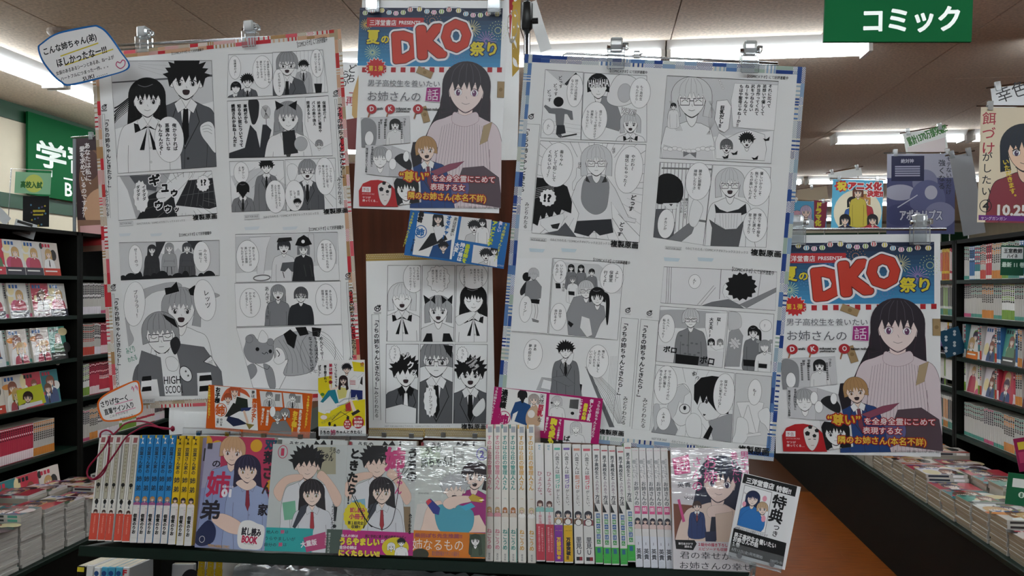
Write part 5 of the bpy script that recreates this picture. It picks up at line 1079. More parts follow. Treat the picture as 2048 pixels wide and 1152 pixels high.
P.v('いくつになっても', 1545, 150, 32, K1, b=.04, adv=1.06); P.v('弟は姉に', 1487, 152, 40, '#b0203a', b=.05, adv=1.1); P.v('振り回されっ', 1425, 170, 32, K1, b=.04, adv=1.06); P.v('ぱなし！', 1362, 170, 33, K1, b=.04)
P.ell(1488, 365, 22, 20, '#8f1f28'); P.ell(1395, 505, 24, 18, '#4f8a3a'); P.ell(1410, 765, 40, 26, '#efe3e6', line='#b5323a'); P.hz('PORTIONS OF COMIC LIFE', 1380, 820, 1720, 850, '#8a8750', rot=-.5)
P.ell(1800, 820, 68, 72, '#b81f2e'); P.ell(1680, 845, 46, 56, '#b81f2e'); P.hz('第１巻は', 1752, 768, 1850, 792, '#f3e9e9', b=.05); P.hz('発売即', 1755, 805, 1848, 835, '#f3e9e9', b=.06); P.hz('重版!!!', 1755, 845, 1845, 875, '#f3e9e9', b=.06); P.hz('最新', 1655, 805, 1702, 825, '#f3e9e9', b=.05); P.hz('第２巻', 1644, 832, 1714, 855, '#f3e9e9', b=.06); P.hz('発売!', 1655, 864, 1705, 884, '#f3e9e9', b=.05)
P.hz('うちの', 1368, 915, 1480, 955, K1, b=.05); P.hz('姉', 1488, 905, 1545, 970, '#b23a62', b=.04); P.hz('ちゃんときたら！', 1552, 915, 1850, 952, K1, b=.05); P.hz('みどりわたる', 1370, 890, 1480, 904, K1)
logo(P, 1845, 160, 16, '#b8402a'); flush(P, 'card_print', r, INKG)
P, r = smallcard([(822, 422), (1020, 444), (1007.5, 540), (807, 507.5)], 1.24, 'blue comic strip card tilted across the middle of the board', 'card')
BL_ = '#1668ae'; P.frame(720, 400, .41667); P.full(BL_); P.z = 1e-4
q = [(280, 62), (474, 78), (440, 285), (252, 262)]; P.poly(q, '#eeeeec'); P.clip(q)
P.poly([(340, 160), (400, 150), (420, 190), (300, 240), (280, 245)], '#15161a'); P.poly([(350, 130), (400, 120), (420, 160), (370, 200)], '#e9e9ea', line='#555'); P.poly([(350, 220), (440, 190), (430, 285), (330, 275)], '#1f4f86'); person(P, 375, 90, 24, hair='#1a1a1e', style='long', skin='#f0ddd2', bust=False, lw=1.2, long=1.4); person(P, 400, 225, 22, hair='#1a1a1e', style='spiky', skin='#f0ddd2', bust=False, lw=1.2); P.cl = None
for q in ([(488, 80), (632, 95), (620, 215), (470, 190)], [(545, 215), (662, 235), (658, 322), (535, 300)]): P.poly(q, '#e2e2e2'); P.clip(q); person(P, q[0][0]+60, q[0][1]+50, 26, hair='#1a1a1e', style='spiky', cloth='#ccc', body='plain', lw=1.2, mouth='open'); person(P, q[0][0]+100, q[0][1]+30, 18, hair='#1a1a1e', style='long', cloth='#eee', body='plain', lw=1.2); P.cl = None
P.z = 6e-4; P.v('暴君', 298, 55, 27, K1, b=.06, rot=.1); P.ell(292, 152, 28, 29, '#eeeeec', line=BL_, lw=4); P.hz('姉', 273, 134, 311, 170, BL_, b=.05); P.v('のいる日常！', 262, 185, 13, K1, b=.02, rot=.1); P.v('弟は可愛い', 462, 82, 19, K1, rot=.1); P.v('オモチャ！', 432, 74, 24, BL_, b=.05, rot=.1)
P.v('激しい', 678, 102, 18, '#eef', b=.03, rot=.1); P.v('アメとムチ', 650, 100, 25, '#c8d83a', b=.06, rot=.1); P.v('暴君姉を', 520, 212, 23, '#c8d83a', b=.05, rot=.1); P.v('持つ弟は', 496, 205, 23, '#eef2f6', b=.05, rot=.1); P.v('大変！', 470, 205, 23, '#eef2f6', b=.05, rot=.1)
P.v('うちの姉ちゃんときたら！', 258, 60, 14.5, '#d5dd5a', b=.03, rot=.14); P.v('うちの姉ちゃんときたら！', 702, 112, 16, '#d5dd5a', b=.03, rot=.14); P.hz('みどりわたる', 660, 308, 690, 318, '#eee'); flush(P, 'card_print', r, INKG)
P, r = smallcard([(990, 771.5), (1206, 799), (1197, 887), (979, 865)], 1.235, 'magenta comic strip card at the lower left corner of the blue-bordered sheet', 'card')
MG = '#b01065'; P.frame(960, 740, .14648); P.full(MG); P.z = 1e-4
q = [(302, 240), (910, 325), (870, 830), (270, 780)]; P.poly(q, '#eeeeec'); P.clip(q)
P.poly([(480, 440), (560, 420), (690, 480), (700, 600), (640, 760), (470, 700), (520, 560), (450, 600), (430, 700), (415, 600)], '#1c4a80'); P.poly([(640, 580), (760, 470), (820, 640), (800, 760), (640, 740)], '#c9a98c', sm=True); P.ell(700, 600, 50, 55, '#efe9e6', line='#777')
person(P, 735, 405, 64, hair='#b3a7a2', style='bob', skin='#f0ddd2', bust=False, lw=3); person(P, 580, 350, 66, hair='#15161a', style='short', skin='#15161a', bust=False, lw=3, eyes='none', mouth=None); P.cl = None
q = [(950, 330), (1375, 385), (1350, 675), (930, 625)]; P.poly(q, '#dfdfdf'); P.clip(q); person(P, 1050, 430, 62, hair='#cfcfd0', style='bob', cloth='#e9e9e9', body='plain', lw=3, eyes='closed', hl='#888'); P.ell(980, 447, 16, 14, K1); P.ell(1262, 590, 24, 22, K1); P.cl = None
for i in range(6): P.rect(1230+i*20, 400, 1238+i*20, 520+i*3, '#555')
q = [(1150, 680), (1530, 720), (1510, 1000), (1130, 985)]; P.poly(q, '#e6e6e6'); P.clip(q); person(P, 1310, 790, 70, hair='#d5d5d6', style='bob', cloth='#e9e9e9', body='plain', lw=3, eyes='closed', hl='#888'); P.cl = None; P.hz('ば', 1150, 895, 1230, 965, K1, b=.04)
P.z = P.top(); P.v('過保護', 348, 262, 88, K1, b=.05, rot=.06); P.ell(330, 650, 84, 88, '#eeeeec', line=MG, lw=10); P.hz('姉', 262, 590, 395, 715, MG, b=.06, rot=.08); P.v('天然', 855, 330, 68, K1, rot=.06); P.v('巨乳', 838, 470, 82, '#c02a4a', b=.05, rot=.06); P.v('な', 818, 645, 66, K1, rot=.06)
P.v('うちの姉ちゃんときたら！', 238, 235, 42, '#ecd9e4', b=.03, rot=.11); P.v('うちの姉ちゃんときたら！', 1632, 420, 46, '#ecd9e4', b=.03, rot=.1)
P.v('優しくて巨乳', 1530, 398, 50, '#f2e9ee', b=.05, rot=.08); P.v('最高の姉', 1450, 455, 57, '#e3d83c', b=.07, rot=.08); P.v('じゃないか！', 1388, 392, 47, '#f2e9ee', b=.05, rot=.08)
P.v('でも、このお姉さん', 1100, 670, 34, '#f2e9ee', b=.04, rot=.06); P.v('胸も愛も', 1015, 660, 88, '#e3d83c', b=.07, rot=.06); P.v('重すぎかも？', 925, 640, 38, '#f2e9ee', b=.04, rot=.06); flush(P, 'card_print', r, INKG)
# hand-written cards, cut out with rounded outlines
def cutcard(pts, Y, rim, label, fn, name='handwritten_card'):
    xs = [p[0] for p in pts]; ys = [p[1] for p in pts]
    s = Sheet([(min(xs), min(ys)), (max(xs), min(ys)), (max(xs), max(ys)), (min(xs), max(ys))], Y); L_ = crv([s.L(*p) for p in pts], n=6)
    r = s.paper(name, PAPERG, outline=L_, th=4e-4); tag(r, label, 'card'); s.z = 2e-4; s.poly(L_, rim, raw=True)
    c = (sum(p[0] for p in L_)/len(L_), sum(p[1] for p in L_)/len(L_)); m = .0038; inner = []
    for p in L_: d = math.hypot(p[0]-c[0], p[1]-c[1]); k = max(.1, (d-m)/d); inner.append((c[0]+(p[0]-c[0])*k, c[1]+(p[1]-c[1])*k))
    s.poly(inner, '#eeedec', raw=True); fn(s); flush(s, 'handwriting', r, INK, sub=0); return s
f_ = lambda pts, k=.3516, x0=0, y0=0: [(x0+x*k, y0+y*k) for x, y in pts]
def w1(s):
    s.frame(0, 0, .3516); q = -.27
    s.line([(345, 320), (560, 245)], '#d8c22c', 7); s.line([(370, 372), (645, 280)], '#d8c22c', 7)
    s.hz('こんな姉ちゃん(弟)', 245, 275, 575, 325, K1, b=.03, rot=q); s.hz('ほしかったなー!!!', 320, 340, 630, 385, K1, b=.03, rot=q)
    s.hz('女装のあるあるシーンとあるあ、ねーよが', 318, 408, 680, 432, K1, b=.02, rot=q); s.hz('ハートフルにつまった一作。。。', 345, 440, 640, 462, K1, b=.02, rot=q); s.hz('SUKI ……', 470, 440, 620, 462, K1, b=.02, rot=q)
    s.poly([(685, 390), (662, 372), (668, 352), (685, 358), (698, 342), (712, 350), (708, 375)], None, sm=True, line='#c02a6a', lw=5)
cutcard(f_([(215, 275), (235, 245), (330, 185), (520, 145), (570, 150), (620, 190), (690, 290), (738, 385), (600, 440), (400, 488), (345, 470), (300, 430), (240, 350)]), 1.25, '#1767ae', 'white hand-written card with a thick blue edge, corner of the red-bordered sheet', w1)
def w2(s):
    s.frame(0, 400, .3992); q = -.26
    s.line([(575, 1025), (665, 1000)], '#e08aa8', 4); s.line([(580, 1070), (680, 1040)], '#e08aa8', 4)
    s.hz('さりげなーく', 502, 1012, 650, 1042, K1, b=.03, rot=q); s.hz('直筆サイン入り', 520, 1050, 680, 1080, K1, b=.03, rot=q); s.hz('このさりげなさ', 550, 1080, 650, 1092, K1, b=.01, rot=q); s.hz('やべーっす。', 600, 1090, 680, 1100, K1, b=.01, rot=q); s.hz('↑↑', 655, 935, 690, 965, '#d85a8a', b=.02, rot=-.3)
cutcard(f_([(488, 1015), (530, 970), (620, 925), (690, 905), (705, 960), (718, 1040), (700, 1075), (620, 1102), (530, 1110), (500, 1080)], .3992, 0, 400), 1.235, '#e06a1c', 'white hand-written card with an orange edge, lower corner of the red-bordered sheet', w2)
# curled blank paper behind the cards
s = Sheet([(345, 810), (480, 806), (486, 868), (346, 866)], 1.31); s.bend = lambda u, v: .01*np.exp(-(u/.02)**2)+.004*np.sin(v*40)
tag(s.paper('blank_paper', PAPER, 16, 8), 'blank white paper curling behind the orange strip card', 'paper')
s = Sheet([(1003, -8), (1036, -8), (1040, 318), (1004, 318)], 1.40); s.bend = lambda u, v: .012*np.sin(v*14+u*30)
r = s.paper('rolled_poster', PAPERG, 6, 30); tag(r, 'curled glossy poster edge showing beside the top festival poster', 'poster')
s.poly([(s.w*.5, 0), (s.w, 0), (s.w, s.h*.45), (s.w*.62, s.h*.5)], '#b9973c', raw=True); s.poly([(s.w*.3, 0), (s.w*.6, 0), (s.w*.45, s.h*.3)], '#a8323a', raw=True); s.poly([(s.w*.25, s.h*.15), (s.w*.8, s.h*.1), (s.w*.85, s.h*.24), (s.w*.5, s.h*.3)], '#9a958a', raw=True, sm=True); flush(s, 'poster_print', r, INKG)
s = Sheet([(1072, 0), (1094, 2), (1080, 96), (1062, 112)], 1.5); s.bend = lambda u, v: .003*np.sin(v*30)
tag(s.paper('blank_board', PAPER, 4, 8), 'white board edge jutting up behind the blue-bordered sheet', 'board')
# sheet seen past the edge of the red-bordered one
s = Sheet([(640, 122), (717, 126), (716, 300), (640, 296)], 1.9)
r = s.paper('rear_poster', PAPERG, 4, 8); c_ = s.matrix() @ Vector((s.w*.5, .01, 0)); po = MB().tube([c_, (c_.x, c_.y, tz-.25)], .004, 6).obj('pole', CHROME, r); po.matrix_parent_inverse = s.matrix().inverted(); tag(r, 'poster half hidden between the red-bordered sheet and the top festival poster', 'poster'); s.z = 1e-4
s.frame(0, 0, 1); s.v('どち', 705, 128, 19, K1); s.v('らが', 692, 140, 17, K1); s.v('「再', 703, 172, 20, '#b03040'); s.poly([(717, 150), (705, 190), (704, 230), (717, 250)], '#c9a46a', sm=False); s.poly([(690, 240), (717, 235), (716, 300), (690, 298)], '#7c3a3a'); flush(s, 'poster_print', r, INKG)
# ================================================================== rods, clips and poles
def rodbetween(a, b, r_, name, label, cat='rod', ends=True):
    d = b-a; o = MB().tube([a, b], r_, 10).obj(name, CHROME, smooth=True); tag(o, label, cat); return o
clipb = MB(); 
CLEARW = mat('milky_clear_plastic', '#e9eef0', .1, trans=.7, ior=1.4)
def cl_mesh():
    m1 = MB(); m1.box(-.011, -.004, -.012, -.003, .004, .012); m1 = MB(); m1.cbox(-.013, -.012, -.022, .013, -.009, .008, .0012)
    m2 = MB(); m2.cbox(-.013, .003, -.022, .013, .006, .008, .0012); m3 = MB(); m3.cbox(-.009, -.012, .006, .009, .006, .026, .002); m4 = MB().tube([(-.014, -.003, .013), (.014, -.003, .013)], .0035, 10)
    m5 = MB(); m5.cbox(.009, -.010, .010, .018, .004, .019, .0015)
    return [m1.mesh('front_jaw', CLEAR), m2.mesh('rear_jaw', CLEAR), m3.mesh('clip_body', CLEARW), m4.mesh('hinge_pin', CHROME), m5.mesh('lever', CLEAR)]
CLM = cl_mesh()
def clip(px, py, Y, label, sc=1.0, rz=0):
    r = empty('poster_clip', atY(px, py, Y-.002), (0, rz, 0)); r.scale = (sc,)*3; tag(r, label, 'clip')
    for m_ in CLM: link(m_.name.split('.')[0], m_, None, r)
    return r
def rodpx(p, q, Y, r_, label, name='chrome_rod'): return rodbetween(atY(*p, Y), atY(*q, Y), r_, name, label)
rodpx((228, 91), (606, 71.5), 1.302, .0026, 'upper chrome rod carrying the red-bordered sheet'); rodpx((236, 99), (590, 81), 1.306, .0018, 'thin chrome rod under the upper rod of the red-bordered sheet')
clip(290, 84, 1.295, 'clear clip with white body, first along the rod of the red-bordered sheet', 1.05, -.05); clip(502, 73, 1.295, 'clear clip with white body, second along the rod of the red-bordered sheet', 1.05, -.05)
o = MB().tube([atY(*p, 1.272) for p in ((1135, 125), (1126, 118), (1126, 110), (1134, 107), (1555, 126))], .0022, 8).obj('chrome_rod', CHROME, smooth=True); tag(o, 'looped chrome rod carrying the blue-bordered sheet', 'rod')
rodpx((1135, 119), (1557, 131), 1.276, .0026, 'thicker straight chrome rod behind the top of the blue-bordered sheet')
clip(1232, 113, 1.262, 'clear clip with white body near the left end of the blue-bordered sheet', 1.15, .04); clip(1498, 120, 1.262, 'clear clip with white body near the right end of the blue-bordered sheet', 1.15, .04); clip(1273, 121, 1.285, 'small clip behind the top rod of the blue-bordered sheet', .6, .04)
rodpx((1394, 459), (1892, 458), 1.335, .0026, 'chrome rod carrying the low festival poster'); clip(1592, 463, 1.325, 'clear clip at the left of the low festival poster', 1.1); clip(1838, 462, 1.325, 'clear clip at the right of the low festival poster', 1.1)
rodpx((716, -12), (1006, -8), 1.286, .0026, 'chrome rod above the top festival poster'); clip(746, 2, 1.272, 'clear clip at the top left of the top festival poster', .9); clip(989, 6, 1.272, 'clear clip at the top right of the top festival poster', .9)
# upright pole with black joint
r = empty('pop_pole', atY(1054, 400, 1.42)); tag(r, 'upright chrome pole with a black joint behind the blue-bordered sheet', 'pole')
zt_ = atY(1054, 30, 1.42).z-r.location.z; zb_ = -.75
MB().tube([(0, 0, zb_), (0, 0, zt_)], .0065, 12).obj('pole_tube', CHROME, r, smooth=True); MB().tube([(0, 0, zt_-.002), (0, 0, zt_+.3)], .004, 12).obj('upper_tube', CHROME, r, smooth=True)
MB().tube([(0, 0, zt_-.03), (0, 0, zt_-.026), (0, 0, zt_+.022), (0, 0, zt_+.026)], [.008, .0115, .0115, .008], 12).obj('joint', BLKP, r, smooth=True); MB().tube([(.008, 0, zt_-.012), (.022, 0, zt_-.012)], .006, 10).obj('thumb_screw', BLKP, r)
r = empty('pop_pole', atY(1014, 300, 1.44)); tag(r, 'thin chrome pole beside the right edge of the top festival poster', 'pole'); MB().tube([(0, 0, -.02), (0, 0, .35)], .004, 10).obj('pole_tube', CHROME, r, smooth=True)
# ================================================================== boards standing over the aisles
def board(quad, Y, label, fn, yaw=0, rod=True, m=PAPERG, name='aisle_poster', nclip=2, pole=True):
    s = Sheet(quad, Y, yaw); r = s.paper(name, m, 8, 8); tag(r, label, 'poster'); s.z = 1e-4; s.frame(0, 0, 1); fn(s); flush(s, 'poster_print', r, INKG)
    if rod:
        MB().tube([(-.02, .004, .008), (s.w+.02, .004, .008)], .004, 8).obj('rod', CHROME, r)
        for u in ((.12, .88) if nclip == 2 else (.5,)):
            MB().box(u*s.w-.012, -.008, -.015, u*s.w+.012, .008, .03).obj('clip', CLEARW, r)
    if pole:
        c_ = s.matrix() @ Vector((s.w*.93, .014, .008)); ze = rtop if c_.x > 0 else ltop
        po = MB().tube([c_, (c_.x, c_.y, ze)], .004, 6).obj('pole', CHROME, r); po.matrix_parent_inverse = s.matrix().inverted()
    return s, r
def b1(s):
    s.full('#e6d7bb'); s.cl = [(0, 0), (s.w, 0), (s.w, s.h), (0, s.h)]; person(s, 2048, 300, 42, hair='#1b2431', style='bob', skin='#ecc9ae', cloth='#8a3a44', body='plain', lw=1, eye='#4a3a5a'); s.cl = None; s.z = s.top()
    s.v('餌づけ', 1979, 222, 27, '#b33040', b=.0, adv=1.1); s.v('がしたい。', 1975, 302, 20, '#26262a', adv=1.15); s.ell(1971, 412, 11, 12, None, line='#222', lw=1.5); s.hz('4', 1966, 404, 1977, 420, '#222', b=.03); s.hz('10.25', 1996, 410, 2052, 430, '#e9e4e0', b=.04, edge='#8a5a3a', ew=.08); s.v('いただきます。', 2010, 318, 12, '#dcc03a', b=.03, rot=-.25); s.poly([(1957, 430), (2110, 434), (2110, 445), (1957, 440)], '#6a2f7c'); s.hz('ヤングガンガン', 1962, 433, 2010, 440, '#e9dff0')
board([(1959, 215), (2110, 215), (2110, 448), (1957, 444)], atX(2034, 576, 2.02).y, 'cream poster with a dark-haired figure at the right edge over the bookcase', b1)
def b2(s):
    s.full('#b9bccf'); s.poly([(0, s.h*.3), (s.w, s.h*.3), (s.w, s.h), (0, s.h)], '#555a86', raw=True); s.cl = [(0, 0), (s.w, 0), (s.w, s.h), (0, s.h)]
    for x, y, rx, ry, c in ((1800, 385, 30, 16, '#b8bad0'), (1850, 365, 24, 26, '#8a8fb2'), (1855, 400, 34, 40, '#6a6f9c'), (1800, 430, 30, 22, '#4a4f7c'), (1880, 430, 30, 26, '#8d91b6'), (1862, 385, 12, 14, '#c9cbdc')): s.ell(x, y, rx, ry, c)
    s.rect(1783, 312, 1848, 362, '#2b2f55'); s.hz('絶対神', 1802, 318, 1826, 326, '#c9cbe0', b=.03)
    for i in range(5): s.rect(1790, 332+i*4.5, 1840, 334.5+i*4.5, '#aeb1cc')
    s.cl = None; s.z = s.top(); s.v('強くなる', 1884, 318, 14, '#2f3040', adv=1.1); s.v('モテない分だけ', 1898, 312, 11, '#2f3040'); s.hz('アポカリプス', 1800, 420, 1880, 440, '#dfe2ef', b=.05, edge='#3a3d66', ew=.12); s.line([(1795, 415), (1835, 390)], '#dfe2ef', 2)
board([(1775, 308), (1912, 307), (1908, 468), (1772, 468)], atX(1842, 576, 2.02).y, 'blue-grey poster with an armoured fantasy figure over the right bookcase', b2)
def b3(s):
    s.full('#63b9dc'); s.cl = [(0, 0), (s.w, 0), (s.w, s.h), (0, s.h)]; s.ell(1715, 425, 46, 46, '#efe6cc')
    for x, y, h_, c in ((1705, 405, '#22242c', '#3b62a8'), (1730, 400, '#c98a4a', '#b83a44'), (1716, 385, '#6a3a2a', '#c9b84a'), (1745, 440, '#2a2a30', '#c23a4a'), (1690, 440, '#22242c', '#2a2a40')): person(s, x, y, 9.5, hair=h_, style='bob', skin='#f0d6c2', cloth=c, body='plain', lw=.5)
    s.cl = None; s.z = s.top(); pts = [(1683+15*(1 if i % 2 else .75)*math.cos(math.pi*i/9), 372+13*(1 if i % 2 else .75)*math.sin(math.pi*i/9)) for i in range(18)]; s.poly(pts, '#c8323a'); s.hz('祝', 1675, 364, 1692, 380, '#ead84a', b=.06); s.hz('アニメ化', 1698, 364, 1760, 379, '#c8323a', b=.08, edge='#fff', ew=.16); s.hz('決定!!', 1735, 381, 1764, 393, '#c8323a', b=.08, edge='#fff', ew=.16)
board([(1663, 358), (1766, 361), (1764, 460), (1664, 458)], atX(1714, 576, 2.02).y, 'sky blue poster with a group of cartoon figures and red lettering', b3)
def b4(s):
    s.full('#4da3cf'); s.cl = [(0, 0), (s.w, 0), (s.w, s.h), (0, s.h)]
    person(s, 1594, 432, 9, hair='#d9a8b8', style='bob', skin='#f0d6c8', cloth='#e9dfe2', body='plain', lw=.5); person(s, 1612, 424, 11, hair='#c5b2cf', style='long', skin='#f0d6c8', cloth='#c9d3dc', body='plain', lw=.5); s.cl = None; s.z = s.top()
    s.poly([(1628, 400), (1655, 404), (1650, 460), (1628, 455)], '#8a2040'); s.v('ドラマ化', 1638, 404, 12, '#e2d23a', b=.08)
board([(1580, 402), (1655, 403), (1652, 462), (1582, 458)], atX(1617, 576, 2.02).y, 'small light blue poster beside the right edge of the blue-bordered sheet', b4)
def b5(s): s.full('#e2e6e2'); s.hz('累計1370万部突破!!', 1812, 276, 1890, 294, '#3f7a3a', b=.06, rot=-.22); s.poly([(1815, 295), (1890, 275), (1892, 304), (1815, 304)], '#d9cfcf')
board([(1810, 275), (1892, 246), (1892, 304), (1810, 302)], atX(1851, 576, 2.1).y, 'white banner with green lettering above the blue-grey poster', b5)
def b6(s): s.full('#e4e6e8'); s.hz('幸色', 1988, 178, 2048, 210, '#26262a', rot=-.2)
board([(1984, 186), (2110, 150), (2110, 212), (1985, 212)], atX(2048, 576, 2.1).y, 'white banner with brushed black lettering at the upper right', b6)
board([(1658, 352), (1722, 330), (1724, 356), (1658, 358)], atX(1690, 576, 2.1).y, 'plain pale banner above the sky blue poster', lambda s: s.full('#dfe2e0'))
board([(1595, 384), (1655, 368), (1655, 402), (1596, 402)], atX(1625, 576, 2.1).y, 'beige folded banner above the smallest aisle poster', lambda s: s.full('#b09f86'), nclip=1)
board([(1913, 315), (1957, 300), (1957, 470), (1913, 470)], atX(1935, 576, 2.08).y, 'silvery blank board standing between two aisle posters', lambda s: s.full('#a9adb2'))
def b7(s):
    s.full('#39262c'); s.cl = [(0, 0), (s.w, 0), (s.w, s.h), (0, s.h)]; s.ell(190, 360, 34, 60, '#7c5c4a'); s.ell(205, 420, 40, 44, '#c39a7c'); s.ell(180, 330, 20, 30, '#5a3f3c'); s.poly([(150, 440), (215, 440), (215, 510), (150, 510)], '#8d6a58'); s.rect(160, 452, 205, 468, '#d9a9a9'); s.rect(158, 478, 205, 490, '#b03a3a'); s.cl = None; s.z = s.top()
    s.v('あなたは私に、', 174, 285, 13, '#e8e4e4', b=.02); s.v('愛を求めているのですか？', 164, 292, 12, '#e8e4e4', b=.02)
s, r = board([(152, 276), (222, 272), (222, 500), (153, 505)], atX(187, 576, LX-.06).y, 'dark brown poster with white vertical lettering over the left aisle', b7, nclip=1)
r = empty('pop_pole', (atX(149, 576, LX-.06).x, atX(149, 576, LX-.06).y, ltop)); tag(r, 'grey upright pole at the left edge of the dark brown poster', 'pole'); MB().tube([(0, 0, 0), (0, 0, atX(149, 278, LX-.06).z-ltop)], .009, 8).obj('pole_tube', mat('grey_metal', '#6d7478', .4, metal=.6), r)
def b8(s): s.full('#8dbf9a'); s.ell(68, 367, 20, 18, '#c5cf6a'); s.hz('高校入試', 42, 362, 88, 375, '#2f6a3a', b=.05)
s, r = board([(31, 344), (103, 346), (100, 390), (29, 385)], atX(67.0, 576, LX-.12).y, 'small pale green sign hanging on a wire frame over the left bookcase', b8, rod=False, pole=False, name='section_sign')
MB().tube([(-.03, .004, -.55), (-.03, .004, .015), (s.w, .004, .015), (s.w, .004, -.02)], .003, 6).obj('wire_frame', CHROME, r)
def b9(s): s.full('#15181c'); [s.ell(62+i*7 % 34, 410+(i*13) % 50, 2, 2, ['#4a7a9a', '#a8963a', '#5a4a7a'][i % 3], n=8) for i in range(14)]; s.rect(66, 420, 90, 424, '#b8a83a'); s.rect(66, 428, 86, 431, '#b8a83a')
board([(52, 398), (104, 388), (92, 458), (40, 448)], atX(78.0, 576, LX-.1).y, 'dark curled flyer leaning on top of the left bookcase', b9, rod=False, pole=False, name='leaning_flyer')
def b10(s): s.full('#cfd3d4'); s.rect(34, 445, 66, 449, '#333'); s.rect(32, 455, 60, 470, '#8d8587')
board([(32, 438), (76, 450), (66, 480), (24, 466)], atX(54.0, 576, LX-.06).y, 'pale leaflet with a dark heading on top of the left bookcase', b10, rod=False, pole=False, name='leaflet')
board([(0, 425), (10, 400), (8, 450), (-4, 450)], atX(5.0, 576, LX-.12).y, 'white paper corner at the far left above the bookcase', lambda s: s.full('#cfd2d4'), rod=False, pole=False, name='leaflet')
# small shelf cards
def b11(s): s.full('#c9cf3a'); s.cl = [(0, 0), (s.w, 0), (s.w, s.h), (0, s.h)]; person(s, 56, 795, 10, hair='#3a2420', style='short', skin='#f0d6c2', cloth='#4a4a4a', lw=.6); s.poly([(28, 814), (84, 800), (86, 810), (28, 822)], '#eee')
board([(25, 784), (88, 766), (87, 806), (27, 822)], atX(56.5, 576, LX+.02).y, 'yellow-green promotional card with a cartoon head clipped to the left shelf', b11, rod=False, pole=False, name='shelf_card')
def b12(s): s.full('#1d4f38'); s.rect(2003, 494, 2046, 518, '#d5d9d6'); s.hz('王室教師', 2008, 497, 2042, 506, '#222', b=.04); s.hz('ハイネ', 2014, 508, 2034, 516, '#222', b=.04); s.hz('最新 11 巻', 2004, 524, 2046, 534, '#d5e5d8', b=.03)
board([(2001, 491), (2048, 491), (2048, 552), (2001, 550)], atX(2024.5, 576, RX_-.03).y, 'green price card with a white panel in front of the top right shelf', b12, rod=False, pole=False, name='shelf_card')
def b13(s): s.full('#155a3a'); s.rect(2026, 956, 2060, 978, '#d5d9d6'); s.ell(2043, 990, 6, 6, '#d5e5d8'); s.hz('8', 2041, 986, 2045, 994, '#155a3a', b=.04)
board([(2018, 946), (2070, 950), (2066, 1016), (2008, 1006)], atX(2030, 576, 1.62).y, 'green numbered price card at the right edge above the stacked comics', b13, rod=False, pole=False, name='shelf_card')
def b14(s): s.full('#8a1f4a'); s.rect(2034, 885, 2070, 895, '#c9b33a'); s.rect(2036, 905, 2070, 922, '#b03a60')
board([(2027, 880), (2075, 868), (2080, 940), (2038, 942)], atX(2051.0, 576, RX_-.06).y, 'dark magenta shelf card at the right edge of the lowest shelf', b14, rod=False, pole=False, name='shelf_card')
def b15(s): s.full('#1b4a66'); [s.ell(1892+(i*17) % 34, 658+(i*11) % 50, 3, 3, '#c9d3d8', n=8) for i in range(10)]
board([(1881, 664), (1924, 650), (1926, 706), (1888, 716)], atX(1902.5, 576, RX_-.03).y, 'dark blue leaflet with small figures leaning on the third right shelf', b15, rod=False, pole=False, name='leaflet')
# ================================================================== the tilted display shelf and its books
BACK = 0.0
TILT = 12.0
zs_ = (atY(172, 1084, 1.165).z+atY(1344, 1140, 1.165).z)/2
xa, xb = atY(166, 1090, 1.165).x, atY(1500, 1146, 1.165).x
r = empty('display_shelf', (xa, 1.158, zs_-.0015), (math.radians(-TILT), 0, 0)); tag(r, 'dark green tilted metal shelf carrying the front row of comics', 'shelf')
mb = MB(); mb.cbox(0, 0, -.004, xb-xa, .155, 0, .0008); mb.obj('shelf_board', DGREEN, r)
mb = MB(); mb.cbox(0, -.003, -.015, xb-xa, .0, .0015, .0008); mb.obj('front_lip', DGREEN, r)
mb = MB(); mb.box(0, .150, -.012, xb-xa, .155, 0); mb.obj('rear_flange', BLACK, r)
r = empty('display_backboard', (xa+.02, 1.50, 0)); tag(r, 'black backboard with perforations below the tilted display shelf', 'backboard')
MB().box(0, 0, .05, xb-xa-.06, .02, zs_-.03).obj('board', BLACK, r)
for x in (.0, xb-xa-.075): MB().box(x, -.17, .05, x+.015, 0, zs_-.06).obj('upright', BLACK, r)
MB().box(.0, -.3, .5, xb-xa-.06, 0, .515).obj('lower_shelf', DGREEN, r)
MB().box(.0, -.3, .03, xb-xa-.06, 0, .5).obj('plinth', BLACK, r)
hb = MB(); 
for i in range(27):
    for j in range(3):
        p = atY(539+i*6.2+(j % 2)*3, 1115+j*7+i*.35, 1.49)-r.location; hb.tube([p, p+Vector((0, .004, 0))], .0021, 8)
o = hb.obj('perforations', mat('wood_seen_through_holes', '#9a5a33', .5), r); o['kind'] = 'stuff'
r = empty('perforated_strip', atY(1040, 1130, 1.33)); tag(r, 'row of pale punched holes in the metal strip under the right half of the shelf', 'strip')
a = atY(1035, 1126, 1.335)-r.location; b = atY(1430, 1170, 1.335)-r.location; MB().box(a.x, a.y, b.z, b.x, a.y+.003, a.z).obj('strip', BLACK, r)
hb = MB()
for i in range(42):
    for j in range(3):
        p = atY(1046+i*8.6+(j % 2)*4.3, 1137+j*9+i*.12, 1.333)-r.location; hb.tube([p, p+Vector((0, -.001, 0))], .0023, 8)
o = hb.obj('perforations', WHITEP, r); o['kind'] = 'stuff'  # white discs: light showing through the holes, put into their colour
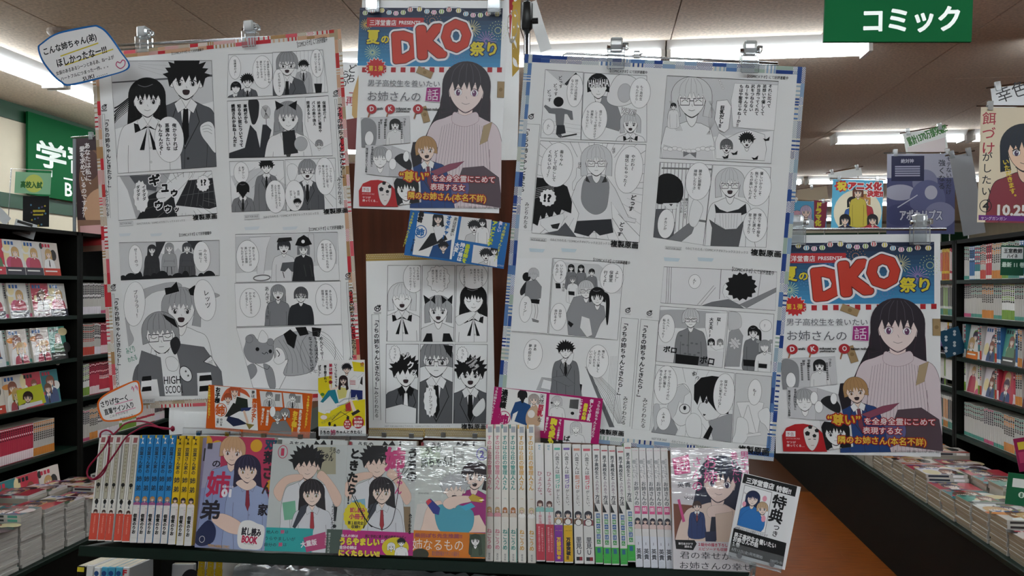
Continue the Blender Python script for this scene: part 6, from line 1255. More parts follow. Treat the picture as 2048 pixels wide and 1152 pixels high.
def standing(q, Y, fr, kind, depth, label, group, cover='#e4e3df', m=INKS, tilt=TILT, cat='book', name='comic_book'):
    """a book standing on the shelf; q = TL TR BR BL in photo px of the side that faces the aisle"""
    s = Sheet(q, Y, 0, tilt); w_, h_ = s.w, s.h; T = depth
    mb = MB(); mb.cbox(0, 0, -h_, w_, T, 0, .0012 if kind == 'spine' else .0008, cover)
    r = mb.obj(name, m); r.matrix_world = s.matrix(); tag(r, label, cat, group)
    pg = MB()
    if kind == 'spine': pg.box(.0014, .003, -h_+.002, w_-.0014, T-.0015, .00035)
    else: pg.box(.002, .0014, -h_+.002, w_+.0002, T-.0014, .0003)
    pg.obj('page_block', PAGES, r); s.frame(*fr); s.z = 1e-4; return s, r
FM = (150, 840, .2708); FN = (520, 840, .2709); FO = (940, 830, .2796); FP = (1200, 850, .2621)
def quad(fr, b0, b1, yb, t0, t1, yt):
    x0, y0, k = fr; return [(x0+t0*k, y0+yt*k), (x0+t1*k, y0+yt*k), (x0+b1*k, y0+yb*k), (x0+b0*k, y0+yb*k)]
YS = 1.186
class SP:      # prints on a spine in fractions of its height
    def __init__(s, S_): s.S = S_; S_.L = lambda x, y: (x*S_.w, y*S_.h); S_.k = lambda: S_.w
    def band(s, a, b, c, x0=0.02, x1=.98): s.S.poly([(x0*s.S.w, a*s.S.h), (x1*s.S.w, a*s.S.h), (x1*s.S.w, b*s.S.h), (x0*s.S.w, b*s.S.h)], c, raw=True)
    def t(s, txt, y0, y1, c, b=.02, x=.5, sx=None, edge=None):
        sz = (y1-y0)*s.S.h/len(txt)/s.S.w; s.S.v(txt, x, y0, min(sz, .8), c, b=b, adv=sz/min(sz, .8), edge=edge)
    def face(s, y, hair, skin='#eed3c2', cloth=None, r=.28, hs='bob'):
        S_ = s.S; R_ = r*S_.w; c = (S_.w*.5, y*S_.h); sv = S_.L, S_.k; S_.L = lambda x, y: (x, y); S_.k = lambda: 1
        S_.cl = [(.02*S_.w, c[1]-R_*1.6), (.98*S_.w, c[1]-R_*1.6), (.98*S_.w, c[1]+R_*3.0), (.02*S_.w, c[1]+R_*3.0)]
        person(S_, c[0], c[1], R_, hair=hair, style=hs, skin=skin, cloth=cloth or '#ddd', body='plain', bust=bool(cloth), lw=.00025, line='#4a3030'); S_.cl = None; S_.L, S_.k = sv
dd = ['first from the left', 'second from the left', 'third from the left', 'fourth from the left', 'fifth from the left']
for i, a in enumerate([(93, 152, 890, 188, 250, 112), (155, 210, 892, 255, 305, 112), (208, 265, 895, 308, 356, 112), (268, 328, 897, 378, 434, 112), (330, 390, 902, 436, 490, 115)]):
    s, r = standing(quad(FM, *a), YS, FM, 'spine', .105, f"white-spined comic with a coral red band, {dd[i]} of the five", 'white comics with coral bands at the left end of the shelf'); p = SP(s)
    p.band(0, 1, '#dfddd6'); s.poly([(.3*s.w, .02*s.h), (.8*s.w, .02*s.h), (.75*s.w, .07*s.h), (.25*s.w, .07*s.h)], '#9c5a5c', raw=True); p.band(.085, .61, '#2f2f2c', .22, .78); p.band(.088, .607, '#b9b39e', .26, .74)
    for k in range(13): s.ell(.5, .12+k*.035, .12, .1, '#a39c84')
    s.ell(.5, .475, .22, .24, '#1b1b1c'); p.band(.48, .51, '#1b1b1c', .42, .52); s.ell(.5, .635, .22, .3, '#1b1b1c'); p.t('うえ', .645, .695, '#1f2a38', .06); p.face(.735, '#4a3028', r=.26, hs='short'); p.band(.745, .99, '#d4503f'); p.t('きみはかわいい女の子', .765, .93, '#f0c9b9', .0)
    flush(s, 'spine_print', r, INKS, sub=0)
def futaba(i, a, col, num, label, group, cloth):
    s, r = standing(quad(FM, *a), YS, FM, 'spine', .105, label, group, cover=col); p = SP(s)
    p.band(0, .655, col); p.band(.655, 1, '#dcdad6'); p.band(0, .03, '#d9c02c' if col[1] == '2' else '#2a2a28', .1, .35); p.t('YA', .02, .085, '#f0f2f2' if col[1] == '2' else '#20201e', .06)
    p.t('双葉さん家の', .11, .36, '#26303a'); s.v('姉', .5, .385, .78, '#26303a', b=.02); s.v('弟', .5, .47, .78, '#26303a', b=.02); p.face(.60, '#c99a62' if col[1] == '2' else '#2c2634', cloth=cloth, r=.3, hs='bob')
    p.band(.655, 1, '#dcdad6'); s.hz(num, .2, .665, .6, .69, '#1c1c1e', b=.06); p.t('佃煮のりお', .735, .92, '#1c1c1e', .05, x=.42); p.t('ヤングコミックス', .68, .84, '#c98aa0', .0, x=.82); s.hz('白泉社', .12, .955, .88, .98, '#555'); flush(s, 'spine_print', r, INKS, sub=0)
for i, a in enumerate([(392, 442, 905, 492, 545, 112), (444, 494, 907, 550, 604, 112), (497, 547, 907, 610, 662, 112), (551, 603, 910, 670, 720, 112), (606, 660, 912, 724, 768, 114)]):
    futaba(i, a, '#2d86c4', '03', f"bright blue comic spine, {dd[i]} of the five blue ones", 'bright blue comics on the display shelf', '#a05a8a')
for i, a in enumerate([(664, 718, 918, 775, 830, 118), (722, 776, 924, 838, 888, 118), (780, 835, 928, 893, 948, 120)]):
    futaba(i, a, '#d9b41a', '02', f"yellow comic spine, {dd[i]} of the three yellow ones", 'yellow comics on the display shelf', '#e9dfe0')
for i, (a, c, n_) in enumerate(zip([(92, 148, 1045, 132, 182, 68), (150, 203, 1048, 190, 240, 68), (205, 258, 1052, 243, 293, 68), (262, 318, 1054, 300, 350, 68), (324, 382, 1056, 358, 412, 70), (392, 450, 1060, 426, 482, 70)], ['#cf8290', '#cf8290', '#3f9186', '#3f9186', '#cf9a3a', '#cf9a3a'], '112233')):
    cn = ['pink', 'pink', 'teal', 'teal', 'amber', 'amber'][i]
    s, r = standing(quad(FO, *a), YS+.012, FO, 'spine', .125, f"tall cream comic with {cn} lettering and number {n_}, {['left', 'right'][i % 2]} copy", 'tall cream comics in the middle of the shelf', cover='#e3dfd6'); p = SP(s)
    p.band(0, 1, '#e3dfd6'); p.band(.0, .03, c, .05, .25); p.band(.015, .06, '#9aa0a8', .3, .85); p.t('すのはら荘の管理人さん', .08, .485, c, .03); s.hz(n_, .3, .545, .72, .592, c, b=.05); p.face(.63, ['#d9b07c', '#c97a3a', '#e0d0a0'][i//2], cloth=['#d99aa2', '#d9c9b8', '#f0eeea'][i//2], r=.3, hs='bob' if i > 3 else 'long'); p.t('ねこうめ', .765, .915, c, .02); p.t('芳文社', .94, .99, '#777'); p.band(.76, 1, c, .9, .99) if i in (2, 3) else None
    flush(s, 'spine_print', r, INKS, sub=0)
for i, a in enumerate([(452, 522, 1046, 487, 542, 200), (527, 592, 1052, 548, 602, 203)]):
    s, r = standing(quad(FO, *a), YS, FO, 'spine', .105, f"white comic with a rose red lower band beside the tall amber one, {['left', 'right'][i]} copy", 'white comics with rose red bands'); p = SP(s)
    p.band(0, 1, '#dedbd9'); p.t('HC', .01, .06, '#5a9ab0', .04); p.t('ひょうな。', .24, .47, '#b0707c', .01); p.face(.52, '#5a3a36', cloth='#8fc4bc', r=.3); p.t('1', .58, .61, '#c04a58'); p.t('麻生海', .61, .69, '#c98a94'); p.band(.69, .99, '#bf3f4e'); p.t('累計部数の話題作大増刷中', .71, .92, '#e8b9be', .0, x=.35); p.t('キミの胸がきゅんとする', .72, .92, '#e8b9be', .0, x=.7); flush(s, 'spine_print', r, INKS, sub=0)
for i, a in enumerate([(595, 656, 1056, 606, 664, 205), (664, 728, 1058, 668, 732, 205), (738, 804, 1062, 742, 804, 210), (808, 880, 1065, 808, 880, 212)]):
    tc = ['#4fae98', '#6a4aa0', '#c9806a', '#c94a5e'][i]
    s, r = standing(quad(FO, *a), YS, FO, 'spine', .105, ['white comic numbered 4 with a purple band', 'white comic numbered 3 with a yellow band', 'white comic numbered 2 beside the yellow-banded one', 'white comic numbered 1 beside the green-footed comics'][i], 'numbered white comics'); p = SP(s)
    p.band(0, 1, '#dcdbd8'); p.band(.035, .055, tc, .15, .85); p.t('八雲さんは', .07, .26, '#0c0c0e', .0); p.t('餌づけ', .262, .385, tc, .02); p.t('がしたい。', .388, .54, '#0c0c0e', .0); p.face(.6, '#232a38', cloth=['#c9a27a', '#8a5a4a', '#7a5a48', '#8a4a52'][i], r=.33); s.ell(.5, .662, .33, .33, '#e9e7e2', line='#222', lw=.05); s.hz('4321'[i], .36, .65, .62, .676, '#0c0c0e', b=.02)
    if i == 0: p.band(.69, .99, '#82329a'); s.hz('累計', .2, .705, .8, .725, '#e6b93a', b=.04); s.hz('60', .08, .735, .92, .78, '#e6b93a', b=.06); p.t('万部突破★', .79, .975, '#e6b93a', .06)
    elif i == 1: p.band(.69, .99, '#d9ac1e'); s.hz('累計', .2, .705, .8, .72, '#2a2a2a', b=.04); s.hz('40', .08, .735, .92, .78, '#2a2a2a', b=.06); p.t('万部突破‼', .79, .975, '#2a2a2a', .06)
    else: p.t('里見Ｕ', .78, .93, '#55565a'); p.band(.945, .975, '#2a2a2c', .2, .55); p.band(.945, .975, '#8f2a34', .55, .85)
    flush(s, 'spine_print', r, INKS, sub=0)
for i, (f, a) in enumerate([(FO, (885, 942, 1064, 888, 938, 212)), (FO, (945, 1002, 1070, 944, 994, 218)), (FO, (1005, 1060, 1072, 998, 1048, 220)), (FP, (145, 202, 1072, 138, 190, 165)), (FP, (204, 268, 1045, 188, 242, 135))]):
    s, r = standing(quad(f, *a), YS, f, 'spine', .105, f"white comic with a bright green foot, {dd[i]} of the five", 'green-footed comics on the display shelf', cover='#5aa83f' if i == 4 else '#dcdbd8'); p = SP(s)
    p.band(0, 1, '#dddcd9'); s.hz('A', .3, .03, .8, .06, '#b03040', b=.08); p.band(.04, .05, '#b03040', .15, .9); p.t('男子高校生と', .085, .295, '#20242e', .03); p.t('ふれあう', .3, .42, '#9a8a94', .03); p.t('方法', .425, .505, '#20242e', .02)
    s.poly([(.05*s.w, .49*s.h), (.05*s.w, .57*s.h), (.6*s.w, .57*s.h)], '#1a1a1c', raw=True)
    for k, ch in enumerate('地味の鮎ほん'): c = ['#2f5f9a', '#4f9a5a'][k % 2]; p.band(.585+k*.043, .622+k*.043, c, .25, .75); s.v(ch, .5, .59+k*.043, .42, '#dfe9e4')
    p.band(.86, .99, '#3fae4a'); p.band(.87, .91, '#2f6a8a', .28, .72); s.hz('双葉社', .2, .965, .8, .98, '#dff0df'); flush(s, 'spine_print', r, INKS, sub=0)
for i, a in enumerate([(268, 320, 1083, 245, 300, 175), (325, 378, 1087, 302, 355, 175), (383, 437, 1090, 358, 410, 177), (441, 495, 1093, 414, 465, 177), (498, 553, 1095, 468, 522, 177)]):
    s, r = standing(quad(FP, *a), YS, FP, 'spine', .105, f"pale spine with pink top and black-haired portrait, {dd[i]} of the five", 'pink-topped comics on the display shelf'); p = SP(s)
    p.band(0, 1, '#dbd9d8'); s.hz('KB', .12, .02, .88, .065, '#c2486e', b=.08); p.t('男子高校生を養いたい', .09, .29, '#8b8d90', .0, x=.68); p.t('養いたい', .1, .26, '#8b8d90', .0, x=.3); p.t('お姉さんの', .285, .49, '#5d5f64', .02); p.band(.495, .56, '#cf4f84', .12, .88); s.v('話', .5, .503, .62, '#f0e4ea', b=.02)
    p.face(.62, '#23283a', cloth='#d9c0bc', r=.36, hs='long'); p.band(.745, 1, '#d9dce4'); p.t('1', .79, .82, '#6a6c78'); p.t('英貴', .845, .935, '#3a3c44'); s.hz('講談社', .2, .955, .8, .975, '#666'); flush(s, 'spine_print', r, INKS, sub=0)
# ------------------------------------------------------------------ comics facing out under shrink wrap
def faceout(q, Y, fr, label, fn, group='comics facing out on the display shelf', T=.013, rear=True, rc='#dcdad6'):
    s, r = standing(q, Y, fr, 'face', T, label, group, m=INKW, cover=rc); s.bend = lambda u, v: -.0002+0*u; s.fc = s.cl = [(0, 0), (s.w, 0), (s.w, s.h), (0, s.h)]; fn(s); s.cl = None; flush(s, 'cover_print', r, INKW, zb=3e-4, sub=0)
    return s, r
def full(s, c): s.poly([(0, 0), (s.w, 0), (s.w, s.h), (0, s.h)], c, raw=True)
def c1(s):
    full(s, '#b8395a'); [s.ell(x, y, rr, rr, '#d9a32c') for x, y, rr in ((1050, 200, 50), (1340, 190, 46), (1450, 480, 40), (1060, 480, 44), (960, 170, 60), (1380, 620, 38))]; s.poly([(940, 180), (1080, 160), (1060, 700), (880, 800)], '#a3a0b8'); s.poly([(900, 560), (1000, 500), (1200, 560), (1420, 700), (1400, 960), (870, 940)], '#8c93ba', sm=True)
    person(s, 1165, 235, 96, hair='#c9a079', style='short', skin='#ecd0c0', cloth='#8e9cc4', body='plain', lw=2, line='#5a3a3a', tilt=.1, hl='#a87a55', eye='#5a3a30'); person(s, 1275, 370, 92, hair='#2e2a44', style='long', skin='#efd5c6', cloth='#8fa0c8', body='shirt', tie='#8c2c3e', shirt='#9aa8cc', lw=2, line='#3a2a3a', long=2.0, eye='#8a6a3a', hl='#5a557a')
    s.poly([(1190, 470), (1230, 440), (1270, 470), (1310, 440), (1340, 480), (1270, 520)], '#efd5c6', sm=True, line='#6a4a4a'); s.poly([(1010, 740), (1090, 690), (1230, 760), (1250, 840), (1130, 830)], '#e9cbbb', sm=True, line='#7a5a5a'); s.poly([(880, 860), (980, 740), (1040, 800), (1020, 900), (920, 930)], '#1f2a52', sm=True)
    s.z = s.top(); s.cl = s.fc
    s.hz('姉', 990, 380, 1160, 560, '#c02c54', b=.03); s.hz('弟', 940, 590, 1085, 725, '#26222e', b=.03); s.hz('の', 1020, 300, 1080, 345, '#26222e', b=.03); s.hz('双', 1410, 150, 1500, 215, '#1f4a60', b=.06); s.hz('葉', 1400, 230, 1490, 320, '#26222e', b=.04); s.hz('さ', 1400, 340, 1480, 430, '#3a2a2e', b=.04); s.hz('ん', 1390, 460, 1460, 540, '#3a2a2e', b=.04); s.hz('家', 1360, 620, 1430, 700, '#26222e', b=.04)
    s.hz('佃煮のりお', 1090, 482, 1180, 500, '#f0eef2', b=.04); s.hz('01', 1090, 512, 1158, 562, '#f0eef2', b=.08); s.poly([(1225, 760), (1290, 740), (1350, 765), (1400, 790), (1395, 880), (1370, 950), (1290, 955), (1215, 940), (1200, 860)], '#efeeec', sm=True); s.hz('試し読み', 1238, 790, 1385, 845, '#26222e', b=.06, rot=.05); s.hz('BOOK', 1240, 852, 1355, 900, '#c02c54', b=.07, rot=.06); s.hz('NOT FOR SALE', 1250, 905, 1325, 916, '#555', rot=.05)
    s.ell(940, 880, 20, 22, None, line='#e8e8ee', lw=3); s.hz('YOUNG ANIMAL COMICS', 985, 915, 1150, 935, '#d9a32c', b=.03, rot=.03); s.rect(985, 170, 1015, 215, '#3a3540')
faceout([(417, 873), (552, 875), (526, 1103), (387, 1093)], 1.176, FM, 'pink and yellow comic facing out with a trial-reading badge, beside the yellow spines', c1)
def c2(s, third=False):
    full(s, '#c3c8c6'); s.poly([(420, 200) if not third else (1000, 640), (560, 200) if not third else (1110, 640), (560, 400) if not third else (1110, 830), (420, 400) if not third else (1000, 830)], '#a9a48a' if not third else '#8a7458')
    ox, oy = (0, 0) if not third else (515, -15)
    person(s, 350+ox, 330+oy, 108, hair='#1d1c20', style='spiky', skin='#e9cfc0', cloth='#dcdde0', body='shirt', tie=None, shirt='#dcdde0', lw=2, mouth='smile', eyes='happy', seed=9)
    s.poly([(100+ox, 520+oy), (180+ox, 420+oy), (300+ox, 400+oy), (310+ox, 440+oy), (200+ox, 480+oy), (150+ox, 600+oy)], '#e4c4b2', sm=True, line='#8a6a5a'); s.poly([(165+ox, 610+oy), (260+ox, 595+oy), (270+ox, 730+oy), (180+ox, 740+oy)], '#7ab89a' if not third else '#86b7cc'); s.poly([(420+ox, 420+oy), (470+ox, 380+oy), (600+ox, 560+oy), (560+ox, 640+oy), (480+ox, 480+oy)], '#e4c4b2', sm=True, line='#8a6a5a')
    person(s, 385+ox, 545+oy, 88, hair='#241f24', style='long', skin='#efd8ca', cloth='#d6d8dd', body='shirt', tie='#a8343c', shirt='#d6d8dd', lw=2, long=2.6, seed=4, eye='#6a5a30', hl='#55505a')
    s.poly([(240+ox, 790+oy), (300+ox, 640+oy), (350+ox, 620+oy), (340+ox, 680+oy), (260+ox, 800+oy)], '#3a3f4a', line='#222')
    s.cl = s.fc; s.z = s.top()
    if not third:
        s.poly([(0, s.h*.785), (s.w*.62, s.h*.785), (s.w*.62, s.h), (0, s.h)], '#2fa8a8', raw=True); s.poly([(s.w*.5, s.h*.87), (s.w*.78, s.h*.81), (s.w*.86, s.h*.95), (s.w*.55, s.h)], '#b84a78', raw=True); s.poly([(s.w*.8, s.h*.785), (s.w, s.h*.785), (s.w, s.h), (s.w*.8, s.h)], '#4a5a52', raw=True)
        s.hz('他人の', 50, 812, 140, 836, '#2a4a52', b=.02); s.hz('姉', 155, 810, 182, 838, '#d04a78', b=.04); s.hz('は', 190, 814, 212, 836, '#2a4a52'); s.hz('うらやましいが', 40, 858, 270, 884, '#2a4a52', b=.01); s.hz('自分の', 35, 905, 125, 930, '#2a4a52', b=.02); s.hz('姉', 140, 903, 168, 932, '#d04a78', b=.04); s.hz('は', 175, 908, 200, 930, '#2a4a52'); s.hz('大重版', 300, 900, 420, 940, '#f0e4ea', b=.04, rot=-.2); s.v('姉がやさしければ', 515, 830, 18, '#dfe6e0'); s.v('かったなら', 490, 830, 18, '#dfe6e0')
        s.ell(170, 235, 36, 46, None, line='#c0405e', lw=5); s.hz('1', 160, 210, 182, 262, '#c0405e', b=.02); s.hz('うちの', 520, 200, 600, 235, '#26282c', b=.02, rot=.2); s.hz('姉ちゃん', 420, 215, 560, 285, '#26282c', b=.03, rot=.15); s.hz('！', 545, 640, 575, 790, '#26282c')
        s.v('みどりわたる', 545, 620, 30, '#3a3c40')
    else:
        s.poly([(0, s.h*.785), (s.w, s.h*.795), (s.w, s.h), (0, s.h)], '#b8287c', raw=True); s.v('ときたら', 705, 205, 82, '#0c0c0e', b=.05, rot=.03, adv=1.05); s.v('！', 672, 555, 70, '#0c0c0e', b=.03); s.hz('姉', 935, 205, 1075, 370, '#c9447e', b=.05); s.v('ちゃん', 1035, 380, 55, '#c9447e', b=.03, rot=.05); s.v('うちの', 1130, 205, 82, '#0c0c0e', b=.05)
        pts = [(710+95*(1 if i % 2 else .93)*math.cos(math.pi*i/18), 712+112*(1 if i % 2 else .93)*math.sin(math.pi*i/18)) for i in range(36)]; s.poly(pts, '#dccb2a'); s.hz('試し読み', 668, 645, 780, 680, '#c0405e', b=.05); s.hz('小冊子', 662, 692, 780, 728, '#c0405e', b=.05); s.hz('第１話完全', 650, 745, 768, 770, '#26282c', b=.04); s.hz('収録!!', 676, 775, 742, 798, '#26282c', b=.04)
        s.line([(645, 420), (660, 500), (700, 590), (790, 750), (870, 800), (930, 800), (980, 740), (1010, 600), (1040, 420), (1115, 250)], '#17171a', 5, True); s.line([(1115, 260), (1080, 380), (940, 480), (830, 640), (765, 800), (770, 720), (700, 560)], '#17171a', 5, True); s.line([(700, 600), (800, 760), (830, 790)], '#17171a', 6, True)
        s.hz('他人の姉は', 600, 842, 728, 862, '#f2e8ee', b=.05); s.hz('うらやましい', 595, 868, 888, 916, '#e6d83a', b=.08, edge='#8a1a5a', ew=.13); s.hz('が', 895, 880, 920, 905, '#f2e8ee', b=.04); s.hz('自分の姉は', 592, 925, 718, 950, '#f2e8ee', b=.05); s.hz('にくたらしい!!', 586, 958, 888, 996, '#e6d83a', b=.08, edge='#8a1a5a', ew=.13); s.hz('同じ学校に通う3組の姉弟コメディ', 780, 845, 1085, 868, '#3a1a2e', b=.03)
        s.ell(1000, 940, 100, 70, '#dccb2a'); person(s, 970, 935, 26, hair='#eee', style='bob', bust=False, lw=1.5, hl='#777'); person(s, 1045, 905, 28, hair='#0c0c0e', style='spiky', cloth='#eee', body='plain', lw=1.5); s.v('みどりわたる', 1112, 690, 24, '#0c0c0e', b=.04)
faceout([(554, 889), (700, 890), (677, 1107), (521, 1100)], 1.168, FN, 'grey comic facing out with a teal and pink lower band, glossy wrap', lambda s: c2(s))
faceout([(700, 890), (841, 893), (822, 1111), (678, 1107)], 1.168, FN, 'grey comic facing out with a magenta band and a black loop scribble', lambda s: c2(s, True))
def c4(s):
    full(s, '#c9cfca'); s.poly([(1180, 200), (1330, 200), (1330, 330), (1190, 340)], '#b9c9b4'); s.poly([(1160, 620), (1680, 600), (1680, 830), (1130, 830)], '#dcd6d0', sm=False)
    person(s, 1590, 420, 92, hair='#2c2026', style='bob', skin='#f0d8cc', cloth='#a02c7a', body='plain', lw=2, mouth='open', tilt=.1, eye='#3a2a2a'); s.poly([(1200, 770), (1240, 640), (1340, 600), (1350, 760), (1400, 830), (1200, 830)], '#efd5c6', sm=True, line='#8a6a5a'); s.poly([(1480, 830), (1500, 720), (1620, 700), (1690, 830)], '#efd5c6', sm=False, line='#8a6a5a')
    s.poly([(1290, 660), (1370, 620), (1520, 640), (1580, 700), (1540, 830), (1340, 830)], '#4fa3b8', sm=True, line='#3a6a78'); person(s, 1435, 510, 92, hair='#b9bcbe', style='spiky', skin='#f0dccf', bust=False, lw=2, eyes='happy', mouth='open')
    s.poly([(1350, 620), (1400, 570), (1540, 560), (1560, 600), (1480, 620), (1400, 660)], '#efd5c6', sm=True, line='#8a6a5a'); s.poly([(1225, 610), (1260, 580), (1330, 650), (1320, 700), (1280, 690)], '#2f3a8a', line='#222'); s.poly([(1225, 600), (1250, 580), (1270, 600), (1240, 630)], '#d0404e'); s.poly([(1540, 570), (1570, 545), (1650, 580), (1640, 610), (1560, 600)], '#c9a83a', line='#222'); s.poly([(1480, 640), (1560, 610), (1590, 640), (1520, 670)], '#4ab0cf')
    s.cl = s.fc; s.z = s.top(); s.poly([(0, s.h*.765), (s.w, s.h*.78), (s.w, s.h), (0, s.h)], '#d57a1c', raw=True); s.hz('柴田ぽち先生推薦!!', 1145, 835, 1495, 865, '#9a4a52', b=.05); s.hz('姉なるもの', 1130, 875, 1505, 955, '#f0e6dc', b=.0); s.hz('累計部数突破ありがとうの最新刊', 1270, 965, 1470, 1000, '#8a5a6a', b=.02); s.ell(1185, 990, 62, 40, '#3a3a2a'); s.poly([(s.w*.78, s.h*.79), (s.w, s.h*.785), (s.w, s.h*.99), (s.w*.8, s.h*.99)], '#4a5a48', raw=True); person(s, 1590, 890, 40, hair='#3a4a3a', style='long', bust=False, lw=1.5)
    s.hz('うちの', 1220, 205, 1340, 260, '#26302a', b=.03, rot=-.2); s.hz('姉ちゃん！', 1190, 270, 1420, 350, '#26302a', b=.03, rot=-.05); s.ell(1640, 250, 40, 44, None, line='#6a62b8', lw=6); s.hz('2', 1625, 228, 1655, 275, '#6a62b8', b=.03); [s.hz(t, 1455, 230+i*18, 1510, 242+i*18, '#555') for i, t in enumerate(('MY BIG', 'SISTER', 'IS COMING', 'HOME'))]; s.hz('MIDORI WATARU', 1170, 535, 1250, 545, '#444'); s.line([(1432, 200), (1440, 360)], '#26302a', 5)
faceout([(838, 893), (978, 892), (966, 1118), (821, 1112)], 1.168, FN, 'pale comic facing out with an orange band and two handheld game players', c4)
def c5(s):
    full(s, '#d8d3d8'); s.poly([(560, 600), (1000, 640), (1000, 900), (570, 880)], '#9a6a52'); s.poly([(560, 600), (760, 620), (760, 880), (575, 880)], '#7c4a38')
    person(s, 915, 430, 158, hair='#272c42', style='long', skin='#f0d8cf', cloth='#e6cfc2', body='plain', lw=2.4, line='#3a2c3c', long=1.9, eye='#3a3050', hl='#5a6488', tilt=.12, mouth='smile'); s.poly([(820, 640), (880, 610), (980, 620), (1010, 690), (900, 720), (830, 700)], '#f0d8cf', sm=True, line='#8a6a6a'); s.poly([(850, 700), (880, 700), (900, 880), (830, 880)], '#23283c'); s.poly([(880, 680), (1010, 660), (1000, 900), (890, 900)], '#e0c9b8', line='#8a6a6a')
    person(s, 740, 620, 34, hair='#4a3430', style='short', skin='#f0d8cf', cloth='#2c3f72', body='blazer', tie='#8a3a44', lw=1.4); s.poly([(800, 815), (885, 810), (885, 890), (805, 890)], '#2c3350')
    s.cl = s.fc; s.z = s.top(); s.poly([(0, s.h*.77), (s.w, s.h*.77), (s.w, s.h), (0, s.h)], '#ddd9dc', raw=True); s.poly([(550, 255), (675, 225), (690, 365), (570, 382)], '#d0508a'); s.hz('話', 580, 262, 668, 352, '#f4e6ee', b=.0); s.v('さんの', 735, 240, 88, '#cf5a92', b=.0); s.v('お姉', 838, 225, 110, '#cf5a92', b=.0); s.v('養いたい', 1020, 205, 60, '#cf5a92', b=.0, rot=-.05); s.v('男子高', 1100, 195, 70, '#cf5a92', b=.0)
    s.hz('英貴', 590, 435, 692, 475, '#2c2e3a', b=.01); s.hz('Vol.', 640, 545, 720, 568, '#2c2e3a'); s.poly([(590, 570), (608, 565), (650, 735), (630, 742)], '#d0508a')
    s.poly([(572, 875), (720, 878), (738, 905), (710, 955), (580, 945)], '#0c0c0e'); s.hz('単行本だけで', 598, 895, 705, 912, '#f0eef0', b=.04); s.hz('読める', 645, 918, 698, 935, '#f0eef0', b=.04); s.hz('２話分の描き下ろし', 750, 898, 965, 922, '#c0405e', b=.04); s.hz('エピソードも収録', 750, 932, 965, 955, '#c0405e', b=.04); s.hz('君の幸せが', 610, 962, 990, 1015, '#2a2a30'); s.hz('お姉さんの幸せ', 608, 1040, 1140, 1092, '#2a2a30')
faceout([(1340, 895), (1501, 898), (1501, 1143), (1348, 1138)], 1.172, FP, 'pale comic facing out with pink title at the right end of the shelf', c5)
def c1r(s): full(s, '#8d84a4'); s.poly([(s.w*.1, s.h*.1), (s.w*.3, s.h*.1), (s.w*.3, s.h*.22), (s.w*.1, s.h*.22)], '#2a2a2c', raw=True); s.poly([(s.w*.4, 0), (s.w*.8, 0), (s.w*.8, s.h*.2), (s.w*.4, s.h*.1)], '#d9a32c', raw=True)
faceout([(402, 876), (520, 877), (494, 1096), (374, 1090)], 1.196, FM, 'violet back cover of a comic showing beside the yellow spines', c1r)
# second copies right behind, their top edges showing
for q, lb in (([(566, 879), (697, 881), (680, 1098), (546, 1092)], 'teal-banded one'), ([(703, 880), (838, 883), (820, 1100), (690, 1097)], 'magenta-banded one'), ([(850, 881), (974, 883), (962, 1102), (836, 1100)], 'orange-banded one')):
    def cr(s, q=q): full(s, '#cdd0ce'); s.frame(0, 0, 1); x0, y0 = q[0]; s.hz('うちの', x0+14, y0+4, x0+45, y0+14, '#2a2c2e', b=.03); s.poly([(x0+60, y0+14), (x0+66, y0+2), (x0+74, y0+10), (x0+82, y0+1), (x0+90, y0+14)], '#1e1e22'); s.rect(x0+96, y0+2, x0+99, y0+14, '#1e1e22'); s.cl = None
    faceout(q, 1.198, FN, f"grey comic standing right behind the {lb}", cr, 'second copies behind the facing comics')
    s, r = standing([(q[0][0]-3, q[0][1]+3), (q[0][0]+1, q[0][1]+3), (q[3][0]+1, q[3][1]), (q[3][0]-3, q[3][1])], 1.186, FN, 'spine', .01, f"thin crimson booklet edge beside the {lb}", 'thin crimson booklets', cover='#8f1f2c') if lb != 'teal-banded one' else (None, None)
# ------------------------------------------------------------------ the bonus card in its clear holder
P, r = smallcard([(1487, 946), (1600.5, 973), (1571, 1141), (1451.6, 1108)], 1.10, 'white and black bonus notice card standing tilted at the right end of the shelf', 'card', tilt=8)
P.frame(*FP); P.full('#ecedee'); P.z = 1e-4
P.poly([(1100, 370), (1505, 468), (1488, 548), (1085, 440)], '#0c0c0e'); P.hz('三洋堂書店', 1122, 398, 1330, 442, '#f0f0f0', b=.05); P.hz('特製!!', 1350, 460, 1460, 504, '#f0f0f0', b=.04)
P.poly([(1105, 458), (1312, 515), (1258, 825), (1045, 765)], '#f4f4f5', line='#222', lw=3); P.clip([(1107, 460), (1310, 517), (1256, 823), (1047, 763)])
person(P, 1165, 565, 52, hair='#1c2a52', style='long', skin='#f0dcd2', cloth='#2a72b8', body='plain', lw=2, eyes='happy', tilt=.15, long=1.9); P.poly([(1070, 700), (1150, 640), (1250, 680), (1230, 810), (1060, 770)], '#2a72b8', sm=True, line='#1a3a6a'); person(P, 1238, 640, 44, hair='#d0b08a', style='short', skin='#f0dcd2', bust=False, lw=2); P.ell(1256, 562, 16, 22, '#e9a0b4'); P.ell(1100, 602, 14, 20, '#e9a0b4'); P.ell(1246, 715, 16, 24, '#e9a0b4'); P.cl = None
P.z = P.top(); P.hz('Thanks!', 1098, 510, 1140, 524, '#333'); P.v('特典', 1382, 535, 108, '#0c0c0e', b=.03, rot=.05); P.v('つき', 1352, 758, 48, '#0c0c0e', b=.01, rot=.05)
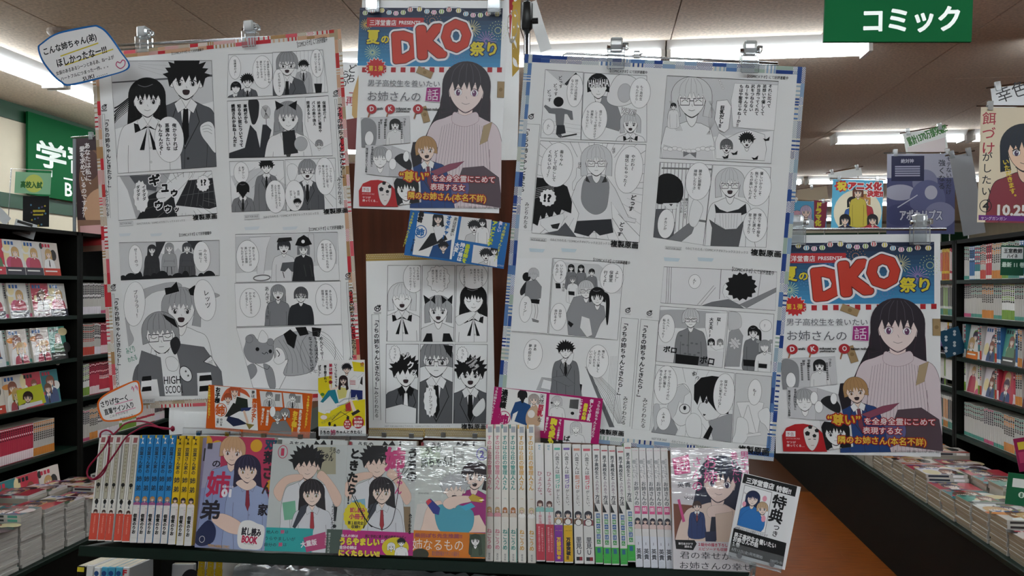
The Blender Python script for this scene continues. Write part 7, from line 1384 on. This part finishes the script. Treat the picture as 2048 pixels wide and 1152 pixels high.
P.poly([(1020, 785), (1422, 900), (1392, 1078), (985, 965)], '#0c0c0e'); P.hz('※特典はなくなり次第終了となります', 1030, 770, 1278, 790, '#333'); P.hz('男子高校生を養いたい', 1028, 815, 1342, 855, '#f0f0f0', b=.04, rot=.015); P.hz('お姉さんの話', 1020, 850, 1208, 885, '#f0f0f0', b=.04); P.hz('１巻', 1014, 888, 1068, 918, '#f0f0f0', b=.04); P.hz('8月12日(金)発売開始', 1006, 930, 1240, 958, '#c9c9c9', b=.02, rot=.02); P.hz('580円+税', 1300, 1018, 1392, 1040, '#d9d9d9', b=.02)
flush(P, 'card_print', r, INKG)
h = empty('card_holder', P.matrix() @ Vector((P.w*.48, -.001, -P.h*.985))); h.rotation_euler = P.matrix().to_euler(); tag(h, 'clear plastic holder with metal studs gripping the white and black bonus card', 'card holder')
mb = MB(); mb.cbox(-.036, -.004, -.006, .036, -.001, .016, .0006); mb.obj('front_rail', CLEAR, h); mb = MB(); mb.cbox(-.036, .0045, -.006, .036, .0065, .016, .0006); mb.obj('rear_rail', CLEAR, h)
for u in (-.022, .022): MB().tube([(u, -.0055, .002), (u, .006, .002)], .0035, 10).obj('stud', CHROME, h)
MB().tube([(0, .004, -.004), (.002, .006, -.02), (0, .01, -.03)], .004, 8).obj('stem', CLEAR, h, smooth=True); MB().tube([(0, .012, -.03), (0, .012, -.034), (0, .012, -.038)], [.008, .017, .018], 20).obj('suction_foot', CLEAR, h, smooth=True)
# clear rails holding the strip cards behind the books
def rail(px0, px1, py, label, n, rz=0, Y=1.33):
    a, b = atY(px0, py, Y), atY(px1, py+(px1-px0)*.03, Y); r = empty('card_rail', a, (0, -math.atan2(b.z-a.z, b.x-a.x), 0)); tag(r, label, 'rail'); L = (b-a).length
    mb = MB(); mb.cbox(0, -.001, -.005, L, .001, .008, .0005); mb.obj('strip', CLEAR, r); mb = MB(); mb.cbox(0, -.006, -.006, L, .004, -.004, .0005); mb.obj('ledge', WHITEP, r)
    for i in range(n): u = L*(i+.6)/n; MB().box(u-.004, -.006, -.004, u+.004, -.001, .004).obj('magnet', CHROME, r)
rail(366, 480, 864, 'clear rail with small magnets under the orange strip card', 2); rail(486, 632, 869, 'clear rail with small magnets beneath the right half of the orange strip card', 2); rail(640, 735, 874, 'clear rail below the yellow promotional card', 1); rail(737, 846, 868, 'clear rail under the left foot of the tan-banded page', 2); rail(850, 976, 868, 'clear rail under the right foot of the tan-banded page', 2)
# crimson cord
g = lambda pts, Y: [atY(x*.3056, 800+y*.3056, Y+(i % 3)*.001) for i, (x, y) in enumerate(pts)]
CORD = mat('crimson_cord', '#8e1238', .5); r = empty('crimson_cord', (0, 0, 0)); tag(r, 'thin crimson cord looped over the white comics at the left end', 'cord')
def sm3(P_, n=6):
    out = []
    for i in range(len(P_)-1):
        a, b, c, d = P_[max(0, i-1)], P_[i], P_[i+1], P_[min(len(P_)-1, i+2)]
        for j in range(n): t = j/n; out.append(.5*((2*b)+(c-a)*t+(2*a-5*b+4*c-d)*t*t+(3*b-a-3*c+d)*t**3))
    return out+[P_[-1]]
MB().tube(sm3(g([(1128, 188), (1060, 186), (980, 150), (900, 138), (820, 155), (770, 200), (742, 228)], 1.16)), .0014, 8).obj('strand', CORD, r, smooth=True)
MB().tube(sm3(g([(1128, 190), (1040, 178), (960, 168), (880, 205), (820, 250), (760, 340), (700, 425), (650, 490), (600, 520), (572, 490), (580, 440), (640, 365), (690, 300), (722, 232)], 1.15)), .0014, 8).obj('strand', CORD, r, smooth=True)
MB().tube(sm3(g([(712, 236), (714, 330), (700, 430), (668, 490), (620, 520), (585, 505)], 1.152)), .0014, 8).obj('strand', CORD, r, smooth=True)
MB().tube(sm3(g([(742, 228), (720, 205), (690, 198), (660, 215), (655, 245)], 1.157)), .0014, 8).obj('strand', CORD, r, smooth=True)
MB().tube(g([(1118, 190), (1130, 188), (1142, 186)], 1.158), [.003, .005, .003], 10).obj('knot', CORD, r, smooth=True)
# ------------------------------------------------------------------ things on the level below
def low(px0, px1, pyt, col, label, group, fn=None, Y=1.36, d=.1, H=.16, name='comic_book', dx=-4):
    a = atY(px0, pyt, Y); hh = (H*FPX/1.4); q = [(px0, pyt), (px1, pyt+1), (px1+dx*3, pyt+hh+1), (px0+dx*3, pyt+hh)]
    s, r = standing(q, Y+.0, (0, 0, 1), 'spine', d, label, group, cover=col, tilt=6, name=name)
    if fn: fn(s)
    if s.ops: flush(s, 'spine_print', r, INKS, sub=0)
    return s, r
BACK = 0
low(154, 170, 1132, '#0c0c0e', 'black comic spine with a yellow label on the lower level', None, lambda s: s.rect(155, 1134, 168, 1144, '#d9c93a'), H=.15)
low(172, 185, 1130, '#d9d9d7', 'plain white spine beside the black one on the lower level', None, H=.15)
for i, (x, c) in enumerate(((187, '#dcdedf'), (202, '#4aa3c4'), (216, '#4aa3c4'), (231, '#5ab0cc'), (245, '#dfe0e0'))):
    def fg(s, x=x, i=i): (s.ell(x+6, 1147, 5, 5, '#1f4a86') if i < 4 else s.hz('F', x+2, 1140, x+9, 1150, '#c8303a', b=.06))
    low(x, x+13, 1134, c, ['white spine with a round blue globe emblem on the lower level', 'light blue globe spine next to the white globe one', 'light blue globe spine in the middle of the lower group', 'light blue globe spine at the right of the lower group', 'white spine with a red letter F on the lower level'][i], 'globe comics on the lower level', fg, H=.15)
def two(s): s.poly([(322+10*(1 if k % 2 else .8)*math.cos(math.pi*k/14)+5, 1147+10*(1 if k % 2 else .8)*math.sin(math.pi*k/14)) for k in range(28)], '#0c0c0e'); s.hz('2', 323, 1141, 331, 1152, '#eee', b=.05); s.ell(382, 1165, 22, 26, '#23242c')
low(316, 391, 1128, '#c9cccd', 'pale comic cover with a black starburst number on the lower level', None, two, H=.15, d=.012)
for i, x in enumerate((397, 415, 432)):
    low(x, x+16, 1113, '#dedcd6', f"white boxed comic with yellow lettering, {dd[i]} of three on the lower level", 'white boxed comics with yellow lettering', lambda s, x=x: (s.v('日和', x+7, 1122, 15, '#c9ac1e', b=.08, edge='#8a6a1a', ew=.12), s.rect(x+3, 1115, x+12, 1118, '#b890c0')), H=.15, d=.12)
FILMB = MB(); R = random.Random(2); n, m_ = 60, 7
a = atY(470, 1126, 1.345); b = atY(1060, 1150, 1.345)
for j in range(m_):
    for i in range(n+1):
        t = i/n; FILMB.v.append((a.x+(b.x-a.x)*t, 1.335+j*.012+R.uniform(-.004, .004), a.z-.016-t*.018+.012*math.sin(j*1.1)+R.uniform(-.004, .004)))
for j in range(m_-1):
    for i in range(n): q = j*(n+1)+i; FILMB.f.append((q, q+1, q+n+2, q+n+1))
FILMB.c = [None]*len(FILMB.f)
tag(FILMB.obj('plastic_film', FILM, smooth=True), 'crumpled clear plastic film spread over the lower level', 'plastic film')
F2 = MB(); a = atY(470, 1137, 1.33); b = atY(1300, 1152, 1.33); n, m_ = 56, 9
for j in range(m_):
    for i in range(n+1): F2.v.append((a.x+(b.x-a.x)*i/n, 1.325-j*.006+R.uniform(-.008, .008), a.z-.004-j*.006-i/n*.010+R.uniform(-.003, .003)))
for j in range(m_-1):
    for i in range(n): q = j*(n+1)+i; F2.f.append((q, q+1, q+n+2, q+n+1))
F2.c = [None]*len(F2.f)
tag(F2.obj('plastic_film', FILM, smooth=True), 'wrinkled clear film hanging over the lower books under the perforated strip', 'plastic film')
s = Sheet([(229, 1098), (236, 1098), (232, 1113), (226, 1113)], 1.25); tag(s.paper('hang_tag', PAPER), 'tiny white tag hanging under the left end of the shelf', 'tag')
r = empty('pop_pole', atY(1398, 459, 1.435)); tag(r, 'chrome pole that carries the rod of the low festival poster', 'pole'); MB().tube([(0, 0, 0), (0, 0, -r.location.z)], .005, 8).obj('pole_tube', CHROME, r, smooth=True)
